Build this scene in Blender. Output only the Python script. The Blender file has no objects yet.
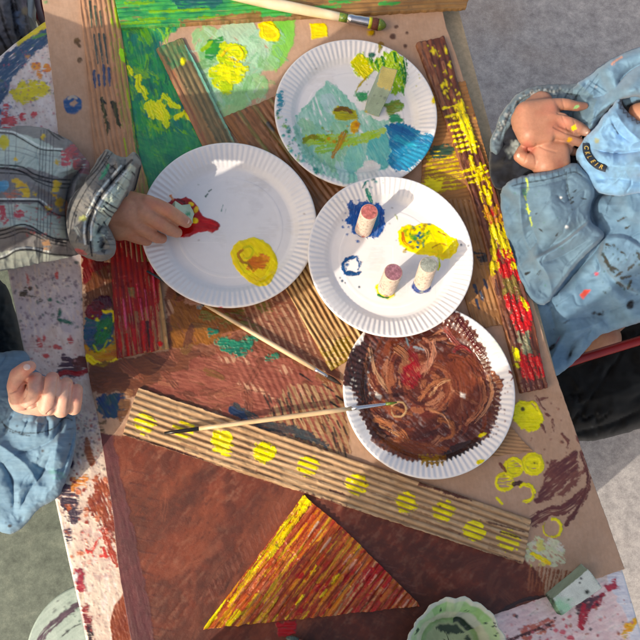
import bpy, bmesh, math
import numpy as np
from mathutils import Vector, Matrix, geometry

# ------------------------------------------------------------------ camera, sky, sun, exposure
scene = bpy.context.scene
T = 0.60                       # height of the table top in metres
CAM = np.array([0.0, 0.0, T + 0.85])
FPX = 760.0                    # focal length in photo pixels (640 px wide)
TILT = math.radians(14.0)
cam_data = bpy.data.cameras.new("camera")
cam_data.sensor_width = 36.0
cam_data.lens = 36.0 * FPX / 640.0
cam_data.clip_start = 0.02
cam_data.clip_end = 200.0
cam = bpy.data.objects.new("camera", cam_data)
scene.collection.objects.link(cam)
d_ = Vector((0.36, 0.93, 0)).normalized()
RM = Matrix.Rotation(TILT, 3, Vector((0, 0, -1)).cross(d_).normalized())
cam.matrix_world = Matrix.Translation(Vector(CAM)) @ RM.to_4x4()
scene.camera = cam

SUN_EL = math.radians(34.0)
L = Vector((0.80 * math.cos(SUN_EL), 0.60 * math.cos(SUN_EL), -math.sin(SUN_EL)))
world = bpy.data.worlds.new("World")
scene.world = world
world.use_nodes = True
wn = world.node_tree
sky = wn.nodes.new("ShaderNodeTexSky")
sky.sky_type = 'NISHITA'
sky.sun_disc = False
sky.sun_elevation = SUN_EL
sky.sun_rotation = math.atan2(-L.x, -L.y) % (2 * math.pi)
sky.air_density = 1.0
sky.dust_density = 4.0
sky.ozone_density = 0.6
bg = wn.nodes.get("Background") or wn.nodes.new("ShaderNodeBackground")
wn.links.new(sky.outputs[0], bg.inputs[0])
bg.inputs[1].default_value = 0.15
sun_data = bpy.data.lights.new("sun", 'SUN')
sun_data.energy = 2.0
sun_data.angle = math.radians(0.5)
sun_data.color = (1.0, 0.97, 0.93)
sun = bpy.data.objects.new("sun", sun_data)
sun.rotation_euler = L.to_track_quat('-Z', 'Y').to_euler()
sun.location = (-2, -2, 3)
scene.collection.objects.link(sun)
scene.view_settings.view_transform = 'Standard'
scene.view_settings.look = 'None'
scene.view_settings.gamma = 1.0
scene.view_settings.use_curve_mapping = False
scene.view_settings.exposure = 0.72
scene.view_settings.use_white_balance = True
scene.view_settings.white_balance_temperature = 7700
scene.view_settings.white_balance_tint = 10

# ------------------------------------------------------------------ helpers
R3 = np.array(RM)
COL = scene.collection.objects

def P(px, py, z):
    """photo pixel (640 frame) + height above the table top -> world points"""
    px = np.asarray(px, float); py = np.asarray(py, float); z = np.asarray(z, float) + T
    ray = np.stack([(px - 320) / FPX, -(py - 320) / FPX, -np.ones_like(px + py)], -1) @ R3.T
    t = (z - CAM[2]) / ray[..., 2]
    return CAM + ray * t[..., None]

def PV(px, py, z):
    return Vector([float(v) for v in P(px, py, z)])

def to_px(w):
    q = (np.asarray(w, float) - CAM) @ R3
    return 320 + FPX * q[..., 0] / -q[..., 2], 320 - FPX * q[..., 1] / -q[..., 2]

def mpp(px, py, z):
    """metres per photo pixel at a place"""
    q = (P(px, py, z) - CAM) @ R3
    return float(-q[..., 2] / FPX)

def c(r, g, b):
    out = []
    for v in (r, g, b):
        v = v / 255.0
        out.append(v / 12.92 if v <= 0.04045 else ((v + 0.055) / 1.055) ** 2.4)
    return tuple(out)

_tab = np.random.default_rng(7).random((256, 256))
def vnoise(x, y, seed=0):
    x = np.asarray(x, float) + seed * 37.31 + 1000; y = np.asarray(y, float) + seed * 17.17 + 1000
    xi = np.floor(x).astype(np.int64); yi = np.floor(y).astype(np.int64)
    fx = x - xi; fy = y - yi
    fx = fx * fx * (3 - 2 * fx); fy = fy * fy * (3 - 2 * fy)
    x0 = xi & 255; x1 = (xi + 1) & 255; y0 = yi & 255; y1 = (yi + 1) & 255
    return (_tab[y0, x0] * (1 - fx) + _tab[y0, x1] * fx) * (1 - fy) + (_tab[y1, x0] * (1 - fx) + _tab[y1, x1] * fx) * fy

def fbm(x, y, seed=0, o=3):
    s = 0; a = 1.0; tot = 0
    for k in range(o):
        s = s + a * vnoise(x * 2 ** k, y * 2 ** k, seed + 5 * k); tot += a; a *= 0.5
    return s / tot

def poly_sd(X, Y, pts):
    pts = np.asarray(pts, float)
    d2 = np.full(X.shape, 1e18); ins = np.zeros(X.shape, bool)
    n = len(pts)
    for i in range(n):
        ax, ay = pts[i]; bx, by = pts[(i + 1) % n]
        ex, ey = bx - ax, by - ay
        t = np.clip(((X - ax) * ex + (Y - ay) * ey) / (ex * ex + ey * ey + 1e-12), 0, 1)
        dd = (X - ax - t * ex) ** 2 + (Y - ay - t * ey) ** 2
        d2 = np.minimum(d2, dd)
        if ay != by:
            cr = ((ay > Y) != (by > Y)) & (X < (bx - ax) * (Y - ay) / (by - ay) + ax)
            ins ^= cr
    d = np.sqrt(d2)
    return np.where(ins, d, -d)

def line_d(X, Y, path):
    """distance to a polyline, signed side offset and arc length of the nearest point"""
    path = np.asarray(path, float)
    best = np.full(X.shape, 1e18); sg = np.zeros(X.shape); tt = np.zeros(X.shape); acc = 0
    for i in range(len(path) - 1):
        ax, ay = path[i]; bx, by = path[i + 1]
        ex, ey = bx - ax, by - ay; ln = math.hypot(ex, ey) + 1e-9
        t = np.clip(((X - ax) * ex + (Y - ay) * ey) / (ln * ln), 0, 1)
        dd = (X - ax - t * ex) ** 2 + (Y - ay - t * ey) ** 2
        m = dd < best
        best = np.where(m, dd, best)
        sg = np.where(m, (ex * (Y - ay) - ey * (X - ax)) / ln, sg)
        tt = np.where(m, acc + t * ln, tt)
        acc += ln
    return np.sqrt(best), sg, tt, acc

def smooth_path(pts, n=6, closed=False):
    """Catmull-Rom through the points"""
    pts = [np.array(p, float) for p in pts]
    out = []; m = len(pts)
    rng_ = range(m if closed else m - 1)
    for i in rng_:
        p0 = pts[(i - 1) % m] if (closed or i > 0) else pts[i]
        p1 = pts[i]; p2 = pts[(i + 1) % m]
        p3 = pts[(i + 2) % m] if (closed or i + 2 < m) else p2
        for k in range(n):
            t = k / n
            out.append(0.5 * ((2 * p1) + (-p0 + p2) * t + (2 * p0 - 5 * p1 + 4 * p2 - p3) * t * t + (-p0 + 3 * p1 - 3 * p2 + p3) * t ** 3))
    if not closed: out.append(pts[-1])
    return np.array(out)

_seed = [11]
class Canvas:
    """a colour + paint-thickness raster laid over one surface"""
    def __init__(self, x0, y0, x1, y1, base, s=0.5):
        self.x0, self.y0, self.s = x0, y0, s
        xs = np.arange(x0, x1 + s, s); ys = np.arange(y0, y1 + s, s)
        self.X, self.Y = np.meshgrid(xs, ys)
        self.H, self.W = self.X.shape
        self.col = np.empty((self.H, self.W, 3)); self.col[:] = base
        self.h = np.zeros((self.H, self.W)); self.rel = np.zeros((self.H, self.W))
        self.wet = np.zeros((self.H, self.W)); self.id = np.zeros((self.H, self.W), np.int16)
        self.ridge = None
    def ribs(self, dx, dy, period, amp, jitter=0.25, sharp=0.8, seed=3, off=0.0):
        ln = math.hypot(dx, dy); dx /= ln; dy /= ln
        v = -self.X * dy + self.Y * dx; u = self.X * dx + self.Y * dy
        ph = v / period + off + (fbm(u / 45, v / 30, seed, 2) - 0.5) * jitter * 2
        k = np.floor(ph)
        r = (0.5 + 0.5 * np.cos(2 * np.pi * ph)) ** sharp
        r = r * (0.85 + 0.3 * (vnoise(u / 14, np.round(ph) * 3.7, seed + 1) - 0.5) * 2 * 0.5)
        self.ridge = r
        crush = 1 - .7 * np.clip((fbm(self.X / 16, self.Y / 11, seed + 17, 3) - .6) * 9, 0, 1)
        self.rel = r * amp * crush * (0.5 + 0.75 * fbm(self.X / 20, self.Y / 20, seed + 7, 3)) + amp * .25 * (fbm(u / 9, v / 1.2, seed + 8, 2) - .5)
        return self
    def win(self, x0, y0, x1, y1):
        i0 = max(0, int((y0 - self.y0) / self.s)); i1 = min(self.H, int((y1 - self.y0) / self.s) + 2)
        j0 = max(0, int((x0 - self.x0) / self.s)); j1 = min(self.W, int((x1 - self.x0) / self.s) + 2)
        if i1 <= i0 or j1 <= j0: return None
        return slice(i0, i1), slice(j0, j1)
    def _apply(self, w, sd, u, v, col, col2, dry, bs, st, thick, wet, id, op, ridge, soft, rough, rs, serr, edge):
        _seed[0] += 1; sdn = _seed[0]
        X, Y = self.X[w], self.Y[w]
        if rough: sd = sd + (fbm(X / rs, Y / rs, sdn, 3) - 0.5) * 2.6 * rough + (fbm(X / 1.3, Y / 1.3, sdn + 2, 2) - 0.5) * 1.1 * min(rough, 2.0)
        if serr and self.ridge is not None: sd = sd + (self.ridge[w] - 0.5) * serr
        a = np.clip(sd / soft + 0.5, 0, 1)
        n = fbm(u / (bs * st), v / bs, sdn + 3, 3)
        if dry: a = a * np.clip((n - (0.22 + 0.5 * dry)) * 9 + 0.5, 0, 1)
        if ridge and self.ridge is not None: a = a * np.clip((self.ridge[w] - ridge) * 5 + 0.5, 0, 1)
        if wet < .95: a = a * np.clip(0.97 + 0.5 * (n - .42) + 0.25 * (fbm(X / 2.2, Y / 2.2, sdn + 6, 2) - .5), 0.6, 1)
        a = a * op
        if col2 is None: col2 = tuple(x * 0.8 for x in col)
        m = np.clip((0.45 * n + 0.55 * fbm(X / 9, Y / 9, sdn + 8, 3) - 0.5) * 3.0 + 0.5, 0, 1)[..., None]
        cc = (np.array(col) * (1 - m) + np.array(col2) * m) * (0.94 + 0.12 * fbm(u / 7, v / 1.0, sdn + 12, 2))[..., None]
        A = a[..., None]
        self.col[w] = self.col[w] * (1 - A) + cc * A
        self.wet[w] = self.wet[w] * (1 - a) + wet * a
        if wet >= .95: add = thick * np.sqrt(np.clip(sd / 2.6, 0, 1)) * (1 + .9 * (fbm(X / 5, Y / 5, sdn + 4, 2) - .5))
        else: add = thick * (1.9 * n - 0.25 + edge * np.exp(-(sd / 1.6) ** 2) + .4 * (fbm(X / 1.6, Y / 1.6, sdn + 7, 2) - .5))
        self.h[w] = np.clip(self.h[w] * (1 - 0.4 * a) + a * add, 0, 0.0028)
        if id is not None:
            s_ = self.id[w]; s_[a > 0.5] = id
    def blob(self, shape, col, col2=None, rough=1.2, rs=5.0, dry=0.0, ang=0.0, bs=1.4, st=7, thick=.0004, wet=.7, id=None, op=1.0, ridge=0.0, soft=0.9, serr=0.0, edge=0.6):
        if soft == 0.9 and wet < .95: soft = 1.5
        if shape[0] == 'c':
            _, cx, cy, rx, ry, ro = (list(shape) + [0, 0])[:6] if len(shape) > 4 else ('c', shape[1], shape[2], shape[3], shape[3], 0)
            m = max(rx, ry) + 3 + rough * 2
            w = self.win(cx - m, cy - m, cx + m, cy + m)
            if w is None: return
            X, Y = self.X[w], self.Y[w]; r_ = math.radians(ro)
            ux = (X - cx) * math.cos(r_) + (Y - cy) * math.sin(r_); uy = -(X - cx) * math.sin(r_) + (Y - cy) * math.cos(r_)
            sd = (1 - np.sqrt((ux / rx) ** 2 + (uy / ry) ** 2)) * min(rx, ry)
        else:
            p = np.array(shape, float); m = 3 + rough * 2
            w = self.win(p[:, 0].min() - m, p[:, 1].min() - m, p[:, 0].max() + m, p[:, 1].max() + m)
            if w is None: return
            X, Y = self.X[w], self.Y[w]
            sd = poly_sd(X, Y, p)
        a_ = math.radians(ang)
        u = X * math.cos(a_) + Y * math.sin(a_); v = -X * math.sin(a_) + Y * math.cos(a_)
        self._apply(w, sd, u, v, col, col2, dry, bs, st, thick, wet, id, op, ridge, soft, rough, rs, serr, edge)
    def stroke(self, path, wd, col, col2=None, rough=0.6, rs=3.0, dry=0.0, bs=0.9, st=14, thick=.0003, wet=.7, id=None, op=1.0, ridge=0.0, soft=0.8, serr=0.0, edge=0.5, taper=0.5):
        p = smooth_path(path, 5) if len(path) > 2 else np.array(path, float)
        m = wd + 3 + rough * 2
        w = self.win(p[:, 0].min() - m, p[:, 1].min() - m, p[:, 0].max() + m, p[:, 1].max() + m)
        if w is None: return
        X, Y = self.X[w], self.Y[w]
        d, sg, t, ln = line_d(X, Y, p)
        wl = wd * (1 - taper * np.clip((t / ln - 0.5) * 2, 0, 1) ** 2)
        self._apply(w, wl - d, t, sg, col, col2, dry, bs, st, thick, wet, id, op, ridge, soft, rough, rs, serr, edge)
    def dots(self, n, box, cols, r0, r1, seed, inside=None, **k):
        g = np.random.default_rng(seed)
        for i in range(n):
            for _ in range(20):
                x = g.uniform(box[0], box[2]); y = g.uniform(box[1], box[3])
                if inside is None or poly_sd(np.array([x]), np.array([y]), inside)[0] > 0: break
            r = r0 + (r1 - r0) * g.random() ** 2.2
            cl = cols[int(g.integers(len(cols)))]
            self.blob(('c', x, y, r * g.uniform(.6, 1.5), r, g.uniform(0, 180)), cl, rough=r * .5, rs=max(1.2, r), **k)
    def samp(self, arr, px, py, near=False):
        fx = np.clip((np.asarray(px) - self.x0) / self.s, 0, self.W - 1.001); fy = np.clip((np.asarray(py) - self.y0) / self.s, 0, self.H - 1.001)
        if near: return arr[np.rint(fy).astype(int), np.rint(fx).astype(int)]
        j = fx.astype(int); i = fy.astype(int); a = fx - j; b = fy - i
        if arr.ndim == 3: a = a[..., None]; b = b[..., None]
        return (arr[i, j] * (1 - a) + arr[i, j + 1] * a) * (1 - b) + (arr[i + 1, j] * (1 - a) + arr[i + 1, j + 1] * a) * b

# ------------------------------------------------------------------ materials
def new_mat(name):
    m = bpy.data.materials.new(name); m.use_nodes = True
    return m, m.node_tree, m.node_tree.nodes["Principled BSDF"]

def painted_mat(name, dry_r=0.85, wet_r=0.28, bump=0.15, bscale=900.0, fleck=0.10, fscale=350.0, sss=0.0, spec=0.5, sheen=0.0, trans=0.0):
    """colour and wetness come from the paint laid on the mesh; fine grain and bump from noise"""
    m, nt, b = new_mat(name)
    at = nt.nodes.new("ShaderNodeAttribute"); at.attribute_name = "Col"
    wt = nt.nodes.new("ShaderNodeAttribute"); wt.attribute_name = "Wet"
    tc = nt.nodes.new("ShaderNodeTexCoord")
    nz = nt.nodes.new("ShaderNodeTexNoise"); nz.inputs["Scale"].default_value = fscale; nz.inputs["Detail"].default_value = 4
    nt.links.new(tc.outputs["Object"], nz.inputs["Vector"])
    mr = nt.nodes.new("ShaderNodeMapRange"); mr.inputs[3].default_value = 1 - fleck; mr.inputs[4].default_value = 1 + fleck
    mr.inputs[1].default_value = 0.25; mr.inputs[2].default_value = 0.75
    nt.links.new(nz.outputs[0], mr.inputs[0])
    mx = nt.nodes.new("ShaderNodeVectorMath"); mx.operation = 'SCALE'
    nt.links.new(at.outputs["Color"], mx.inputs[0]); nt.links.new(mr.outputs[0], mx.inputs["Scale"])
    nt.links.new(mx.outputs[0], b.inputs["Base Color"])
    rr = nt.nodes.new("ShaderNodeMapRange"); rr.inputs[3].default_value = dry_r; rr.inputs[4].default_value = wet_r
    nt.links.new(wt.outputs["Fac"], rr.inputs[0])
    ra = nt.nodes.new("ShaderNodeMath"); ra.operation = 'MULTIPLY_ADD'; ra.inputs[1].default_value = 0.25
    nt.links.new(nz.outputs[0], ra.inputs[0])
    rs = nt.nodes.new("ShaderNodeMath"); rs.operation = 'SUBTRACT'; rs.inputs[1].default_value = 0.125
    nt.links.new(rr.outputs[0], ra.inputs[2]); nt.links.new(ra.outputs[0], rs.inputs[0])
    nt.links.new(rs.outputs[0], b.inputs["Roughness"])
    n2 = nt.nodes.new("ShaderNodeTexNoise"); n2.inputs["Scale"].default_value = bscale; n2.inputs["Detail"].default_value = 3
    nt.links.new(tc.outputs["Object"], n2.inputs["Vector"])
    bp = nt.nodes.new("ShaderNodeBump"); bp.inputs["Strength"].default_value = bump; bp.inputs["Distance"].default_value = 0.0006
    nt.links.new(n2.outputs[0], bp.inputs["Height"]); nt.links.new(bp.outputs[0], b.inputs["Normal"])
    b.inputs["Specular IOR Level"].default_value = spec
    if sss:
        b.inputs["Subsurface Weight"].default_value = sss
        b.inputs["Subsurface Radius"].default_value = (0.9, 0.35, 0.2)
        b.inputs["Subsurface Scale"].default_value = 0.006
    if sheen: b.inputs["Sheen Weight"].default_value = sheen
    return m

def plain_mat(name, col, rough=0.5, metal=0.0, var=0.15, vscale=60.0, col2=None, bump=0.1, stretch=(1, 1, 1), spec=0.5, coat=0.0):
    m, nt, b = new_mat(name)
    tc = nt.nodes.new("ShaderNodeTexCoord"); mp = nt.nodes.new("ShaderNodeMapping"); mp.inputs["Scale"].default_value = stretch
    nt.links.new(tc.outputs["Object"], mp.inputs[0])
    nz = nt.nodes.new("ShaderNodeTexNoise"); nz.inputs["Scale"].default_value = vscale; nz.inputs["Detail"].default_value = 6
    nt.links.new(mp.outputs[0], nz.inputs["Vector"])
    cr = nt.nodes.new("ShaderNodeValToRGB")
    lo = tuple(x * (1 - var) for x in col) if col2 is None else col2
    hi = tuple(min(1, x * (1 + var)) for x in col) if col2 is None else col
    cr.color_ramp.elements[0].color = (*lo, 1); cr.color_ramp.elements[1].color = (*hi, 1)
    cr.color_ramp.elements[0].position = 0.32; cr.color_ramp.elements[1].position = 0.68
    nt.links.new(nz.outputs[0], cr.inputs[0]); nt.links.new(cr.outputs[0], b.inputs["Base Color"])
    b.inputs["Roughness"].default_value = rough; b.inputs["Metallic"].default_value = metal
    b.inputs["Specular IOR Level"].default_value = spec; b.inputs["Coat Weight"].default_value = coat
    bp = nt.nodes.new("ShaderNodeBump"); bp.inputs["Strength"].default_value = bump; bp.inputs["Distance"].default_value = 0.001
    nt.links.new(nz.outputs[0], bp.inputs["Height"]); nt.links.new(bp.outputs[0], b.inputs["Normal"])
    return m

M = {}
M['card'] = painted_mat("cardboard", 0.85, 0.2, 0.25, 700, 0.07, 260)
M['plate'] = painted_mat("plate_paper", 0.5, 0.13, 0.06, 500, 0.02, 120, spec=0.45)
M['top'] = painted_mat("table_laminate", 0.42, 0.3, 0.35, 420, 0.05, 150)
M['cloth'] = painted_mat("smock_fabric", 0.82, 0.45, 0.5, 1500, 0.10, 90, spec=0.25, sheen=0.15)
M['skin'] = painted_mat("skin", 0.5, 0.3, 0.25, 800, 0.05, 220, sss=0.25, spec=0.45)
M['cork'] = painted_mat("cork_side", 0.85, 0.35, 0.3, 900, 0.12, 420)
M['foam'] = painted_mat("foam", 0.92, 0.4, 0.9, 1400, 0.1, 900)

# ------------------------------------------------------------------ object helpers
def tag(o, label=None, cat=None, group=None, kind=None):
    if label: o['label'] = label
    if cat: o['category'] = cat
    if group: o['group'] = group
    if kind: o['kind'] = kind
    return o

def empty(name, loc, label, cat, group=None):
    o = bpy.data.objects.new(name, None); COL.link(o); o.location = loc
    o.empty_display_size = 0.02
    return tag(o, label, cat, group)

def mesh_obj(name, V, F, mat, parent=None, col=None, wet=None, label=None, smooth=True):
    """V (n,3) world; F list or (m,k) array"""
    me = bpy.data.meshes.new(name)
    V = np.asarray(V, np.float32)
    if col is not None and mat in (M['card'], M['plate']):      # poster paint is strongly pigmented
        lu = (np.asarray(col) @ np.array([.3, .6, .1]))[:, None]; col = np.clip(lu + (np.asarray(col) - lu) * 1.14, 0.004, 1)
    if isinstance(F, np.ndarray):
        k = F.shape[1]
        me.vertices.add(len(V)); me.vertices.foreach_set("co", V.ravel())
        me.loops.add(F.size); me.loops.foreach_set("vertex_index", F.ravel().astype(np.int32))
        me.polygons.add(len(F)); me.polygons.foreach_set("loop_start", np.arange(0, F.size, k, dtype=np.int32))
        me.update(calc_edges=True)
    else:
        me.from_pydata([tuple(v) for v in V.tolist()], [], F); me.update()
    me.polygons.foreach_set("use_smooth", np.full(len(me.polygons), smooth))
    if col is not None:
        at = me.attributes.new("Col", 'FLOAT_COLOR', 'POINT')
        cc = np.ones((len(V), 4), np.float32); cc[:, :3] = col
        at.data.foreach_set("color", cc.ravel())
        wv = np.zeros(len(V), np.float32) if wet is None else np.asarray(wet, np.float32)
        a2 = me.attributes.new("Wet", 'FLOAT', 'POINT'); a2.data.foreach_set("value", wv)
    if mat: me.materials.append(mat)
    o = bpy.data.objects.new(name, me); COL.link(o)
    if parent is not None:
        o.parent = parent
        o.matrix_parent_inverse = Matrix.Translation(-Vector(parent_origin(parent)))
    if label: o['label'] = label
    return o

def parent_origin(p):
    return p.location if p.type == 'EMPTY' else (0, 0, 0)

def split_build(V, F, col, wet, ids, names, mat, parent):
    """main mesh from id 0, the named paint patches from the rest"""
    fid = ids[F[:, 0]]
    objs = {}
    order = [0] + [k for k in names if k != 0]
    fid = np.where(np.isin(fid, order), fid, 0)
    par = parent
    for k in order:
        f = F[fid == k]
        if len(f) == 0: continue
        used = np.zeros(len(V), bool); used[f.ravel()] = True
        mp = np.cumsum(used) - 1
        nm, lab = names[k]
        o = mesh_obj(nm, V[used], mp[f], mat, par, col[used], wet[used], lab)
        objs[k] = o
        if k == 0: par = o
    return objs

def grid_faces(nv, nu):
    i = np.arange(nv - 1)[:, None] * nu + np.arange(nu - 1)[None, :]
    return np.stack([i, i + nu, i + nu + 1, i + 1], -1).reshape(-1, 4)

def resample(path, n):
    p = np.asarray(path, float); d = np.r_[0, np.cumsum(np.hypot(*np.diff(p, axis=0).T))]
    t = np.linspace(0, d[-1], n)
    return np.stack([np.interp(t, d, p[:, 0]), np.interp(t, d, p[:, 1])], -1)

def patch(left, right, cv, z0, names, mat, parent, sp=0.62, skirt=0.003, lift=None, jag=0.0, seed=1):
    """a sheet between two edge curves given in photo pixels, with its paint relief"""
    lp = np.asarray(left, float); rp = np.asarray(right, float)
    nv = int(max(np.hypot(*np.diff(lp, axis=0).T).sum(), np.hypot(*np.diff(rp, axis=0).T).sum()) / sp) + 2
    A = resample(lp, nv); B = resample(rp, nv)
    nu = int(np.hypot(*(A - B).T).max() / sp) + 2
    if jag:
        e = (B - A) / (np.hypot(*(B - A).T)[:, None] + 1e-6)
        t = np.arange(nv) * sp
        A = A + e * ((fbm(t / 5, t * 0, seed, 3) - .5) * jag * 2)[:, None]
        B = B + e * ((fbm(t / 5, t * 0 + 9, seed, 3) - .5) * jag * 2)[:, None]
    u = np.linspace(0, 1, nu)
    G = A[:, None] * (1 - u[None, :, None]) + B[:, None] * u[None, :, None]
    if jag:
        dv = (B[-1] + A[-1] - A[0] - B[0]); dv = dv / (np.hypot(*dv) + 1e-9)
        for row, sd_k in ((0, 0), (nv - 1, 7)):
            dist = np.abs(np.arange(nv) - row) * sp
            fall = np.clip(1 - dist / 5.0, 0, 1)[:, None]
            nz_ = (fbm(u * nu * sp / 4.5, u * 0 + 3 + sd_k, seed + sd_k, 4) - .5)[None] * jag * 4.2
            G = G + (fall * nz_)[..., None] * dv
    px, py = G[..., 0], G[..., 1]
    W = P(px, py, z0)
    z = cv.samp(cv.h, px, py) + cv.samp(cv.rel, px, py)
    if lift is not None: z = z + lift(px, py)
    W[..., 2] += z
    V = W.reshape(-1, 3)
    colr = cv.samp(cv.col, px, py).reshape(-1, 3); wet = cv.samp(cv.wet, px, py).ravel(); ids = cv.samp(cv.id, px, py, True).ravel()
    F = grid_faces(nv, nu)
    loop = np.r_[np.arange(nu), np.arange(1, nv) * nu + nu - 1, (nv - 1) * nu + np.arange(nu - 2, -1, -1), np.arange(nv - 2, 0, -1) * nu]
    lo = V[loop].copy(); lo[:, 2] = T + z0 - skirt
    n0 = len(V)
    V = np.r_[V, lo]; k = len(loop); a = np.arange(k); b = (a + 1) % k
    F2 = np.stack([loop[a], loop[b], n0 + b, n0 + a], -1)
    colr = np.r_[colr, colr[loop] * 0.8 + np.array(c(150, 120, 95)) * 0.2]; wet = np.r_[wet, wet[loop] * 0]; ids = np.r_[ids, ids[loop] * 0]
    ids_f = ids.copy()
    return split_build(V, np.r_[F, F2], colr, wet, ids_f, names, mat, parent)

def bm_obj(name, bm, mat, parent=None, smooth=True, label=None, bevel=0.0):
    if bevel: bmesh.ops.bevel(bm, geom=[e for e in bm.edges if e.calc_face_angle(0) > 0.5], offset=bevel, segments=3, affect='EDGES', profile=0.5)
    bmesh.ops.recalc_face_normals(bm, faces=bm.faces)
    me = bpy.data.meshes.new(name); bm.to_mesh(me); bm.free()
    for p in me.polygons: p.use_smooth = smooth
    if mat: me.materials.append(mat)
    o = bpy.data.objects.new(name, me); COL.link(o)
    if parent is not None:
        o.parent = parent; o.matrix_parent_inverse = Matrix.Translation(-Vector(parent_origin(parent)))
    if label: o['label'] = label
    return o

def tube_bm(bm, pts, rads, seg=16, cap=True):
    pts = [Vector(p) for p in pts]; rings = []
    ref = Vector((0, 0, 1))
    for i, p in enumerate(pts):
        d = (pts[min(i + 1, len(pts) - 1)] - pts[max(i - 1, 0)]).normalized()
        rf = ref if abs(d.dot(ref)) < 0.95 else Vector((1, 0, 0))
        a = d.cross(rf).normalized(); b = d.cross(a)
        rings.append([bm.verts.new(p + (a * math.cos(2 * math.pi * k / seg) + b * math.sin(2 * math.pi * k / seg)) * rads[i]) for k in range(seg)])
    for r1, r2 in zip(rings, rings[1:]):
        for k in range(seg):
            bm.faces.new((r1[k], r1[(k + 1) % seg], r2[(k + 1) % seg], r2[k]))
    if cap:
        bm.faces.new(rings[0][::-1]); bm.faces.new(rings[-1])
    return bm

def box_bm(bm, cx, cy, cz, sx, sy, sz, rot=0):
    r = bmesh.ops.create_cube(bm, size=1.0)
    bmesh.ops.scale(bm, vec=(sx, sy, sz), verts=r['verts'])
    bmesh.ops.rotate(bm, cent=(0, 0, 0), matrix=Matrix.Rotation(rot, 3, 'Z'), verts=r['verts'])
    bmesh.ops.translate(bm, vec=(cx, cy, cz), verts=r['verts'])
    return bm
# ------------------------------------------------------------------ floor
def floor_mat():
    m, nt, b = new_mat("linoleum")
    tc = nt.nodes.new("ShaderNodeTexCoord")
    def noise(scale, det, rough=0.6, dist=0.0):
        n = nt.nodes.new("ShaderNodeTexNoise"); n.inputs["Scale"].default_value = scale; n.inputs["Detail"].default_value = det
        n.inputs["Roughness"].default_value = rough; n.inputs["Distortion"].default_value = dist
        nt.links.new(tc.outputs["Object"], n.inputs["Vector"]); return n
    a = noise(34, 10, 0.78, 0.15); g = noise(3.0, 3)
    r1 = nt.nodes.new("ShaderNodeValToRGB")
    e = r1.color_ramp.elements
    e[0].position = 0.3; e[0].color = (*c(128, 124, 124), 1); e[1].position = 0.70; e[1].color = (*c(196, 191, 188), 1)
    k = e.new(0.5); k.color = (*c(164, 160, 159), 1)
    nt.links.new(a.outputs[0], r1.inputs[0])
    r2 = nt.nodes.new("ShaderNodeValToRGB")
    e = r2.color_ramp.elements
    e[0].position = 0.3; e[0].color = (*c(60, 70, 62), 1); e[1].position = 0.72; e[1].color = (*c(122, 132, 118), 1)
    k = e.new(0.5); k.color = (*c(92, 103, 93), 1)
    nt.links.new(a.outputs[0], r2.inputs[0])
    # the greenish sheet of lino on the left meets the grey one under the table
    sp = nt.nodes.new("ShaderNodeSeparateXYZ"); nt.links.new(tc.outputs["Object"], sp.inputs[0])
    gt = nt.nodes.new("ShaderNodeMath"); gt.operation = 'GREATER_THAN'; gt.inputs[1].default_value = -0.12
    nt.links.new(sp.outputs[0], gt.inputs[0])
    mx = nt.nodes.new("ShaderNodeMix"); mx.data_type = 'RGBA'
    nt.links.new(gt.outputs[0], mx.inputs[0]); nt.links.new(r2.outputs[0], mx.inputs[6]); nt.links.new(r1.outputs[0], mx.inputs[7])
    # brown scuffing, paint flecks
    r3 = nt.nodes.new("ShaderNodeMapRange"); r3.inputs[1].default_value = .5; r3.inputs[2].default_value = .75; r3.inputs[4].default_value = .55
    nt.links.new(g.outputs[0], r3.inputs[0])
    m2 = nt.nodes.new("ShaderNodeMix"); m2.data_type = 'RGBA'; m2.inputs[7].default_value = (*c(150, 130, 114), 1)
    nt.links.new(r3.outputs[0], m2.inputs[0]); nt.links.new(mx.outputs[2], m2.inputs[6])
    gr = noise(420, 3, 0.8); g2 = noise(90, 6, 0.8)
    mg = nt.nodes.new("ShaderNodeMath"); mg.operation = 'MULTIPLY'; nt.links.new(gr.outputs[0], mg.inputs[0]); nt.links.new(g2.outputs[0], mg.inputs[1])
    mq = nt.nodes.new("ShaderNodeMapRange"); mq.inputs[1].default_value = .14; mq.inputs[2].default_value = .36; mq.inputs[3].default_value = .74; mq.inputs[4].default_value = 1.16
    nt.links.new(mg.outputs[0], mq.inputs[0])
    sc2 = nt.nodes.new("ShaderNodeVectorMath"); sc2.operation = 'SCALE'; nt.links.new(m2.outputs[2], sc2.inputs[0]); nt.links.new(mq.outputs[0], sc2.inputs["Scale"])
    nt.links.new(sc2.outputs[0], b.inputs["Base Color"])
    b.inputs["Roughness"].default_value = 0.55
    bp = nt.nodes.new("ShaderNodeBump"); bp.inputs["Strength"].default_value = 0.1; bp.inputs["Distance"].default_value = 0.002
    nt.links.new(a.outputs[0], bp.inputs["Height"]); nt.links.new(bp.outputs[0], b.inputs["Normal"])
    return m
bm = bmesh.new()
bmesh.ops.create_grid(bm, x_segments=4, y_segments=4, size=30.0)
fl = bm_obj("floor", bm, floor_mat(), smooth=False)
tag(fl, kind='structure')

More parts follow.
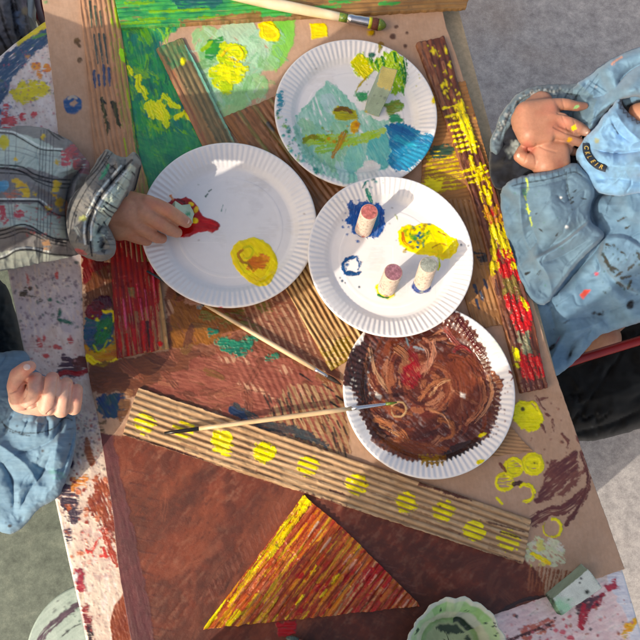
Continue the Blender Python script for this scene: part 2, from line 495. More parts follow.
# ------------------------------------------------------------------ table
WHITE = c(222, 210, 208)
tb = empty("painting_table", PV(300, 330, -T), "white laminate table splattered and smeared with dried paint, under the cardboard", "table")
left_edge = [(62, 14), (45, 22), (30, 33), (15, 44), (0, 57), (-14, 74), (-24, 94), (-28, 118), (-26, 145), (-18, 165), (9, 269), (27, 357), (57, 499), (70, 558), (82.5, 612), (102, 710)]
cv = Canvas(-60, 0, 700, 720, WHITE, 0.7)
pk, rd, mv, brn, dk = c(205, 150, 150), c(170, 40, 45), c(95, 70, 85), c(125, 62, 45), c(60, 50, 55)
cv.blob([(-60, 0), (700, 0), (700, 720), (-60, 720)], c(224, 214, 210), c(204, 184, 176), rough=0, dry=0.1, ang=75, bs=3, st=3, thick=.00025, wet=.4, op=.9)
cv.blob([(20, 380), (130, 380), (130, 720), (60, 720)], c(216, 204, 188), c(200, 178, 166), rough=6, rs=14, dry=.2, ang=80, bs=3, st=3, thick=.0002, wet=.4)
for k in range(46):
    q_ = np.random.default_rng(k); x_ = q_.uniform(-10, 125); y_ = q_.uniform(90, 640)
    cv.blob(('c', x_, y_, q_.uniform(3, 14), q_.uniform(3, 9), q_.uniform(0, 180)), [c(206, 170, 168), c(176, 168, 186), c(206, 190, 160), c(190, 150, 150), c(226, 220, 214)][k % 5], rough=5, rs=5, dry=.42, op=.55, thick=.0001, wet=.4)
cv.blob([(-60, 250), (90, 250), (96, 330), (20, 335)], c(200, 194, 204), c(184, 176, 190), rough=14, rs=16, dry=.25, ang=80, bs=2, st=3, thick=.0001, wet=.3, soft=14, op=.7)
cv.blob([(-30, 110), (-26, 90), (0, 60), (20, 42), (46, 24), (80, 10), (80, 40), (50, 42), (30, 58), (14, 78), (4, 100), (0, 135), (-40, 150)], c(60, 92, 122), c(44, 72, 104), rough=2.5, rs=6, dry=.05, ang=-40, bs=1.6, st=6, thick=.0003)
cv.blob([(-30, 180), (12, 108), (4, 100), (-30, 120)], c(110, 120, 150), c(200, 190, 200), rough=4, rs=5, dry=.45, ang=-60, bs=1.2, st=3)
cv.blob([(15, 42), (45, 21), (50, 26), (30, 38), (18, 46)], c(214, 196, 40), c(180, 170, 50), rough=1.5)
cv.stroke([(34, 38), (48, 34)], 2, c(90, 150, 80), dry=.4)
cv.blob([(10, 92), (22, 82), (36, 80), (52, 86), (50, 94), (38, 100), (24, 104), (12, 100)], c(226, 210, 30), c(200, 180, 50), rough=3, rs=4, dry=.2, thick=.0005)
for x, y, r in ((36, 66, 5), (47, 69, 4), (28, 56, 2), (36, 53, 2), (40, 75, 3)): cv.blob(('c', x, y, r), c(222, 165, 55), c(226, 120, 60), rough=2, dry=.35)
for x, y, r in ((8, 124, 7), (22, 117, 4), (33, 116, 3), (4, 116, 4), (14, 120, 5), (6, 108, 3)): cv.blob(('c', x, y, r), c(190, 45, 50), c(215, 90, 95), rough=2.5, dry=.3)
cv.dots(312, (-10, 45, 60, 140), [c(120, 90, 120), c(150, 140, 160), c(90, 120, 90), c(190, 90, 110), c(70, 90, 120)], .2, 1.12, 5, op=.75)
# left margin of the table
cv.dots(260, (10, 262, 88, 330), [c(80, 70, 95), c(120, 100, 125), c(50, 90, 90), c(150, 130, 150)], .2, 1.65, 6, op=.75)
for x, y, rx, ry, a in ((68, 322, 6, 2.2, 15), (60, 320, 2.4, 1.8, 0), (58, 302, 3, 1.5, 30), (50, 300, 2, 1.5, 0), (60, 313, 1.5, 3, 0)): cv.blob(('c', x, y, rx, ry, a), c(22, 105, 88), rough=.8)
for x, y, rx, ry, a in ((24, 292, 3, 7, 10), (30, 289, 3, 2, 0), (40, 300, 2.5, 2, 0), (33, 296, 4, 2, 20)): cv.blob(('c', x, y, rx, ry, a), c(52, 54, 62), c(90, 80, 70), rough=2, dry=.3)
for x, y, rx, ry, a in ((39, 342, 2.2, 6, -20), (44, 336, 1.6, 3, 0), (46, 356, 3, 2, 0), (57, 347, 4, 2, 10), (70, 340, 3, 4, 0), (28, 280, 1, 5, -10), (57, 276, 2, 4, 0)): cv.blob(('c', x, y, rx, ry, a), c(205, 75, 80), c(190, 100, 100), rough=1.2, dry=.15)
cv.blob([(55, 374), (64, 352), (67, 358), (74, 360), (82, 366), (80, 376), (66, 378)], mv, c(70, 50, 70), rough=2.5, rs=4, dry=.2)
cv.blob([(72, 358), (86, 354), (90, 372), (74, 374)], c(104, 50, 48), c(80, 40, 44), rough=2, dry=.1)
cv.stroke([(56, 376), (68, 372), (80, 374), (92, 366)], 2.4, c(180, 25, 40), c(140, 20, 35), rough=1)
cv.dots(195, (20, 335, 95, 430), [rd, pk, mv, c(200, 120, 120), c(110, 90, 110)], .2, 1.35, 8, op=.75)
cv.dots(156, (70, 410, 104, 470), [c(110, 90, 120), c(130, 110, 130), rd, dk], .2, 1.50, 9, op=.75)
cv.blob([(84, 438), (88, 436), (93, 450), (96, 462), (92, 468), (88, 462), (85, 450)], c(148, 84, 52), c(120, 60, 40), rough=1.5)
cv.blob(('c', 71, 463, 2.8, 6, -10), c(56, 36, 60), rough=1)
cv.blob([(58, 498), (62, 480), (76, 488), (80, 510), (78, 525), (70, 520), (62, 508)], mv, c(62, 54, 70), rough=4, rs=5, dry=.32, thick=.0005)
cv.blob([(62, 500), (74, 496), (78, 524), (68, 522)], c(66, 56, 72), rough=3, rs=3, dry=.3)
cv.blob([(63, 530), (70, 530), (72, 540), (66, 545)], c(50, 60, 80), c(90, 60, 80), rough=2, dry=.3)
cv.blob([(88, 505), (96, 480), (104, 475), (112, 500), (116, 545), (110, 540), (100, 520), (92, 515)], c(150, 74, 44), c(120, 50, 38), rough=4, rs=6, dry=.2, ang=70, thick=.0004)
cv.blob([(70, 478), (86, 476), (88, 488), (72, 490)], c(214, 140, 60), c(200, 120, 60), rough=4, rs=4, dry=.5)
cv.dots(60, (66, 470, 110, 560), [c(170, 90, 60), c(200, 120, 90), c(150, 60, 50)], .5, 3.0, 12, dry=.2)
cv.stroke([(104, 530), (110, 548), (117, 566)], 3.5, c(168, 60, 38), c(140, 60, 50), rough=1.5, dry=.1)
for p in ([(88, 552), (94, 548), (98, 540)], [(86, 551), (92, 552)], [(104, 548), (106, 558)], [(101, 556), (108, 556)]): cv.stroke(p, 1.6, c(205, 60, 55), rough=1, dry=.15)
cv.dots(65, (80, 530, 112, 575), [c(205, 70, 65), c(220, 150, 140)], .2, 1.50, 13, dry=.2, op=.75)
cv.blob([(72, 572), (80, 566), (84, 572), (85, 590), (78, 594)], c(165, 45, 60), c(130, 35, 60), rough=2, dry=.15)
cv.blob(('c', 76, 576, 2.2, 5, 0), c(235, 235, 240), rough=1, wet=.9)
cv.blob([(81, 606), (88, 604), (92, 620), (92, 634), (84, 630)], c(150, 48, 50), c(110, 40, 50), rough=2, dry=.12)
cv.blob([(86, 624), (91, 624), (94, 650), (88, 650)], c(40, 34, 40), c(80, 40, 50), rough=2, dry=.15)
cv.blob([(126, 588), (122, 596), (114, 606), (110, 620), (112, 640), (118, 670), (160, 670), (140, 600)], c(140, 70, 42), c(120, 54, 36), rough=.8, ang=75, bs=1.6, st=10, thick=.0004, wet=.6)
cv.dots(120, (60, 470, 120, 640), [c(190, 150, 140), c(160, 120, 120), c(130, 70, 70)], .2, 1.2, 14)
# bottom right corner of the table
cv.blob([(500, 610), (640, 570), (660, 720), (440, 720)], c(236, 214, 212), c(222, 190, 190), rough=3, dry=.12, ang=-30, bs=2.5, st=3, thick=.0004, wet=.75)
cv.blob([(600, 560), (626, 575), (634, 600), (660, 700), (640, 700), (628, 620), (612, 590)], c(228, 228, 232), c(205, 206, 218), rough=3, rs=8)
cv.blob([(604, 586), (616, 578), (618, 588), (608, 592)], c(196, 40, 60), c(170, 60, 80), rough=3, rs=4, dry=.25)
cv.blob([(578, 620), (582, 606), (590, 598), (600, 594), (606, 590), (600, 604), (590, 612), (584, 628)], c(176, 28, 50), c(140, 30, 50), rough=2.5, rs=4, dry=.08)
cv.blob([(574, 600), (600, 596), (584, 614), (576, 612)], c(110, 60, 64), c(70, 60, 76), rough=2)
cv.stroke([(584, 606), (581, 620), (582, 630)], 3, c(190, 40, 60), rough=2, dry=.2)
cv.blob([(621, 634), (626, 624), (636, 616), (638, 620), (630, 632), (624, 640)], c(230, 190, 30), c(235, 150, 30), rough=1.5, dry=.1, thick=.0006)
cv.blob([(520, 630), (548, 618), (556, 625), (540, 634), (522, 642)], c(206, 120, 88), c(190, 100, 90), rough=4, dry=.25, ang=-20)
cv.stroke([(508, 640), (530, 632), (546, 626), (556, 618)], 1.8, c(92, 46, 44), c(70, 40, 44), rough=1.5, dry=.1)
for x, y, r in ((562, 632, 3), (570, 638, 3), (566, 626, 2), (556, 630, 2), (548, 640, 2)): cv.blob(('c', x, y, r), c(205, 50, 70), c(215, 110, 120), rough=1.5, dry=.2)
cv.dots(140, (500, 600, 640, 660), [c(200, 90, 100), c(220, 150, 150), c(60, 50, 60), c(180, 110, 90)], .2, 1.6, 15)
cv.h += (fbm(cv.X / 3.2, cv.Y / 3.2, 40, 3) - .5) * 0.0006
cv.h = np.maximum(cv.h, 0)
# rows of the table sheet: left outline, right outline, with rounded edges turned down
le = np.array(left_edge, float)
ys = np.r_[np.arange(14, 712, 0.7)]
lx = np.interp(ys, le[:, 1], le[:, 0]); rx = 438 + 0.305 * ys
rx = np.interp(ys, [0, 300, 577, 628, 712], [430, 528, 623, 638, 662])
fr = np.r_[np.linspace(0, 1, 171)]
mid_l = np.minimum(lx + 118, 190.0)
cols_ = []
GX = []
for i, y in enumerate(ys):
    a = np.linspace(lx[i], lx[i] + 120, 172)
    r0 = rx[i] - 150
    b_ = np.linspace(lx[i] + 120, r0, 30)[1:-1]
    d_end = np.linspace(r0, rx[i], 160 if y > 0 else 30)
    GX.append(np.r_[a, b_, d_end])
GX = np.array(GX); GY = np.repeat(ys[:, None], GX.shape[1], 1)
W = P(GX, GY, 0.0); W[..., 2] += cv.samp(cv.h, GX, GY)
colr = cv.samp(cv.col, GX, GY); wt = cv.samp(cv.wet, GX, GY)
def side(W, colr, wt, j, sgn, seq):
    outW, outC, outT = [], [], []
    for dx, dz in seq:
        w = W[:, j].copy(); w[:, 0] += sgn * dx; w[:, 2] = T + dz
        outW.append(w); outC.append(colr[:, j] * .6 + np.array(c(214, 222, 226)) * .4); outT.append(wt[:, j])
    return outW, outC, outT
seq = [(.0012, -.0004), (.0024, -.0016), (.003, -.004), (.003, -.026), (.001, -.028), (-.02, -.028)]
lw = side(W, colr, wt, 0, -1, seq); rw = side(W, colr, wt, -1, 1, seq)
Wn = np.stack(lw[0][::-1] + [W[:, j] for j in range(W.shape[1])] + rw[0], 1)
Cn = np.stack(lw[1][::-1] + [colr[:, j] for j in range(W.shape[1])] + rw[1], 1)
Tn = np.stack(lw[2][::-1] + [wt[:, j] for j in range(W.shape[1])] + rw[2], 1)
mesh_obj("tabletop", Wn.reshape(-1, 3), grid_faces(*Wn.shape[:2]), M['top'], tb, Cn.reshape(-1, 3), Tn.ravel())
steel = plain_mat("grey_painted_steel", c(150, 152, 156), 0.4, 0.6, 0.06, 40)
core = plain_mat("chipboard_core", c(190, 170, 140), 0.8, 0, 0.15, 200)
bm = bmesh.new(); uv = [P(x, y, -.0275) for x, y in ((80, 60), (440, -60), (640, 690), (130, 690))]
lo_ = [bm.verts.new((p[0], p[1], T - .034)) for p in uv]; hi_ = [bm.verts.new((p[0], p[1], T - .0275)) for p in uv]
bm.faces.new(lo_[::-1]); bm.faces.new(hi_)
for k in range(4): bm.faces.new((lo_[k], lo_[(k + 1) % 4], hi_[(k + 1) % 4], hi_[k]))
bm_obj("underside", bm, core, tb, smooth=False)
for x, y in ((120, 90), (420, 20), (600, 660), (150, 670)):
    bm = bmesh.new(); p = P(x, y, -.034)
    tube_bm(bm, [(p[0], p[1], 0.0), (p[0], p[1], T - .034)], [.016, .016], 20)
    bm_obj("leg", bm, steel, tb)

# ------------------------------------------------------------------ the round stool at the lower left
def ring_pts(cx, cy, r, z, n=64): return [Vector((cx + r * math.cos(2 * math.pi * k / n), cy + r * math.sin(2 * math.pi * k / n), z)) for k in range(n)]
def lathe_bm(bm, cx, cy, prof, n=64, scallop=None):
    rings = []
    for r, z in prof:
        rings.append([bm.verts.new((cx + r * math.cos(2 * math.pi * k / n), cy + r * math.sin(2 * math.pi * k / n), z)) for k in range(n)])
    for a, b in zip(rings, rings[1:]):
        for k in range(n): bm.faces.new((a[k], a[(k + 1) % n], b[(k + 1) % n], b[k]))
    bm.faces.new(rings[0][::-1]); bm.faces.new(rings[-1])
    return bm
SZ = -0.24
sc_ = P(94, 652, SZ); sr = 67 * mpp(94, 652, SZ)
st = empty("round_stool", (sc_[0], sc_[1], 0), "pale grey green round stool with a mauve paint smear, beside the table's lower left corner", "stool")
nth, nr = 160, 110
cs = Canvas(10, 560, 190, 760, c(158, 178, 172), 0.6)
cs.blob([(0, 540), (200, 540), (200, 780), (0, 780)], c(168, 186, 180), c(150, 170, 164), rough=0, ang=-40, bs=1.5, st=20, thick=.0001, wet=.3)
cs.stroke([(38, 644), (44, 634), (56, 622), (68, 612), (80, 603), (92, 597)], 3.4, c(92, 72, 88), c(70, 56, 70), rough=1.2, dry=.08)
cs.dots(30, (40, 590, 90, 640), [c(60, 60, 66), c(90, 120, 110)], .3, 1.1, 4)
cs.stroke([(62, 636), (72, 628), (80, 624)], .7, c(60, 64, 66), dry=.2)
rr_ = np.r_[np.linspace(0.0, .97, nr), .985, .995, 1.0, 1.0, .98, .6]; zz_ = np.r_[np.zeros(nr), -.001, -.003, -.006, -.022, -.026, -.026]
th = np.linspace(0, 2 * np.pi, nth, endpoint=False)
Wx = sc_[0] + sr * rr_[:, None] * np.cos(th); Wy = sc_[1] + sr * rr_[:, None] * np.sin(th); Wz = np.repeat((T + SZ + zz_)[:, None], nth, 1)
V = np.stack([Wx, Wy, Wz], -1).reshape(-1, 3); ppx, ppy = to_px(V)
i = np.arange(len(rr_) - 1)[:, None] * nth; j = np.arange(nth)[None, :]; j2 = (j + 1) % nth
Fp = np.stack([i + j, i + nth + j, i + nth + j2, i + j2], -1).reshape(-1, 4)
V[:, 2] += cs.samp(cs.h, ppx, ppy)
mesh_obj("seat", V, Fp, M['top'], st, cs.samp(cs.col, ppx, ppy), cs.samp(cs.wet, ppx, ppy))
for k in range(4):
    a = math.pi / 4 + k * math.pi / 2
    bm = bmesh.new(); tube_bm(bm, [(sc_[0] + sr * .95 * math.cos(a), sc_[1] + sr * .95 * math.sin(a), 0), (sc_[0] + sr * .7 * math.cos(a), sc_[1] + sr * .7 * math.sin(a), T + SZ - .026)], [.012, .015], 16)
    bm_obj("leg", bm, steel, st)
# ------------------------------------------------------------------ the cardboard collage
CB = c(180, 150, 130); CB2 = c(174, 143, 122)
GRN, DGRN, TEAL, YEL, YG = c(52, 140, 72), c(22, 96, 78), c(20, 118, 104), c(243, 233, 20), c(150, 190, 40)
MINT, LMINT, OLV = c(150, 198, 142), c(176, 210, 180), c(122, 116, 78)
BRN, DBRN, LBRN, PBRN = c(108, 56, 46), c(74, 38, 34), c(146, 84, 66), c(92, 46, 56)
RED, DRED, ORG, OCH = c(192, 18, 44), c(118, 18, 24), c(214, 112, 34), c(160, 104, 50)
co = empty("cardboard_collage", PV(300, 330, 0), "large brown cardboard sheet with glued corrugated strips, painted green above and brown below", "collage")
LE = [(39, -25), (42, 0), (46, 26), (50, 57), (54, 91), (58, 130), (66, 180), (81, 258), (82.5, 296), (84, 344), (88, 371), (93, 395), (98, 416), (101, 436), (113, 513), (118.6, 568), (130, 633), (150, 735)]
RE = [(428, -35), (440, 0), (446, 27), (456, 55), (480, 133), (518, 255), (557, 378), (575, 430), (588, 468), (607, 520), (624.5, 569)]
cv = Canvas(34, -40, 632, 680, CB, 0.55)
cv.blob([(0, -60), (700, -60), (700, 760), (0, 760)], CB, CB2, rough=0, ang=80, bs=3, st=2, thick=.00004, wet=0, edge=0)
cv.ribs(0.15, 1, 3.6, .00008, .3, 1.0, 5)
cv.ridge = cv.ridge
# corners and the margin
cv.blob(('c', 73, 105, 9.5), c(24, 84, 132), c(16, 62, 112), rough=1, thick=.0004, id=1)
cv.blob([(70, 104), (75, 99), (78, 103), (74, 107)], CB, rough=1, wet=0, id=1, thick=0)
cv.stroke([(69, 99), (73, 97), (77, 99)], 1.3, c(180, 170, 160), rough=.5, thick=0, id=1)
for x, y, r in ((77, 41.5, 3.6), (79, 46, 2), (79.5, 60, 2.6)): cv.blob(('c', x, y, r), c(100, 74, 44), c(80, 60, 44), rough=1)
cv.blob(('c', 46, 2, 3, 2, 30), c(120, 160, 110), dry=.2)
# ---- green area (id 2)
G = [(116, 16), (186, 18), (176, 30), (170, 36), (160, 42), (160, 52), (172, 76), (186, 104), (200, 134), (214, 150), (206, 168), (180, 190), (150, 200), (142, 168), (134, 130), (126, 80)]
cv.blob(G, c(56, 154, 86), c(24, 112, 92), rough=2, ang=75, bs=1.6, st=9, thick=.0005, wet=.75, id=2)
g = np.random.default_rng(3)
for k in range(190):
    x = g.uniform(118, 205); y = g.uniform(20, 180); a = g.normal(1.3, .5); l = g.uniform(6, 20)
    if poly_sd(np.array([x]), np.array([y]), G)[0] < 2: continue
    cl = [c(40, 140, 80), c(20, 100, 90), c(80, 170, 70), c(120, 190, 60), c(30, 124, 116), c(140, 196, 70)][g.integers(6)]
    cv.stroke([(x - math.cos(a) * l / 2, y - math.sin(a) * l / 2), (x + 1, y), (x + math.cos(a) * l / 2, y + math.sin(a) * l / 2)], g.uniform(1, 4), cl, rough=1.8, dry=g.uniform(.25, .55), op=.75, thick=.0004, id=2)
cv.blob([(138, 130), (150, 140), (200, 128), (214, 146), (200, 165), (150, 185), (140, 165)], c(64, 150, 96), c(30, 110, 88), rough=3, dry=.15, ang=20, op=.8, id=2)
for p, w_ in (([(139, 78), (139, 86), (144, 93), (147, 99)], 3.2), ([(143, 90), (146, 97)], 3), ([(150, 106), (158, 112), (166, 120)], 5.5), ([(160, 104), (166, 118), (167, 128)], 3.6), ([(164, 96), (172, 104), (179, 108)], 2.8), ([(176, 118), (184, 114), (190, 120)], 2.2), ([(186, 112), (191, 121)], 2), ([(150, 108), (153, 118)], 3), ([(128, 68), (133, 76)], 1.6)):
    cv.stroke(p, w_, YEL, c(199, 220, 40), rough=1.6, dry=.02, thick=.0009, wet=.9, id=2)
cv.stroke([(122, 50), (126, 64), (128, 74)], 2.5, YG, rough=1.5, dry=.3, id=2)
# ---- mint blotches (id 3)
cv.blob([(268, 10), (294, 12), (295, 28), (293, 46), (285, 62), (276, 72), (268, 60)], c(110, 184, 80), c(132, 190, 96), rough=1.5, ang=60, bs=2, thick=.0003, id=3)
for x, y, r, cl in ((210, 44, 20, MINT), (212, 58, 16, c(132, 186, 120)), (238, 38, 20, LMINT), (250, 60, 20, c(150, 202, 168)), (256, 86, 13, MINT), (268, 62, 12, MINT), (232, 84, 22, LMINT), (216, 96, 16, c(128, 178, 120)), (232, 104, 14, MINT), (206, 76, 15, c(120, 170, 116)), (255, 46, 18, LMINT), (240, 92, 16, c(146, 196, 140))):
    cv.blob(('c', x, y, r, r * g.uniform(.8, 1.1), g.uniform(0, 180)), cl, tuple(v * .8 for v in cl), rough=2.2, rs=7, dry=.04, ang=g.uniform(0, 180), bs=2.2, st=4, thick=.00035, op=.88, id=3)
for k in range(120):
    x = g.uniform(195, 280); y = g.uniform(28, 116); a = g.uniform(0, 3.1); l = g.uniform(5, 16)
    if cv.id[int((y + 40) / .55), int((x - 34) / .55)] != 3: continue
    cv.stroke([(x, y), (x + math.cos(a) * l, y + math.sin(a) * l)], g.uniform(1, 4), [c(170, 206, 170), c(130, 186, 140), c(156, 204, 176), c(120, 176, 110), c(186, 214, 190)][g.integers(5)], rough=1.6, dry=g.uniform(.3, .55), op=.6, thick=.0003, id=3)
cv.blob([(206, 40), (222, 38), (228, 48), (220, 60), (206, 58)], c(36, 120, 70), c(60, 150, 60), rough=3, dry=.1, thick=.0005, id=3)
for x, y, rx, ry in ((232, 50, 11, 7), (240, 54, 7, 8), (226, 62, 12, 6), (220, 76, 12, 11), (232, 76, 10, 12), (226, 88, 9, 6), (240, 66, 8, 3)):
    cv.blob(('c', x, y, rx, ry, g.uniform(0, 90)), YEL, c(170, 196, 30), rough=2.6, rs=4, dry=.12, bs=1.2, thick=.0008, wet=.85, id=3)
cv.stroke([(222, 56), (228, 50), (238, 48), (243, 56), (236, 62), (226, 60)], 1.3, c(252, 240, 20), c(230, 180, 20), thick=.001, id=3)
cv.stroke([(203, 50), (212, 42)], 2.4, YG, dry=.1, id=3)
cv.blob([(258, 24), (270, 20), (280, 32), (278, 41), (266, 42), (260, 36)], c(241, 228, 40), c(214, 192, 40), rough=1, thick=.0005, id=3)
cv.stroke([(264, 24), (274, 28), (279, 36), (272, 40), (264, 36), (262, 28)], 1.2, c(252, 240, 30), thick=.0009, id=3)
cv.blob([(310, 24), (326, 23), (328, 37), (312, 39)], c(237, 220, 36), c(214, 196, 40), rough=1, thick=.0006, wet=.85)
cv.blob([(324, 40), (420, 36), (424, 70), (400, 62), (330, 55)], CB, CB2, rough=1, dry=.4, op=.3, wet=0, thick=0)
for x, y, r in ((393, 37, 3), (396, 27, 1.6), (407, 33, 1.5), (405, 46, 2.2), (381, 45, 3.4), (390, 52, 2), (372, 33, 3)): cv.blob(('c', x, y, r), c(96, 66, 50) if r != 3.4 else c(140, 100, 20), rough=.8)
cv.blob(('c', 371, 33, 4, 3, 0), c(196, 160, 30), rough=1.5)
# ---- left column of wet patches
cv.blob([(80, 252), (112, 250), (112, 270), (104, 284), (96, 292), (84, 284)], DRED, c(84, 14, 20), rough=2, ang=70, thick=.0005, wet=.8, id=4)
cv.blob([(84, 284), (98, 270), (114, 262), (118, 310), (100, 312), (84, 306)], c(112, 66, 38), c(86, 48, 34), rough=3, ang=80, dry=.05, id=5)
cv.blob([(84, 345), (90, 336), (116, 336), (118, 362), (104, 366), (90, 364)], c(206, 156, 24), c(190, 110, 30), rough=1.5, thick=.0006, id=6, wet=.85)
cv.stroke([(88, 358), (96, 364), (108, 365), (116, 360)], 3.4, c(252, 228, 16), c(241, 209, 20), rough=1.4, thick=.0007, wet=.9, id=6)
cv.blob([(84, 318), (92, 312), (116, 312), (115, 330), (112, 344), (96, 352), (84, 344)], c(26, 72, 112), c(40, 90, 90), rough=2.5, thick=.0006, wet=.85, id=6)
cv.blob([(98, 322), (112, 314), (115, 322), (110, 336), (102, 344), (94, 346), (96, 334)], c(24, 124, 64), c(18, 90, 56), rough=2, ang=110, thick=.0008, wet=.9, id=6)
cv.stroke([(96, 304), (104, 312), (113, 312), (114, 322)], 1.4, c(252, 228, 30), thick=.0009, id=6)
cv.stroke([(94, 346), (98, 352), (104, 348), (108, 340)], 1, c(180, 190, 60), thick=.0009, id=6)
for x, y, rx, ry, cl in ((94, 312, 9, 8, c(116, 14, 44)), (104, 302, 9, 6, c(78, 22, 44)), (98, 306, 7, 5, c(100, 20, 36))): cv.blob(('c', x, y, rx, ry, 10), cl, tuple(v * .6 for v in cl), rough=1.4, thick=.0009, wet=.95, id=6)
cv.dots(26, (84, 316, 116, 352), [c(235, 224, 60), c(30, 140, 110), c(20, 60, 120)], .4, 1.6, 21, thick=.0007, id=6)
# ---- the big middle brown area, mottled (id 7)
MB = [(88, 362), (104, 366), (130, 358), (168, 350), (168, 316), (164, 300), (172, 282), (196, 276), (240, 300), (285, 290), (320, 320), (336, 360), (342, 392), (346, 420), (350, 452), (330, 452), (280, 432), (220, 414), (160, 396), (138, 388), (92, 394), (86, 380)]
cv.ribs(.42, .9, 6.0, .0005, .5, 1.0, 9)
rel_keep = cv.rel.copy()
Mk = poly_sd(cv.X, cv.Y, [(236, 300), (286, 286), (300, 320), (332, 372), (350, 400), (352, 470), (300, 450), (250, 420), (220, 380)])
cv.rel = rel_keep * np.clip(Mk / 20, 0, 1)
cv.blob(MB, c(132, 78, 58), c(104, 62, 46), rough=2.5, rs=8, ang=20, bs=2, st=5, thick=.0004, wet=.45, id=7)
cv.blob([(88, 366), (130, 360), (180, 350), (210, 356), (180, 380), (150, 396), (94, 392)], c(112, 66, 46), c(88, 52, 40), rough=4, ang=-5, bs=1.5, thick=.0004, op=.9, id=7)
cv.blob([(168, 300), (184, 284), (214, 290), (250, 305), (240, 330), (208, 344), (172, 348)], c(150, 96, 46), c(116, 70, 34), rough=5, rs=9, ang=60, bs=1.5, dry=.1, id=7, wet=.6)
cv.blob([(172, 286), (196, 280), (230, 296), (200, 306), (176, 300)], c(86, 52, 30), c(70, 44, 30), rough=4, dry=.05, id=7, wet=.7)
cv.blob([(150, 388), (200, 356), (260, 350), (330, 380), (345, 410), (340, 448), (280, 430), (220, 412)], c(148, 88, 74), c(124, 66, 54), rough=5, rs=10, ang=12, bs=1.6, st=7, dry=.08, id=7, wet=.5)
for k in range(130):
    x = g.uniform(100, 345); y = g.uniform(285, 445)
    if poly_sd(np.array([x]), np.array([y]), MB)[0] < 3: continue
    a = g.normal(.35, .5); l = g.uniform(8, 26)
    cl = [c(150, 92, 74), c(110, 64, 48), c(132, 76, 60), c(96, 56, 44), c(160, 104, 82), c(120, 86, 50), c(140, 80, 60)][g.integers(7)]
    cv.stroke([(x - math.cos(a) * l / 2, y - math.sin(a) * l / 2), (x + math.cos(a) * l / 2, y + math.sin(a) * l / 2)], g.uniform(1.5, 5), cl, rough=1.5, dry=g.uniform(.25, .6), op=.8, thick=.0004, id=7)
for x, y, r in ((214, 300, 10), (240, 312, 9), (262, 306, 8), (224, 320, 8), (250, 326, 9), (206, 316, 7)): cv.blob(('c', x, y, r, r * .6, 30), c(92, 88, 44), c(120, 110, 60), rough=4, rs=4, dry=.42, id=7)
for x, y, r in ((232, 346, 9), (246, 344, 8), (222, 342, 6), (252, 338, 5), (243, 352, 6), (272, 358, 5), (210, 332, 5)): cv.blob(('c', x, y, r * 1.2, r * .7, -20), c(22, 132, 102), c(30, 100, 84), rough=3.4, rs=4, dry=.22, thick=.0007, wet=.8, id=7)
# bare card showing between the ribs
for (x, y, rx, ry, a) in ((228, 360, 9, 3.4, 5), (258, 391, 17, 2.6, 24), (299, 392, 5, 7, -20), (246, 362, 5, 2.5, 10), (285, 370, 7, 4, 30), (170, 308, 4, 9, 0)):
    cv.blob(('c', x, y, rx, ry, a), c(196, 158, 134), c(180, 140, 116), rough=2, rs=4, dry=.15, thick=0, wet=.05, ridge=.35)
cv.blob([(240, 300), (288, 290), (332, 368), (320, 372), (280, 352), (250, 330)], c(188, 150, 124), c(160, 120, 96), rough=4, rs=6, dry=.3, thick=0, wet=.05, ridge=.62)
cv.blob([(290, 386), (342, 384), (346, 420), (352, 452), (330, 458), (284, 436), (262, 424)], c(172, 142, 110), c(140, 112, 84), rough=4, rs=6, dry=.18, ang=70, thick=0, wet=.05, ridge=.3)
for k in range(26):
    x = g.uniform(262, 348); y = g.uniform(392, 446); cv.stroke([(x, y), (x + 4, y + g.uniform(8, 18))], .9, c(60, 44, 36), rough=.6, dry=.2, thick=.0002)
cv.stroke([(234, 408), (262, 424), (296, 432), (326, 446)], 5, c(44, 66, 72), c(70, 56, 54), rough=2, dry=.18, bs=1)
cv.stroke([(232, 410), (246, 418)], 4, c(30, 52, 84), rough=1.5, dry=.1)
cv.stroke([(186, 286), (196, 296), (200, 306)], 5, c(24, 120, 138), c(150, 150, 150), rough=2, dry=.25)
cv.blob([(182, 292), (200, 290), (210, 300), (196, 306), (186, 304)], c(190, 150, 134), c(160, 110, 90), rough=2, dry=.1)
for x, y in ((300, 374), (322, 384), (336, 396), (330, 402)): cv.stroke([(x, y), (x + 12, y + 8)], .9, c(30, 24, 22), rough=.5, dry=.1)
# ---- below the middle, left
cv.blob([(84, 394), (96, 392), (100, 436), (96, 434)], CB, rough=1, wet=0)
cv.blob([(97, 397), (104, 394), (124, 394), (126, 404), (120, 418), (106, 420), (98, 410)], c(26, 72, 78), c(22, 52, 96), rough=2, rs=4, ang=60, thick=.0006, wet=.7, id=8)
cv.blob([(122, 392), (134, 388), (130, 408), (120, 424), (116, 418)], c(112, 66, 48), c(150, 110, 80), rough=2.5, dry=.3)
cv.blob([(98, 422), (106, 420), (104, 434), (100, 436)], c(100, 80, 60), rough=1.5, dry=.35)
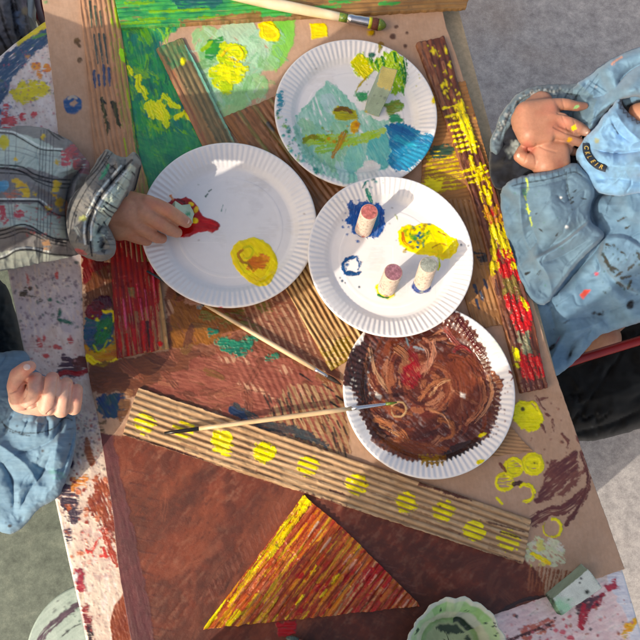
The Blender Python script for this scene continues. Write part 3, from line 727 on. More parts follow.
# ---- large dark brown area (id 9)
BB = [(99, 433), (128, 436), (200, 458), (310, 494), (420, 528), (524, 560), (538, 572), (544, 590), (545, 606), (508, 620), (470, 636), (420, 662), (300, 700), (140, 720), (120, 600)]
cv.rel *= 1
cv.blob(BB, c(110, 52, 38), c(84, 40, 30), rough=1.6, rs=7, ang=-50, bs=4.0, st=2.5, thick=.0003, wet=.42, id=9)
for k in range(150):
    x = g.uniform(106, 545); y = g.uniform(440, 660); r_ = g.uniform(7, 30)
    sdk = poly_sd(np.array([x]), np.array([y]), BB)[0]
    if sdk < 6: continue
    r_ = min(r_, sdk * .9)
    dark = (x > 360) * .35 + (y > 520 and 130 < x < 260) * .35 + (y > 600) * .3
    cl = [c(124, 60, 42), c(114, 54, 38), c(134, 72, 52)][g.integers(3)] if g.random() > .36 + dark else [c(54, 28, 24), c(70, 35, 28), c(80, 40, 32)][g.integers(3)]
    cv.blob(('c', x, y, r_ * 1.7, r_ * .7, (-50 if x < 320 else 25) + g.uniform(-25, 25)), cl, tuple(v * .85 for v in cl), rough=6, rs=7, dry=.12, ang=-52 if x < 320 else 20, bs=2.6, st=2.5, op=.42, soft=8, thick=.00006, wet=.42, edge=0, id=9)
for k in range(110):
    x = g.uniform(106, 545); y = g.uniform(440, 660)
    if poly_sd(np.array([x]), np.array([y]), BB)[0] < 6: continue
    a = g.normal(-.95, .3) if x < 320 else g.normal(.3, .7); l = g.uniform(14, 50)
    cl = [c(120, 62, 46), c(72, 38, 32), c(140, 82, 64), c(90, 48, 38)][g.integers(4)]
    if x > 360 or y > 600: cl = tuple(v * .75 for v in cl)
    bx = g.uniform(-4, 4)
    cv.stroke([(x - math.cos(a) * l / 2, y - math.sin(a) * l / 2), (x + bx, y + bx), (x + math.cos(a) * l / 2, y + math.sin(a) * l / 2)], g.uniform(2, 7), cl, rough=2, rs=6, dry=g.uniform(.2, .45), bs=1.1, st=18, op=.35, soft=3, thick=.00012, wet=.5, edge=0, id=9)
cv.blob([(98, 434), (112, 436), (120, 470), (136, 540), (156, 640), (170, 700), (128, 700), (112, 560)], c(88, 46, 54), c(70, 36, 42), rough=2.2, rs=9, ang=78, bs=2.4, st=10, thick=.0002, op=.85, id=9, wet=.45)
for k in range(16):
    y = 470 + k * 11 + (k * 7 % 5); x0 = 128 + (y - 470) * .14
    cv.stroke([(x0, y), (x0 + 20 + g.uniform(-4, 8), y + 5)], .9, c(66, 34, 34), rough=1.2, dry=.4, op=.4, thick=.0002, id=9)
for k in range(18):
    t = k / 18; x = 214 + t * 78; y = 598 - t * 92
    cv.stroke([(x, y), (x - 5, y - 14)], 1.3, c(140, 92, 78), c(96, 54, 46), rough=1.2, dry=.42, op=.4, thick=.0003, id=9)
for k in range(22):
    t = k / 22; x = 312 + t * 104; y = 500 + t * 96
    cv.stroke([(x + 1, y), (x + 13, y + 3)], 1.3, c(136, 88, 76), c(90, 50, 46), rough=1.2, dry=.42, op=.4, thick=.0003, id=9)
cv.blob([(276, 624), (296, 620), (296, 634), (280, 636)], c(176, 18, 44), rough=2, dry=.1, thick=.0005, id=9)
for k in range(12): cv.stroke([(530 + k * 4, 566 + k * .6), (528 + k * 3.6, 590 + k * .3)], 1.1, c(140, 84, 60), dry=.25, rough=1)
cv.stroke([(500, 612), (524, 600), (548, 596)], 2, c(50, 30, 28), rough=1, id=9)
# ---- right hand side marks
def ring(x, y, r, w_=1.6, cl=YEL, fill=None, **k):
    if fill is not None: cv.blob(('c', x, y, r * .9, r * .95, 0), fill, YEL, rough=1.6, rs=3, dry=k.get('fd', .25), thick=.0004, wet=.7)
    cv.stroke([(x + r * math.cos(t), y + r * math.sin(t)) for t in np.linspace(k.get('a0', 0), k.get('a1', 6.0), 12)], w_, cl, c(220, 209, 30), rough=.8, dry=.06, thick=.0008, wet=.85, taper=.3)
cv.blob([(514, 406), (519, 400), (526, 402), (532, 404), (540, 412), (544, 420), (538, 430), (528, 432), (518, 426), (513, 418)], c(246, 239, 24), c(218, 214, 40), rough=1.6, rs=4, thick=.0009, wet=.85, id=10)
cv.stroke([(520, 404), (526, 406), (533, 402), (541, 414)], 1.4, c(252, 240, 50), thick=.0009, id=10)
cv.blob(('c', 522.5, 409, 1.8), c(90, 80, 20), rough=.6)
ring(533, 464, 9.5, 2.2, fill=c(235, 228, 40), fd=.05); ring(513.5, 467.5, 8.5, 1.8, fill=c(203, 199, 60), fd=.2)
ring(504.5, 482, 8.5, 1.5, fill=c(170, 150, 80), fd=.45); ring(525, 493, 8.5, 1.7, a0=-2.2, a1=1.8); ring(552, 528, 9, 1.5, a0=-1.6, a1=1.2); ring(552, 528, 9, .8, a0=1.2, a1=3.8, cl=c(180, 160, 70))
cv.blob(('c', 534, 463, 2.2, 1.5, 0), c(70, 56, 30), rough=1)
cv.stroke([(500, 464), (506, 472)], 1.5, BRN, rough=.6); cv.stroke([(514, 484), (522, 482)], 2.2, DBRN, rough=1); cv.stroke([(497, 498), (502, 504)], 1.3, YEL, rough=.6)
cv.blob([(530, 504), (540, 490), (544, 474), (550, 458), (560, 462), (574, 450), (580, 462), (572, 478), (560, 488), (550, 500)], c(112, 64, 58), c(88, 46, 48), rough=3, rs=5, dry=.12, ang=-40, thick=.0004, id=11, wet=.55)
cv.blob([(556, 490), (576, 470), (586, 462), (580, 482), (562, 500)], c(130, 84, 72), c(110, 66, 60), rough=4, rs=4, dry=.42, ang=-45, id=11)
cv.stroke([(533, 521), (548, 512), (562, 510), (576, 500), (584, 490)], 5.5, c(112, 62, 54), c(90, 48, 48), rough=2, dry=.18, bs=1, id=11)
cv.stroke([(566, 524), (580, 504), (588, 486), (587, 470), (580, 452)], 2.6, c(104, 56, 50), c(84, 44, 42), rough=1.4, dry=.12, taper=.2, id=11)
for p in ([(536, 396), (541, 406), (545, 410)], [(541, 424), (546, 434)], [(552, 420), (554, 432)], [(562, 434), (568, 442), (566, 448)], [(576, 436), (580, 444)], [(540, 400), (548, 398)], [(546, 414), (550, 416)]): cv.stroke(p, 1.2, c(110, 64, 56), rough=1, dry=.2)
cv.dots(34, (530, 392, 600, 480), [c(120, 74, 62), c(140, 96, 80)], .3, 1.2, 33)
cv.blob([(524, 546), (536, 538), (552, 540), (564, 548), (566, 562), (554, 566), (538, 562), (526, 560)], c(206, 204, 180), c(190, 196, 160), rough=4, rs=5, dry=.34, ang=40, bs=1.6, st=3, id=12)
cv.dots(14, (524, 540, 566, 566), [c(214, 210, 196), c(206, 200, 120)], .8, 3.4, 35, dry=.15)
cv.stroke([(532, 554), (542, 559), (550, 563)], 2, c(241, 220, 24), rough=1.4, dry=.05, thick=.0008)
cv.blob(('c', 547, 562, 3.6, 2.4, 20), c(246, 209, 20), rough=1, thick=.0008)
names = {0: ("backing_sheet", None), 1: ("paint_stamp", "round blue paint stamp near the left edge"), 2: ("painted_area", "green painted area with yellow dabs"),
         3: ("painted_area", "mint green blotches with yellow daubs"), 4: ("painted_area", "dark red patch"), 5: ("painted_area", "thin brown patch"),
         6: ("painted_area", "wet clot of blue, green, crimson and yellow paint"), 7: ("painted_area", "mottled reddish brown area with teal dabs"),
         8: ("painted_area", "dark teal patch"), 9: ("painted_area", "large dark brown painted field"), 10: ("painted_area", "thick yellow dab"), 11: ("painted_area", "purple brown brushed patch"), 12: ("painted_area", "whitish smudge with a yellow streak")}
wave = lambda x, y: (fbm(x / 60, y / 60, 70, 2) - .3) * .0012
patch(LE, RE, cv, .0022, names, M['card'], co, sp=.68, skirt=.0018, lift=wave, jag=.35)

# ---- corrugated pieces glued on top
def strip(name, left, right, dirx, diry, period, amp, paint, label, z=.0048, base=c(176, 140, 110), base2=c(150, 114, 86), sp=.55, jag=.5, lift=None, off=0, pnames=None, seed=3, jit=.25, shp=.8):
    pts = np.array(list(left) + list(right), float)
    v = Canvas(pts[:, 0].min() - 4, pts[:, 1].min() - 4, pts[:, 0].max() + 4, pts[:, 1].max() + 4, base, .5)
    v.ribs(dirx, diry, period, amp, jit, shp, seed, off)
    v.blob([(-99, -99), (799, -99), (799, 799), (-99, 799)], base, tuple(.5 * q + .5 * w for q, w in zip(base, base2)), rough=0, ang=math.degrees(math.atan2(diry, dirx)), bs=1.6, st=5, thick=.0001, wet=.05, edge=0)
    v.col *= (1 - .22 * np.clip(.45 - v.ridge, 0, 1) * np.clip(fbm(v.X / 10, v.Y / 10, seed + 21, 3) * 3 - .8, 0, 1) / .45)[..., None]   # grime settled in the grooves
    paint(v)
    nm = {0: (name, label)}
    if pnames: nm.update(pnames)
    wv = lift or (lambda x, y: (fbm(x / 26, y / 26, seed + 60, 2) - .5) * .0012)
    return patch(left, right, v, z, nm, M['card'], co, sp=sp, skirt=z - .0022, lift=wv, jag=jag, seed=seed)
def seg(v, x0, y0, x1, y1, w_, cl, **k): v.stroke([(x0, y0), (x1, y1)], w_, cl, **k)

def pA(v):
    v.blob([(104, -10), (124, -10), (132, 60), (142, 120), (150, 190), (160, 262), (140, 262), (126, 150), (116, 80)], c(120, 140, 60), c(150, 120, 80), rough=3, dry=.22, ang=82, bs=.9, st=20, ridge=.25, op=.8)
    for x, y in ((112, 20), (118, 40), (120, 60), (128, 90), (134, 120), (124, 140), (116, 10)): v.stroke([(x, y), (x + 2.4, y + 18)], 1.6, c(150, 176, 50), dry=.2, ridge=.35)
    for x in (90, 95, 100):
        v.stroke([(x, 2 + (x - 90)), (x + 2, 28)], 1.1, c(74, 86, 70), dry=.08, rough=.4)
        v.stroke([(x + 4, 35), (x + 8, 64)], 1.2, c(66, 76, 72), dry=.08, rough=.4)
    for k, x in enumerate((94, 98.5, 103.5, 108.5)): v.stroke([(x, 72 + (k % 2) * 3 - (6 if k > 1 else 0)), (x + 1.4, 88 - (k % 2) * 2)], 1.5, c(40, 62, 100), rough=.6)
    for p, w_ in (([(102, 99), (104, 110), (107, 124)], 1.8), ([(101, 100), (106, 104)], 1.4), ([(112, 102), (115, 112), (118, 124)], 1.9), ([(115, 104), (120, 128)], 1.4), ([(108, 124), (107.5, 135)], 1.8)): v.stroke(p, w_, c(24, 24, 18), c(60, 60, 20), rough=1)
    v.stroke([(121, 50), (124, 62)], 2.4, c(150, 214, 30), rough=1.4, thick=.0006)
    v.stroke([(132, 110), (136, 140), (140, 165)], 1.6, c(60, 120, 60), dry=.15)
strip("corrugated_strip", [(78, -25), (80, 0), (94.5, 155), (104, 262)], [(114, -25), (117, 0), (137.5, 151), (147, 180), (160, 262)], .15, 1, 4.9, .0017, pA, "long corrugated strip down the left with black and blue flecks in its grooves", base=c(178, 138, 112), base2=c(152, 112, 86), jag=.3)
def pB(v):
    v.blob([(108, -20), (300, -20), (330, -10), (300, 4), (290, 16), (118, 32)], c(76, 172, 84), c(30, 120, 80), rough=3, ang=-3, bs=.9, st=22, dry=.05, thick=.0004, wet=.65)
    v.blob([(150, -20), (230, -20), (220, 8), (180, 10)], c(20, 104, 92), c(16, 80, 84), rough=3, dry=.15, ang=0)
    v.blob([(270, -12), (480, -14), (480, 10), (300, 18)], c(150, 116, 76), c(120, 90, 60), rough=2, dry=.1, ang=-2, bs=.9, st=30)
    for x, y, l in ((330, 2, 30), (380, 4, 20), (300, 8, 40), (420, -4, 20), (350, -4, 50), (240, 14, 50)): v.stroke([(x, y), (x + l, y - l * .04)], 2, c(70, 160, 80), dry=.25, rough=1)
    for x, y, l in ((120, 24, 40), (150, 12, 60), (126, 4, 30), (200, 18, 60), (140, 20, 30)): v.stroke([(x, y), (x + l, y - l * .04)], 1.6, c(120, 176, 50), dry=.2, rough=1)
    v.blob([(180, 20), (262, 12), (262, 20), (180, 28)], c(160, 120, 84), c(110, 90, 50), rough=2, dry=.2, ang=-4)
strip("corrugated_strip", [(114, -22), (115, 0), (121, 28)], [(474, -30), (471, -10), (466, 8)], 1, -.055, 4.2, .0016, pB, "green painted corrugated strip along the top edge", z=.0072, base=c(150, 118, 84), base2=c(120, 92, 64), jag=.5)
def pC(v):
    v.blob([(160, 40), (190, 30), (250, 160), (232, 170)], c(120, 106, 76), c(96, 88, 64), rough=2, ang=66, bs=1.4, st=6, dry=.08)
    v.blob([(154, 46), (184, 36), (194, 60), (172, 70)], c(50, 120, 80), c(120, 116, 80), rough=3, dry=.25, ang=66)
    v.stroke([(163, 68), (190, 124), (206, 158)], 3.4, c(176, 122, 92), c(140, 90, 66), rough=.8, dry=.1)
    v.stroke([(172, 72), (212, 158)], 2.2, c(160, 108, 80), rough=.8, dry=.2)
    v.stroke([(186, 46), (238, 152)], 1.4, c(110, 170, 150), rough=.6, dry=.15)
    v.blob(('c', 183, 62, 2.4, 3.4, 0), YEL, rough=1)
strip("corrugated_piece", [(156, 49), (168, 74), (212, 166)], [(182, 38), (194, 60), (244, 160)], .42, .9, 5.4, .0017, pC, "small olive corrugated piece between the green and mint areas", base=c(150, 122, 92), base2=c(126, 100, 76))
def pD(v):
    v.blob([(220, 90), (290, 85), (380, 210), (300, 245)], c(150, 104, 74), c(118, 82, 56), rough=2, ang=54, bs=1.5, st=6)
    for x, y in ((236, 108), (252, 104), (268, 98), (282, 112)): v.stroke([(x, y), (x + 40, y + 56)], 2.4, c(120, 116, 66), c(110, 96, 60), dry=.12, rough=1, ridge=.1)
    v.stroke([(268, 124), (274, 132)], 1.8, c(60, 62, 66), rough=.6)
strip("corrugated_strip", [(222, 118), (262, 174), (310, 240)], [(284, 93), (330, 160), (366, 212)], .6, .8, 5.6, .0018, pD, "brown corrugated strip running under the three upper plates", base=c(150, 106, 76), base2=c(120, 84, 58))
def pE(v):
    v.blob([(250, 240), (380, 240), (380, 380), (300, 380)], c(206, 178, 134), c(178, 142, 102), rough=0, ang=60, bs=1.5, st=6, ridge=.35, wet=.15)  # pale ridge colour carries the sun highlights
    v.blob([(318, 352), (350, 336), (350, 380), (326, 380)], c(150, 124, 60), rough=3, dry=.35)
strip("corrugated_piece", [(268, 262), (290, 296), (331, 371)], [(322, 240), (340, 285), (368, 348)], .5, .86, 5.1, .002, pE, "pale ribbed piece showing between the plates, sun highlights put into its ridge colour", base=c(128, 92, 62), base2=c(110, 80, 54), seed=9, shp=1.0)
def pF(v):
    v.blob([(100, 225), (152, 225), (160, 280), (158, 350), (116, 362)], c(168, 14, 34), c(120, 12, 26), rough=2, ang=83, bs=.7, st=24, thick=.0003, wet=.6, id=1, dry=.02)
    v.blob([(118, 315), (160, 305), (166, 350), (118, 360)], c(178, 130, 100), c(150, 100, 76), rough=3, dry=.45, ang=84, bs=.8, st=14, ridge=.3, wet=.2)
    for x, y0, y1 in ((114, 300, 322), (124, 300, 330), (130, 290, 315), (136, 285, 305), (146, 290, 318), (152, 262, 310), (141, 300, 320)): v.stroke([(x, y0), (x + 2.4, y1)], 1.3, c(226, 100, 130), c(216, 70, 96), rough=.4, dry=.05, ridge=.45, wet=.9)  # pink gloss highlights painted onto the ridges
    for x, y0, y1 in ((119, 330, 352), (127, 335, 355), (134, 330, 350), (143, 322, 350), (150, 330, 352)): v.stroke([(x, y0), (x + 2, y1)], 1.6, c(200, 30, 40), rough=.8, dry=.1)
    v.blob([(128, 288), (134, 288), (135, 298), (129, 297)], c(140, 110, 70), rough=1, dry=.1)
    v.stroke([(147, 322), (150, 350)], 1.5, c(70, 16, 24), rough=.6)
    v.blob(('c', 160, 344, 3, 3, 0), c(206, 20, 40), rough=1)
strip("corrugated_piece", [(108, 228), (110, 250), (117, 358)], [(152, 228), (160, 280), (169, 348)], .115, 1, 5.5, .0019, pF, "corrugated piece brushed with crimson red paint", z=.0052, base=c(182, 146, 108), base2=c(150, 116, 82), pnames={1: ("red_paint", None)})
DOTS = [(144, 423, .42), (184, 429, .5), (222, 440, .0), (264, 452.5, .0), (307, 466, .35), (357, 484, .3), (406, 503, .28), (443.5, 511, .36), (474, 530.5, .2), (508, 541, .4)]
def pG(v):
    v.blob([(100, 370), (560, 370), (560, 600), (100, 600)], c(196, 168, 138), c(176, 146, 116), rough=0, ang=18, bs=1.6, st=5, ridge=.35, wet=.1, op=.9)  # lighter ridge tops: highlights put into the card colour
    for k in range(60):
        q_ = np.random.default_rng(k + 300); x_ = q_.uniform(130, 520); y_ = 412 + (x_ - 130) * .33 + q_.uniform(-22, 26); l_ = q_.uniform(8, 40)
        v.stroke([(x_, y_), (x_ + l_ * .945, y_ + l_ * .325)], q_.uniform(.5, 1.3), [c(130, 100, 74), c(206, 182, 150), c(110, 76, 58)][k % 3], rough=.6, dry=.3, op=.6, wet=.05, thick=.0001)
    for i, (x, y, d) in enumerate(DOTS): v.blob(('c', x, y, 10.8, 10.4, 20), c(248, 237, 20), c(209, 192, 50), rough=2.6, rs=3, ridge=d, dry=.02, ang=20, bs=.9, thick=.0006, wet=.8, id=2 + i)
    v.stroke([(214, 450), (232, 452)], 1.4, c(241, 231, 30), id=4); v.stroke([(222, 454), (230, 456)], 1.2, YEL, id=4); v.stroke([(228, 444), (234, 446)], 1.2, YEL, id=4)
    for p in ([(126, 436), (180, 452), (222, 468)], [(400, 531), (450, 545), (520, 562)], [(300, 492), (360, 512)], [(420, 484), (470, 500)]): v.stroke(p, 1.5, c(94, 54, 44), rough=1.4, dry=.25)
    v.dots(60, (130, 390, 530, 560), [c(96, 58, 46), c(120, 80, 60)], .3, 1.3, 44)
    v.stroke([(480, 520), (524, 532)], .9, c(90, 60, 44), dry=.2); v.stroke([(330, 490), (350, 497)], 1.2, c(80, 50, 40), dry=.1); v.stroke([(500, 532), (528, 540)], 1, DBRN, dry=.2)
pn = {2 + i: ("yellow_dot", None) for i in range(len(DOTS))}
strip("corrugated_strip", [(139, 388), (134, 400), (123, 434.5)], [(531, 519), (528, 538), (523, 564)], .945, .325, 6.3, .0021, pG, "long corrugated strip with a row of yellow paint dots, lying above the triangle", z=.0054, base=c(160, 130, 102), base2=c(150, 118, 90), pnames=pn, jit=.12)
def pH(v):
    A = -53.5
    v.blob([(190, 480), (430, 480), (430, 640), (190, 640)], c(180, 90, 54), c(140, 60, 38), rough=0, ang=A, bs=1.2, st=8, thick=.0003, wet=.6)
    gg = np.random.default_rng(12)
    for k in range(900):
        x = gg.uniform(203, 420); y = gg.uniform(498, 630)
        t = (x - 205) / 213 + gg.normal(0, .06)
        if t < .2: cl = [c(228, 203, 50), c(196, 110, 56), c(206, 170, 70), c(170, 92, 60), c(196, 130, 96), c(206, 150, 60)]
        elif t < .5: cl = [c(200, 104, 50), c(208, 140, 50), c(166, 66, 44), c(200, 128, 96), c(220, 188, 60), c(150, 60, 44)]
        elif t < .72: cl = [c(190, 70, 40), c(210, 140, 50), c(150, 36, 34), c(200, 110, 60), c(206, 160, 70), c(120, 40, 34)]
        else: cl = [c(170, 22, 36), c(140, 50, 40), c(196, 120, 76), c(180, 40, 40), c(110, 44, 38), c(206, 160, 120), c(190, 110, 50)]
        l = gg.uniform(12, 52); cc_ = cl[gg.integers(len(cl))]
        v.stroke([(x, y), (x - .6 * l + gg.normal(0, .8), y + .8 * l)], gg.uniform(.5, 1.4), cc_, rough=1.0, rs=3, dry=gg.uniform(.1, .45), thick=.0004, wet=.7, op=.8)
    for x, y, l in ((300, 505, 120), (304, 508, 60), (296, 520, 50)): v.stroke([(x, y), (x - .58 * l, y + .8 * l)], 2.6, c(237, 222, 40), c(196, 160, 60), rough=1.8, dry=.34, bs=.9, thick=.0006, wet=.85)
    v.stroke([(222, 600), (206, 626)], 4, c(237, 224, 60), c(214, 203, 60), rough=1.4, dry=.1)
    v.stroke([(238, 612), (226, 628)], 3, c(228, 209, 60), rough=1.2, dry=.15)
    v.blob([(296, 500), (304, 492), (312, 500), (304, 512)], c(237, 203, 60), YEL, rough=2, dry=.1)
    for x, y in ((326, 590), (338, 575), (316, 566), (302, 596), (360, 545)): v.stroke([(x, y), (x - 6, y + 8)], 1.2, c(243, 209, 30), rough=1.2, dry=.2, thick=.0008)
    for x, y, r in ((370, 575, 9), (386, 583, 7), (380, 566, 6), (345, 578, 4), (300, 575, 4), (320, 588, 4), (300, 610, 4)): v.blob(('c', x, y, r, r * .7, A), c(178, 12, 36), c(150, 14, 34), rough=2.4, dry=.1, ridge=.1)
    for x, y in ((322, 530), (330, 538), (338, 545), (318, 522)): v.stroke([(x, y), (x - 10, y + 14)], 1.1, c(214, 176, 150), rough=.5, dry=.15, ridge=.5)
    for k in range(14):
        x = 330 + k * 6.5; y = 540 + k * 5; v.stroke([(x, y), (x - 7, y + 9)], 1.2, c(206, 150, 130), rough=.6, dry=.2, ridge=.4)
strip("corrugated_triangle", [(303, 496), (258, 556), (204, 627), (203, 629)], [(304.5, 496), (345, 530), (419, 604), (419.5, 606)], -.6, .8, 6.6, .0026, pH, "corrugated triangle painted yellow, orange and red", z=.0056, base=c(190, 100, 70), base2=c(150, 60, 40), jag=.9, sp=.5, jit=.35)
def pJ(v):
    for k in range(9):
        y = 152 + k * 5.0; v.stroke([(428 - k * .6, y + 2), (446, y - 2), (466, y - 5)], 1.7, c(241, 226, 24), c(170, 140, 40), rough=1.2, dry=.25, ridge=.2, thick=.0005)
    v.blob([(430, 148), (446, 142), (456, 150), (446, 158), (434, 158)], c(40, 84, 76), c(50, 70, 50), rough=2.4, dry=.2)
    v.blob([(424, 180), (444, 178), (440, 190), (424, 194)], c(252, 237, 20), rough=3, dry=.1)
    v.dots(50, (450, 85, 498, 205), [c(110, 66, 44), c(220, 192, 40)], .4, 1.6, 52)
strip("corrugated_piece", [(432, 90), (424, 140), (420, 205)], [(465, 81), (480, 132), (500, 206)], 1, -.15, 3.9, .0014, pJ, "tan corrugated piece with yellow comb strokes beside the top plate", z=.0042, base=c(170, 124, 84), base2=c(132, 92, 60))
def pK(v):
    v.blob([(430, 200), (520, 200), (520, 340), (460, 340)], c(164, 120, 82), c(130, 92, 62), rough=0, ang=72, bs=1.4, st=6)
    v.blob([(474, 252), (486, 250), (490, 262), (480, 266)], c(40, 46, 60), c(60, 50, 40), rough=3, dry=.2)
    for x, y in ((474, 285), (480, 292), (476, 300), (484, 280)): v.stroke([(x, y), (x + 3, y + 9)], 1.4, c(44, 60, 84), rough=.8, dry=.15)
strip("corrugated_piece", [(440, 200), (452, 250), (474, 330)], [(486, 196), (498, 240), (512, 322)], .27, .96, 4.8, .0017, pK, "bare tan corrugated piece right of the two lower plates", z=.0044, base=c(164, 120, 82), base2=c(130, 92, 62))
strip("corrugated_piece", [(474, 424), (480, 440), (484, 458)], [(512, 427), (522, 440), (533, 451)], 1, .1, 3.4, .0012, lambda v: None, "small plain corrugated scrap showing at the brown plate's edge", z=.0038, base=c(178, 142, 110), base2=c(150, 114, 86))
def pI(v):
    A = 74
    v.blob([(410, 30), (560, 30), (560, 400), (410, 400)], c(112, 62, 44), c(84, 46, 36), rough=0, ang=A, bs=1.5, st=6, thick=.0002, wet=.5)
    v.blob([(416, 44), (426, 42), (470, 180), (500, 300), (524, 392), (514, 392), (480, 240), (450, 140)], c(158, 110, 80), c(120, 74, 54), rough=2, dry=.2, ang=A)
    gg = np.random.default_rng(5)
    def cx(y, t): # position across the strip
        l = np.interp(y, [42, 133, 224, 317, 392], [416, 450, 480, 502, 521]); r = np.interp(y, [36, 114, 186, 242, 317, 386], [444, 467, 494, 509, 533, 547]); return l + (r - l) * t
    for k in range(80):
        y = gg.uniform(40, 385); t = gg.uniform(.05, .95); v.stroke([(cx(y, t), y), (cx(y + 12, t), y + 12)], 1.4, [c(84, 44, 34), c(140, 84, 60), c(70, 36, 32), c(150, 100, 76)][gg.integers(4)], rough=.9, dry=.3)
    def band(y0, y1, t0, t1, cl, cl2, n, seed_, id=None):
        q = np.random.default_rng(seed_)
        for _ in range(n):
            y = q.uniform(y0, y1); t = q.uniform(t0, t1); l = q.uniform(3, 9)
            v.stroke([(cx(y, t), y), (cx(y + l, t), y + l)], q.uniform(.8, 1.9), cl, cl2, rough=1.4, rs=2, dry=q.uniform(.12, .42), thick=.0006, wet=.8, id=id)
    for _ in range(46):
        y = gg.uniform(46, 125); t = gg.uniform(.3, .95); v.blob(('c', cx(y, t), y, gg.uniform(.6, 2), gg.uniform(.5, 1.4), 70), c(241, 224, 30), rough=.7)
    for y in (106, 114, 122, 128, 134, 139, 144, 149, 168, 174, 180):
        v.stroke([(cx(y, .12), y + 3), (cx(y, .5), y + 1), (cx(y, .95), y - 3)], 1.2, c(252, 235, 20), rough=.8, dry=.22, thick=.0007, wet=.85)
    band(100, 150, .62, .95, c(252, 235, 20), c(228, 209, 30), 44, 1); band(155, 200, .35, .85, c(246, 226, 24), c(190, 160, 30), 26, 2)
    band(205, 224, .3, .9, c(160, 36, 30), c(200, 160, 30), 16, 3); band(222, 252, .3, .95, c(239, 220, 24), c(170, 150, 40), 40, 4)
    band(250, 276, .3, .95, c(196, 22, 44), c(150, 20, 36), 46, 5); band(250, 274, .0, .3, c(228, 209, 30), c(170, 150, 40), 14, 6); band(246, 268, .8, .98, c(246, 224, 24), None, 5, 66)
    band(276, 294, .25, .8, c(128, 116, 60), c(110, 90, 50), 22, 7); band(294, 330, .25, .95, c(206, 18, 48), c(170, 20, 40), 56, 8); band(294, 306, .75, .9, YEL, None, 5, 77)
    band(330, 350, .35, .75, c(136, 140, 112), c(110, 110, 90), 20, 9); band(352, 378, .2, .95, c(208, 18, 46), c(180, 20, 40), 50, 10); band(345, 368, .05, .2, YEL, None, 8, 88)
    band(380, 392, .0, 1, c(104, 54, 44), c(90, 46, 40), 30, 11)
strip("corrugated_strip", [(416.5, 43), (450, 133), (466, 180), (480, 226), (502, 317), (521.5, 393)], [(444.5, 36.5), (467, 114), (494, 186), (509, 242), (533, 317), (547, 388)], .29, .96, 5.8, .0022, pI, "long corrugated strip on the right painted brown with yellow and red bands", z=.0084, base=c(112, 62, 44), base2=c(84, 46, 36), jag=.6, seed=14)
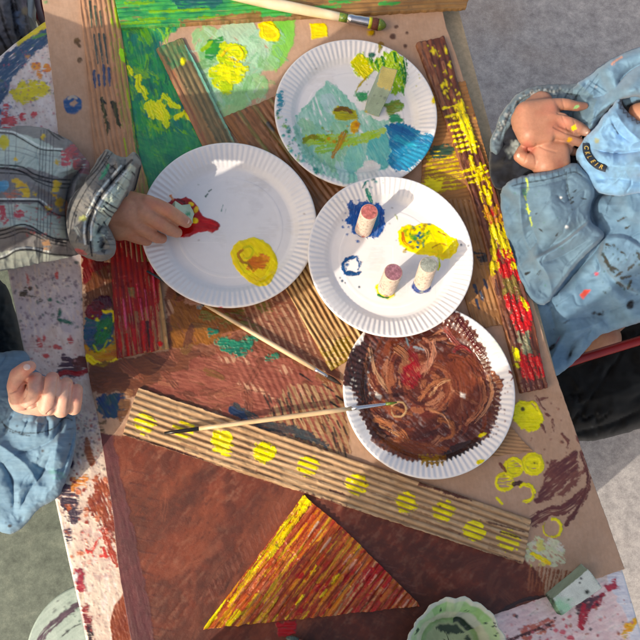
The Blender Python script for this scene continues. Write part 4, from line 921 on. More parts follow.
# ------------------------------------------------------------------ paper plates
NF = 92
def plate(cx, cy, rpx, z0, label, paint, pnames, seed, edge_off=0.0, ntf=8, tilt=(0, 0)):
    """cx, cy, rpx: centre and half width of the lip in the photo"""
    lipz = z0 + .0145
    ctr = P(cx, cy, lipz); Rm = rpx * mpp(cx, cy, lipz)
    root = empty("paper_plate", (ctr[0], ctr[1], T + z0), label, "paper plate", "paper plates of paint on the cardboard")
    r = np.r_[np.linspace(0, .60, 64), np.linspace(.607, .99, 84)[0:], .997, 1.004, 1.007]
    nt = NF * ntf
    th = np.linspace(0, 2 * np.pi, nt, endpoint=False)
    prof_r = [0, .585, .60, .615, .715, .745, .80, .87, .95, .985, 1.0, 1.007]
    prof_z = [.0009, .0004, .0011, .0002, .0, .0012, .0068, .0102, .0134, .0144, .0143, .0132]
    z = np.interp(r, prof_r, prof_z)
    k = np.ones(5) / 5; zs = np.convolve(np.pad(z, 2, mode='edge'), k, 'valid'); z = np.where(r < .98, zs, z)
    amp = .00044 * (.35 * np.clip((r - .735) / .03, 0, 1) + .65 * np.clip((r - .79) / .03, 0, 1)) * np.clip((1.0 - r) / .03, 0, 1)
    fl = np.sign(np.cos(NF * th)) * np.abs(np.cos(NF * th)) ** .7
    wob = .0006 * np.sin(2 * th + seed) + .0004 * np.sin(3 * th + 2 * seed)
    Z = z[:, None] + amp[:, None] * fl[None, :] + wob[None, :] * (r[:, None] ** 3)
    rr = r[:, None] * (1 + 0.004 * np.sin(2 * th + seed * 1.7)[None, :])
    X = ctr[0] + Rm * rr * np.cos(th); Y = ctr[1] + Rm * rr * np.sin(th)
    Z = Z + (X - ctr[0]) * tilt[0] + (Y - ctr[1]) * tilt[1]
    V = np.stack([X, Y, T + z0 + Z], -1)
    px, py = to_px(V)
    v = Canvas(cx - rpx - 8, cy - rpx - 8, cx + rpx + 8, cy + rpx + 8, c(232, 230, 230), .45)
    # radial grooves of the rim, as a mask for paint that catches on them
    Xw = P(v.X, v.Y, z0 + .01); th_ = np.arctan2(Xw[..., 1] - ctr[1], Xw[..., 0] - ctr[0]); ra = np.hypot(Xw[..., 1] - ctr[1], Xw[..., 0] - ctr[0]) / Rm
    v.ridge = .5 + .5 * np.cos(NF * th_) * np.clip((ra - .7) / .04, 0, 1)
    v.rad = ra; v.th = th_
    gq = np.random.default_rng(int(seed * 10))
    for _ in range(9): v.blob(('c', cx + gq.normal(0, rpx * .5), cy + gq.normal(0, rpx * .5), gq.uniform(5, 16), gq.uniform(3, 9), gq.uniform(0, 180)), c(206, 204, 206), c(216, 210, 202), rough=4, rs=5, dry=.35, op=.3, wet=.1, thick=0, soft=4)
    for _ in range(7): v.blob(('c', cx + gq.normal(0, rpx * .5), cy + gq.normal(0, rpx * .5), .7, .5, 0), [c(60, 90, 110), c(120, 90, 60), c(90, 120, 90)][gq.integers(3)], rough=.4, op=.6)
    v.h += (fbm(v.X / 30, v.Y / 30, int(seed * 7), 3) - .5) * .0007 * (v.rad < .99)
    paint(v)
    colr = v.samp(v.col, px, py); wt = v.samp(v.wet, px, py); ids = v.samp(v.id, px, py, True)
    V[..., 2] += v.samp(v.h, px, py)
    Vt = V.reshape(-1, 3); nr_ = len(r)
    rb = np.array([1.004, .99, .95, .87, .80, .745, .70, .4, 0.0]); zb = np.interp(rb, prof_r, prof_z) - np.array([.0012, .0011, .001, .001, .001, .0009, .0008, .0006, .0008])
    Vb = np.stack([ctr[0] + Rm * rb[:, None] * np.cos(th), ctr[1] + Rm * rb[:, None] * np.sin(th), T + z0 + zb[:, None] + wob[None] * rb[:, None] ** 3 + amp.max() * 0 * fl[None]], -1)
    Vb[..., 2] += (Vb[..., 0] - ctr[0]) * tilt[0] + (Vb[..., 1] - ctr[1]) * tilt[1]
    n0 = nr_; V2 = np.r_[Vt, Vb.reshape(-1, 3)]; N = nr_ + len(rb)
    i = np.arange(N - 1)[:, None] * nt; j = np.arange(nt)[None, :]; j2 = (j + 1) % nt
    F = np.stack([i + j, i + nt + j, i + nt + j2, i + j2], -1).reshape(-1, 4)
    nb = len(rb) * nt
    white = np.tile(np.array(c(232, 230, 230)), (nb, 1))
    names = {0: ("plate", None)}; names.update(pnames)
    split_build(V2, F, np.r_[colr.reshape(-1, 3), white], np.r_[wt.ravel(), np.zeros(nb)], np.r_[ids.ravel(), np.zeros(nb, np.int16)], names, M['plate'], root)
    return root

def p2(v):
    v.blob([(326, 83), (340, 90), (354, 104), (366, 116), (388, 121), (391, 138), (386, 160), (372, 178), (346, 186), (321, 174), (304, 157), (293, 140), (296, 116), (308, 106), (316, 94)], c(170, 208, 196), c(128, 186, 166), rough=3, rs=7, dry=.06, ang=70, bs=2, st=4, thick=.0004, wet=.6, id=1)
    g = np.random.default_rng(4)
    for k in range(26):
        x = g.uniform(302, 385); y = g.uniform(92, 178); a = g.normal(1.4, .7)
        if poly_sd(np.array([x]), np.array([y]), [(326, 83), (366, 116), (388, 140), (346, 186), (300, 150), (300, 112)])[0] < 2: continue
        v.stroke([(x - 6 * math.cos(a), y - 8 * math.sin(a)), (x + 6 * math.cos(a), y + 8 * math.sin(a))], g.uniform(4, 8), [c(176, 214, 206), c(140, 196, 170), c(186, 212, 214), c(150, 200, 160), c(120, 186, 176)][g.integers(5)], rough=1.8, dry=.12, op=.75, bs=1.2, st=10, thick=.0003, wet=.6, id=1)
    v.blob([(346, 150), (360, 140), (366, 160), (360, 178), (350, 182), (344, 168)], c(110, 184, 176), c(140, 200, 180), rough=2, ang=80, id=1, op=.8)
    v.blob([(368, 140), (386, 132), (394, 150), (388, 168), (376, 172), (366, 156)], c(120, 186, 180), c(90, 170, 170), rough=2, ang=60, id=1)
    v.blob([(356, 174), (368, 158), (380, 166), (376, 186), (360, 188)], c(232, 230, 226), rough=2, wet=.1, thick=0)
    v.blob([(384, 123), (392, 128), (398, 122), (410, 126), (424, 134), (437, 136), (432, 152), (422, 160), (408, 170), (396, 172), (388, 164), (392, 150), (388, 138)], c(16, 132, 168), c(12, 104, 150), rough=2.2, rs=4, ang=38, bs=1.0, st=12, thick=.0006, wet=.8, serr=1.4, id=2)
    for k in range(12): v.stroke([(398 + k * 2, 160 - k), (410 + k * 2, 172 - k * 2)], 1.2, c(30, 150, 186), dry=.2, id=2)
    v.stroke([(392, 126), (402, 130), (414, 136)], 3, c(16, 96, 150), dry=.1, id=2); v.stroke([(396, 138), (416, 146), (428, 146)], 3, c(40, 164, 190), dry=.3, id=2)
    v.blob([(350, 62), (358, 52), (366, 56), (374, 60), (384, 54), (394, 50), (404, 60), (407, 76), (405, 90), (399, 97), (392, 92), (388, 76), (374, 70), (368, 80), (358, 76)], c(176, 206, 24), c(120, 176, 36), rough=3, rs=5, dry=.02, ang=60, bs=1.3, st=4, thick=.0009, wet=.85, id=3)
    v.blob([(350, 62), (358, 54), (366, 60), (372, 70), (366, 80), (357, 74)], c(241, 226, 18), c(209, 214, 20), rough=2, ang=40, bs=1.2, st=4, thick=.0009, wet=.85, id=3)
    for x, y in ((370, 56), (382, 58), (394, 54), (400, 66), (403, 78), (402, 88), (398, 72), (376, 62)): v.stroke([(x, y), (x + 2, y + 8)], 1.5, [c(60, 150, 40), c(40, 130, 50), c(100, 170, 40)][int(x) % 3], dry=.15, rough=1, thick=.0009, wet=.85, id=3)
    v.stroke([(404, 58), (406, 74), (405, 84)], 1.8, c(30, 120, 50), dry=.25, rough=1.8, id=3); v.blob(('c', 372, 55, 3, 2, 0), c(20, 100, 80), rough=1, id=3)
    v.stroke([(366, 78), (360, 84), (356, 92)], 1.2, c(180, 160, 60), dry=.25)
    v.blob(('c', 362, 97, 7, 6, 30), c(40, 134, 84), c(80, 160, 110), rough=2, thick=.0006, id=4)
    v.blob([(384, 104), (398, 100), (404, 106), (396, 114), (386, 116)], c(110, 160, 70), c(140, 130, 60), rough=2, thick=.0007, id=4)
    v.blob([(388, 116), (400, 114), (402, 122), (392, 124)], c(60, 150, 110), rough=2, id=4)
    v.stroke([(308, 141), (328, 140), (350, 140), (372, 136), (384, 130)], 5.2, c(150, 186, 60), c(170, 196, 110), rough=2, dry=.12, bs=1, id=4)
    v.stroke([(320, 150), (340, 146), (356, 138)], 4, c(160, 196, 90), c(130, 180, 90), rough=2, dry=.2, id=4)
    v.stroke([(305, 140), (312, 137), (324, 141)], 2.6, c(130, 120, 40), c(120, 160, 50), rough=1.4, id=4)
    v.blob([(332, 112), (338, 106), (348, 107), (356, 112), (358, 119), (346, 121), (336, 119)], c(150, 146, 30), c(176, 172, 30), rough=1.4, thick=.001, wet=.85, id=4)
    v.stroke([(336, 110), (344, 109), (352, 113)], 2.2, c(110, 80, 36), rough=1, thick=.0008, wet=.85, id=4)
    v.blob(('c', 354.5, 127, 5, 6.5, 0), c(220, 177, 20), c(180, 110, 30), rough=1.6, thick=.0009, wet=.85, id=4)
    v.stroke([(344, 134), (338, 146), (333, 156)], 2.8, c(176, 136, 60), c(150, 110, 60), rough=1.6, dry=.1, id=4)
    v.dots(24, (322, 126, 352, 146), [c(206, 150, 40), c(180, 120, 50), c(120, 150, 50)], .5, 1.8, 61)
    v.blob([(276, 94), (282, 90), (284, 104), (280, 112), (277, 108)], c(60, 150, 170), rough=2, rs=2.5, dry=.3, serr=1.5)
    v.dots(34, (276, 110, 300, 165), [c(90, 180, 170), c(140, 190, 110), c(40, 130, 120)], .5, 2.6, 62, dry=.15, inside=[(276, 110), (284, 112), (296, 140), (310, 166), (300, 166), (284, 144)])
    v.dots(26, (296, 150, 340, 190), [c(120, 190, 180), c(40, 140, 130)], .4, 2.4, 63, dry=.15, inside=[(296, 150), (306, 152), (346, 184), (340, 190), (318, 184)])
    v.stroke([(378, 38), (380, 46), (379, 52)], 2.4, c(110, 96, 60), c(160, 150, 60), rough=1.4, dry=.25); v.blob(('c', 396, 47, 3, 2, 20), c(203, 209, 60), rough=1.5, dry=.2)
    v.blob(('c', 308, 46.5, 3.2, 2, -10), c(130, 30, 44), rough=1); v.blob(('c', 434, 100, 2.2, 4, 0), c(241, 220, 40), rough=1); v.stroke([(366, 38), (374, 40)], 1, c(170, 170, 60), dry=.2)
    v.dots(12, (400, 40, 434, 90), [c(196, 196, 90), c(120, 110, 90)], .3, 1, 64)
def p1(v):
    v.blob([(168, 203), (174, 198), (181, 199), (186, 197), (191, 199), (194.5, 203), (198, 207), (200.5, 212), (203, 216), (211, 219), (218, 222), (220.5, 226), (218, 230), (212, 233.4), (207, 231), (199, 232.5), (189, 237), (182, 238), (172, 234), (166, 220)], c(186, 12, 40), c(150, 10, 34), rough=.5, rs=4, thick=.0016, wet=1.0, id=1, edge=.9)
    v.stroke([(203, 222), (211, 223), (216, 226)], 1.6, c(206, 50, 50), c(196, 30, 40), rough=.6, op=.7, thick=.0003, id=1, wet=1)
    v.stroke([(178, 200), (184, 203), (188, 212)], 1.5, c(120, 16, 30), rough=.5, id=1, wet=1)
    for x, y, rx, ry in ((191.4, 204.4, 2.6, 2.2), (196.2, 210, 2.1, 3.6), (195.2, 221.2, 3.3, 3.0)): v.blob(('c', x, y, rx, ry, 20), c(252, 214, 24), c(236, 180, 20), rough=.4, thick=.0014, wet=1, id=2)
    v.blob([(230, 253), (233, 246), (239, 240.5), (247, 239), (254, 237.5), (263, 240), (270, 246), (276, 256), (278, 264), (276, 273), (272, 281), (266, 286), (258, 286), (248, 281), (240, 274), (233, 264)], c(252, 231, 14), c(243, 214, 16), rough=.7, rs=5, thick=.0016, wet=1.0, id=3, ang=40, bs=2, edge=1.0)
    v.stroke([(243, 256), (240, 262), (246, 270), (254, 276), (262, 280), (268, 272), (273, 262)], 2.2, c(252, 239, 40), c(239, 203, 20), rough=.8, thick=.0006, wet=1, id=3)
    v.blob([(247, 262), (252, 255), (258, 256), (263, 252), (269, 258), (267, 266), (262, 270), (254, 271), (248, 269)], c(226, 140, 50), c(206, 110, 56), rough=2, rs=3, thick=.0008, wet=.9, id=4)
    v.stroke([(243, 250), (238, 255), (242, 262), (248, 264), (252, 270)], 1.4, c(196, 130, 40), c(170, 120, 50), rough=.8, dry=.1, thick=.0004, wet=.9, id=3)
    v.stroke([(244, 248), (250, 247), (253, 251), (250, 258), (244, 259)], 1.2, c(220, 209, 40), rough=.6, thick=.0006, wet=.9, id=3)
    v.blob(('c', 220, 310, 4, 3, 10), c(206, 30, 80), c(180, 20, 60), rough=1, thick=.001, wet=1)
    v.stroke([(205.5, 196.5), (208, 193.5)], .8, c(20, 80, 60), rough=.5, dry=.1); v.stroke([(209, 191.5), (211.5, 189.5)], .7, c(20, 80, 60), rough=.5, dry=.1)
    v.stroke([(221, 211), (223, 205)], .6, c(110, 150, 140), rough=.5, dry=.25); v.stroke([(225, 213), (226, 209)], .5, c(150, 170, 165), dry=.3)
    v.stroke([(171, 196), (173, 200)], 1.4, c(226, 140, 90), rough=.8)
def p3(v):
    v.blob([(347, 206), (350, 201), (356, 204), (362, 200), (370, 202), (378, 204), (383, 210), (385, 220), (384, 230), (379, 237), (370, 238), (361, 236), (353, 233), (350, 226), (346, 221), (349, 214)], c(14, 92, 168), c(8, 70, 140), rough=2.2, rs=3.2, dry=.0, ang=100, bs=1.2, st=4, thick=.0008, wet=.85, id=1)
    v.stroke([(376, 212), (377, 222), (374, 228)], 2.4, c(20, 120, 160), rough=1, dry=.2, id=1)
    v.stroke([(367, 190), (369, 196), (372, 203)], 1.9, c(20, 120, 100), c(30, 140, 120), rough=1, dry=.06); v.stroke([(366, 182), (362, 190)], .9, c(40, 130, 120), dry=.3, rough=.8)
    v.dots(10, (358, 178, 384, 188), [c(60, 150, 150), c(30, 110, 110)], .4, 1.5, 71)
    v.dots(22, (342, 200, 360, 242), [c(14, 92, 168)], .4, 1.5, 72)
    v.stroke([(356, 257), (352, 258), (345, 261), (343, 266), (345, 272), (351, 275), (357, 274), (361, 272)], 1.9, c(14, 84, 140), c(10, 60, 110), rough=1.2, dry=.1, id=2, thick=.0006)
    v.stroke([(357, 259), (359.5, 264), (358, 270)], 1.5, c(14, 84, 140), rough=1, dry=.2, id=2); v.stroke([(348, 273), (356, 273.5)], 2.3, c(12, 70, 120), rough=1, id=2)
    v.blob(('c', 347, 265, 2, 1.6, 0), c(14, 84, 140), rough=.6)
    for x, y, r in ((342, 281, 1.3), (359, 287, .9), (340, 278, .8), (345, 283, .8), (461, 245, 1), (468, 246, .7)): v.blob(('c', x, y, r), c(20, 60, 90), rough=.5)
    v.blob([(398, 232), (402, 227), (408, 225), (415, 226), (421, 223), (430, 223), (438, 226), (444, 232), (450, 236), (456, 239), (459, 245), (457, 252), (450, 258), (443, 260), (434, 256), (425, 255), (417, 254), (408, 251), (400, 245), (398, 239)], c(252, 233, 12), c(241, 218, 16), rough=.8, rs=4, thick=.0013, wet=.95, ang=20, bs=1.6, st=4, id=3, edge=.9)
    v.blob([(430, 252), (440, 244), (452, 242), (457, 248), (450, 256), (442, 258)], c(220, 214, 20), c(246, 209, 24), rough=1.5, id=3, wet=.9)
    g = np.random.default_rng(9)
    for k in range(52):
        x = g.normal(417, 7.5); y = g.normal(236, 6)
        v.blob(('c', x, y, g.uniform(.8, 2.6), g.uniform(.6, 1.6), g.uniform(0, 180)), [c(30, 110, 110), c(60, 140, 70), c(180, 150, 20), c(26, 90, 130), c(150, 170, 30)][g.integers(5)], rough=1.2, dry=.1, thick=.0005, wet=.9, id=3)
    v.stroke([(403, 234), (404, 242), (410, 247)], 1.6, c(206, 120, 30), dry=.2, id=3); v.stroke([(438, 232), (446, 236), (449, 238)], .9, c(110, 50, 30), id=3, rough=.6); v.stroke([(432, 248), (440, 244), (448, 246)], .9, c(190, 150, 20), id=3, dry=.1)
    v.stroke([(438.5, 256), (439, 264), (438, 270)], 1.4, c(209, 218, 60), rough=.8, dry=.25)
    v.blob(('c', 384.5, 291.5, 10, 6.6, 20), c(237, 220, 24), rough=1.0, thick=.0008, wet=.9, id=4); v.stroke([(378, 295), (386, 298), (391, 295)], 1, c(40, 110, 60), rough=.6, id=4)
    v.blob(('c', 421, 287.5, 9.2, 6.0, 5), c(10, 64, 140), c(8, 50, 120), rough=1.0, thick=.0008, wet=.9, id=5)
def p4(v):
    Q = [(350, 352), (364, 340), (366, 322), (392, 306), (430, 300), (458, 313), (468, 322), (477, 334), (484, 346), (489, 360), (492, 370), (503, 380), (501, 392), (500, 408), (495, 424), (488, 436), (478, 444), (462, 452), (447, 459), (432, 462), (410, 461), (392, 455), (374, 441), (362, 420), (356, 400), (352, 388), (342, 384), (344, 366)]
    v.blob(Q, c(98, 50, 38), c(68, 34, 28), rough=1.5, rs=4, ang=40, bs=2.2, st=5, thick=.0005, wet=.75, serr=2.0, id=1)
    inn = lambda x, y, m=3: poly_sd(np.array([x]), np.array([y]), Q)[0] > m
    g = np.random.default_rng(21)
    cen = (428, 386)
    for k in range(230):
        a = g.uniform(0, 6.28); r0 = g.uniform(4, 66); l = g.uniform(.25, .9); x = cen[0] + r0 * math.cos(a); y = cen[1] + r0 * math.sin(a)
        if not inn(x, y, 5): continue
        cl = [c(132, 72, 52), c(160, 100, 74), c(84, 42, 34), c(66, 34, 30), c(112, 58, 42), c(96, 48, 38), c(100, 46, 38), c(176, 120, 94)][g.integers(8)]
        wd = g.uniform(.8, 3.4)
        pth = [(cen[0] + r0 * (1 + .12 * t) * math.cos(a + l * t * min(1.2, 30 / r0)), cen[1] + r0 * (1 + .12 * t) * math.sin(a + l * t * min(1.2, 30 / r0))) for t in (0, .33, .66, 1)]
        if not all(inn(*q, 4) for q in pth): continue
        v.stroke(pth, wd, cl, rough=1.2, rs=3, dry=g.uniform(.15, .42), bs=.8, st=14, op=.85, thick=.0004, wet=.8, id=1)
    for p, w_, cl in (([(420, 372), (434, 356), (430, 342), (424, 338)], 4, c(190, 128, 106)), ([(434, 340), (432, 360), (424, 376)], 2.4, c(196, 140, 116)), ([(420, 400), (430, 386), (444, 380), (452, 384)], 3, c(180, 116, 84)),
                      ([(430, 396), (440, 384), (450, 380)], 1.4, c(206, 156, 120)), ([(376, 420), (390, 424), (402, 432), (408, 440)], 4.2, c(186, 120, 84)), ([(380, 426), (396, 434), (404, 440)], 2, c(206, 150, 110)), ([(480, 380), (484, 396), (478, 412), (466, 424)], 4.2, c(186, 120, 90)),
                      ([(488, 376), (492, 392), (486, 410), (474, 424)], 2.4, c(200, 146, 116)), ([(450, 356), (466, 360), (474, 372), (472, 392)], 3.6, c(128, 66, 46)), ([(370, 350), (376, 372), (388, 392)], 3.2, c(190, 146, 116)), ([(364, 362), (372, 384), (384, 400)], 2, c(160, 104, 80)),
                      ([(380, 396), (394, 408), (412, 414)], 3, c(176, 110, 76)), ([(440, 420), (452, 424), (452, 436), (440, 440)], 3, c(170, 104, 70)), ([(430, 410), (444, 416), (450, 428)], 2.2, c(190, 130, 96)), ([(446, 330), (456, 342), (470, 352)], 3.6, c(160, 90, 84)), ([(458, 320), (472, 340), (482, 358)], 3.4, c(90, 34, 34)), ([(398, 350), (406, 358), (400, 372)], 5.5, c(156, 106, 80)),
                      ([(454, 350), (462, 346), (470, 352)], 2.6, c(140, 46, 48)), ([(454, 390), (468, 400), (480, 404)], 1.6, c(196, 140, 110)), ([(420, 344), (428, 352), (426, 366)], 2.2, c(180, 130, 110))):
        v.stroke(p, w_ * .72, cl, tuple(q * .6 for q in cl), rough=1.2, rs=3, dry=.36, bs=.65, st=20, thick=.0006, wet=.85, id=1)
    v.blob([(444, 362), (474, 356), (482, 380), (480, 410), (462, 424), (446, 414), (452, 390)], c(126, 66, 46), c(100, 50, 38), rough=3, dry=.1, ang=80, bs=1.4, st=8, op=.75, id=1, wet=.7)
    v.blob([(372, 440), (400, 436), (450, 448), (440, 458), (410, 460), (385, 452)], c(104, 52, 36), c(130, 70, 40), rough=3, dry=.15, ang=15, op=.8, id=1)
    v.blob([(403, 368), (400, 378), (404, 386), (413, 388), (420, 382), (421, 366), (418, 354), (411, 346), (406, 352), (412, 362)], c(150, 20, 38), c(112, 34, 38), rough=2.6, rs=4, ang=60, bs=1, st=6, dry=.2, op=.9, soft=3, thick=.0004, wet=.9, id=2)
    v.blob([(345, 362), (350, 350), (362, 344), (366, 352), (362, 366), (366, 384), (374, 400), (364, 404), (356, 390), (344, 386)], c(50, 36, 36), c(66, 40, 38), rough=1.6, ang=80, bs=1, st=10, dry=.06, thick=.0006, serr=2.4, id=1)
    v.stroke([(446, 456), (458, 452), (470, 446), (478, 444)], 4, c(46, 30, 28), rough=1.2, serr=3, id=1); v.stroke([(452, 448), (466, 444), (477, 440)], 2.4, c(56, 36, 32), rough=1, id=1)
    v.blob([(420, 456), (446, 454), (444, 463), (432, 466), (422, 464)], c(176, 136, 40), c(96, 56, 34), rough=3, rs=3, dry=.25, serr=3, id=1)
    v.stroke([(500, 386), (496, 378), (492, 372)], 3, c(140, 84, 60), rough=1, id=1)
    v.stroke([(392, 406), (398, 402), (404, 404), (406, 410), (402, 416), (394, 416), (391, 410)], .9, c(196, 160, 120), rough=.5, thick=.0006, id=1)
    v.blob([(460, 392), (466, 394), (465, 399), (460, 397)], c(236, 224, 214), rough=.8); v.blob([(376, 392), (382, 396), (380, 400), (375, 397)], c(214, 206, 196), rough=.8)
    v.dots(40, (350, 350, 372, 400), [c(226, 220, 210), c(110, 80, 70)], .25, .8, 81)
    v.stroke([(408, 345), (406, 338)], 1, c(110, 130, 140), rough=.5); v.stroke([(414, 347), (424, 350)], 1.2, c(140, 150, 160), rough=.5)
    v.stroke([(510, 372), (514, 376), (511, 380)], 1.4, c(120, 60, 50), rough=1); v.stroke([(480, 436), (486, 433)], 1.6, c(228, 214, 30), rough=.8); v.stroke([(478, 462), (484, 460)], 2, c(241, 224, 30), rough=.8)
    v.dots(24, (480, 380, 514, 450), [c(120, 64, 50), c(150, 110, 100)], .3, 1, 82, inside=[(500, 380), (512, 384), (508, 420), (488, 446), (484, 440), (500, 416)])
    v.blob([(478, 340), (494, 336), (506, 350), (500, 362), (490, 356)], c(216, 222, 206), c(226, 228, 222), rough=5, dry=.3, wet=.3, thick=.0001)
plate(356.5, 111.5, 81.2, .0076, "uppermost paper plate, smeared with mint, lime and teal paint around a standing foam block", p2,
      {1: ("mint_paint", None), 2: ("teal_paint", None), 3: ("lime_paint", None), 4: ("green_paint", None)}, 1.0)
plate(430.0, 389.5, 87.2, .0070, "lowest paper plate, filled with swirled brown paint and a crimson patch", p4, {1: ("brown_paint", None), 2: ("red_paint", None)}, 2.2)
plate(391.5, 254.5, 83.6, .0238, "paper plate carrying three upright cork stampers and blue and yellow paint", p3,
      {1: ("blue_paint", None), 2: ("blue_ring_print", None), 3: ("yellow_paint", None), 4: ("yellow_paint", "small yellow ring under a cork"), 5: ("blue_paint", "small blue ring under a cork")}, 3.1)
plate(229.5, 223.0, 87.0, .0090, "leftmost paper plate, nearly clean with one red and one yellow puddle", p1,
      {1: ("red_paint", None), 2: ("yellow_drop", None), 3: ("yellow_paint", None), 4: ("orange_paint", None)}, 4.4)

# ------------------------------------------------------------------ corks standing on the plate
def cork(bx, by, tx, ty, rpx, z0, topc, label, dip, dipc):
    """base and top centre in photo pixels"""
    b = P(bx, by, z0); r = rpx * mpp(tx, ty, z0 + .05)
    # height from how far the top leans outwards in the picture; the small rest is a real tilt
    h = .050; t = P(tx, ty, z0 + h)
    root = empty("cork_stamper", b, label, "cork", "upright corks used as stampers")
    n, m = 72, 44; ax = t - b; ax_n = ax / np.linalg.norm(ax)
    e1 = np.cross(ax_n, [0, 1, 0]); e1 /= np.linalg.norm(e1); e2 = np.cross(ax_n, e1)
    th = np.linspace(0, 2 * np.pi, n, endpoint=False)
    s = np.r_[0, 0.004, np.linspace(.02, .98, m), .996, 1.0]; rr = np.r_[.93, .97, np.ones(m), .975, .94]
    V = b + s[:, None, None] * ax + (r * rr)[:, None, None] * (np.cos(th)[None, :, None] * e1 + np.sin(th)[None, :, None] * e2)
    S = np.repeat(s[:, None], n, 1); TH = np.repeat(th[None], len(s), 0)
    base = np.array(c(212, 194, 180)); dark = np.array(c(164, 136, 116))
    k = fbm(TH * 5, S * 14, int(bx), 3)[..., None]; colr = base * k * 1.0 + base * .5 * (1 - 0) * 1 - base * .25 + dark * (1 - k) * .5
    colr = base * (.86 + .22 * k) + (dark - base) * np.clip((fbm(TH * 7, S * 20, int(by), 3)[..., None] - .58) * 4, 0, .6)
    pr = (np.abs(((S * 7) % 1) - .5) < .22) & (vnoise(TH * 22, np.floor(S * 7) * 7.7, 3) > .62) & (S > .3) & (S < .75) & (np.sin(TH * 1.0 + 1) > .1)
    colr = np.where(pr[..., None], colr * .74, colr)
    edge = dip + .03 * np.sin(3 * TH + bx)
    dm = (S < edge)[..., None]; colr = np.where(dm, np.array(dipc), colr); wet = np.where(S < edge, .9, 0.0)
    smear = np.clip((fbm(TH * 4, S * 7, 9, 2) - .6) * 6, 0, 1)[..., None] * np.clip(1 - S * 1.6, 0, 1)[..., None]
    colr = colr * (1 - smear) + np.array(topc) * smear
    N = len(s); i = np.arange(N - 1)[:, None] * n; j = np.arange(n)[None]; j2 = (j + 1) % n
    F = np.stack([i + j, i + n + j, i + n + j2, i + j2], -1).reshape(-1, 4)
    mesh_obj("cork_body", V.reshape(-1, 3), F, M['cork'], root, colr.reshape(-1, 3), wet.ravel())
    # painted end disc
    q = np.linspace(0, .94, 22); D = b + ax + ax_n * (.0006 * (1 - q[:, None, None] ** 2)) + (r * q)[:, None, None] * (np.cos(th)[None, :, None] * e1 + np.sin(th)[None, :, None] * e2)
    kk = fbm(D[..., 0] * 260, D[..., 1] * 260, 4, 3)[..., None]; k2 = (fbm(D[..., 0] * 700, D[..., 1] * 700, 6, 2)[..., None] > .62)
    tc_ = np.array(topc) * (.55 + .9 * kk); tc_ = np.where(k2, tc_ * 1.25 + .03, tc_)
    tc_ = tc_ * (1 - .35 * (q[:, None, None] > .86)) + np.array(c(190, 160, 140)) * .3 * (q[:, None, None] > .86)
    i = np.arange(len(q) - 1)[:, None] * n
    F = np.stack([i + j, i + n + j, i + n + j2, i + j2], -1).reshape(-1, 4)
    mesh_obj("painted_end", D.reshape(-1, 3), F, M['cork'], root, tc_.reshape(-1, 3), np.full(D.shape[0] * n, .25))
PZ = .0238 + .0010
cork(363.2, 230.0, 369.3, 211.8, 8.9, PZ, c(176, 96, 92), "cork standing in the blue splash, with a dull red painted top", 0.03, c(14, 80, 150))
cork(386.4, 289.0, 393.4, 272.2, 9.5, PZ, c(140, 92, 104), "cork with a mauve top, standing in a thin ring of yellow paint", 0.07, c(237, 220, 24))
cork(421.3, 285.5, 428.6, 264.8, 9.2, PZ, c(146, 152, 142), "cork with a grey green top, standing in dark blue paint", 0.17, c(12, 56, 130))

# ------------------------------------------------------------------ foam blocks
def foam(name, bot, top, zb, zt, label, cat, faces_col, seedn, parent=None, mat='foam', marks=None, sub=18, bulge=0.0):
    """a hand-cut foam block: bottom and top quads in photo pixels"""
    B = P([p[0] for p in bot], [p[1] for p in bot], zb); Tt = P([p[0] for p in top], [p[1] for p in top], zt if np.ndim(zt) == 0 else np.array(zt))
    n = sub; u = np.linspace(0, 1, n)
    Vs, Fs, Cs, off = [], [], [], 0
    def quad(a, b, c_, d, colr):
        nonlocal off
        U, W_ = np.meshgrid(u, u); U = U[..., None]; W_ = W_[..., None]
        G = (1 - W_) * ((1 - U) * a + U * b) + W_ * ((1 - U) * d + U * c_)
        Vs.append(G.reshape(-1, 3)); Fs.append(grid_faces(n, n) + off); off += n * n
        k = fbm(G[..., 0] * 150 + off, G[..., 1] * 150 + G[..., 2] * 130, seedn, 3)[..., None]
        Cs.append((np.array(colr) * (.8 + .4 * k)).reshape(-1, 3))
    quad(Tt[0], Tt[1], Tt[2], Tt[3], faces_col[0])
    for k in range(4): quad(B[k], B[(k + 1) % 4], Tt[(k + 1) % 4], Tt[k], faces_col[1 + k])
    quad(B[3], B[2], B[1], B[0], faces_col[1])
    V = np.concatenate(Vs); F = np.concatenate(Fs); Cc = np.concatenate(Cs)
    ctr = V.mean(0); d = V - ctr
    V = V + d / (np.linalg.norm(d, axis=1, keepdims=True) + 1e-9) * ((fbm(V[:, 0] * 60 + V[:, 2] * 50, V[:, 1] * 60 - V[:, 2] * 40, seedn, 2) - .5) * .0022)[:, None]
    if marks: Cc = marks(V, Cc)
    o = mesh_obj(name, V, F, M[mat], parent, Cc, np.zeros(len(V)))
    bm = bmesh.new(); bm.from_mesh(o.data); bmesh.ops.remove_doubles(bm, verts=bm.verts, dist=1e-5); bmesh.ops.recalc_face_normals(bm, faces=bm.faces)
    bm.to_mesh(o.data); bm.free()
    for p in o.data.polygons: p.use_smooth = True
    ms = o.modifiers.new("soft edges", 'BEVEL'); ms.width = .0007; ms.segments = 2; ms.limit_method = 'ANGLE'; ms.angle_limit = math.radians(50)
    if label: tag(o, label, cat)
    return o
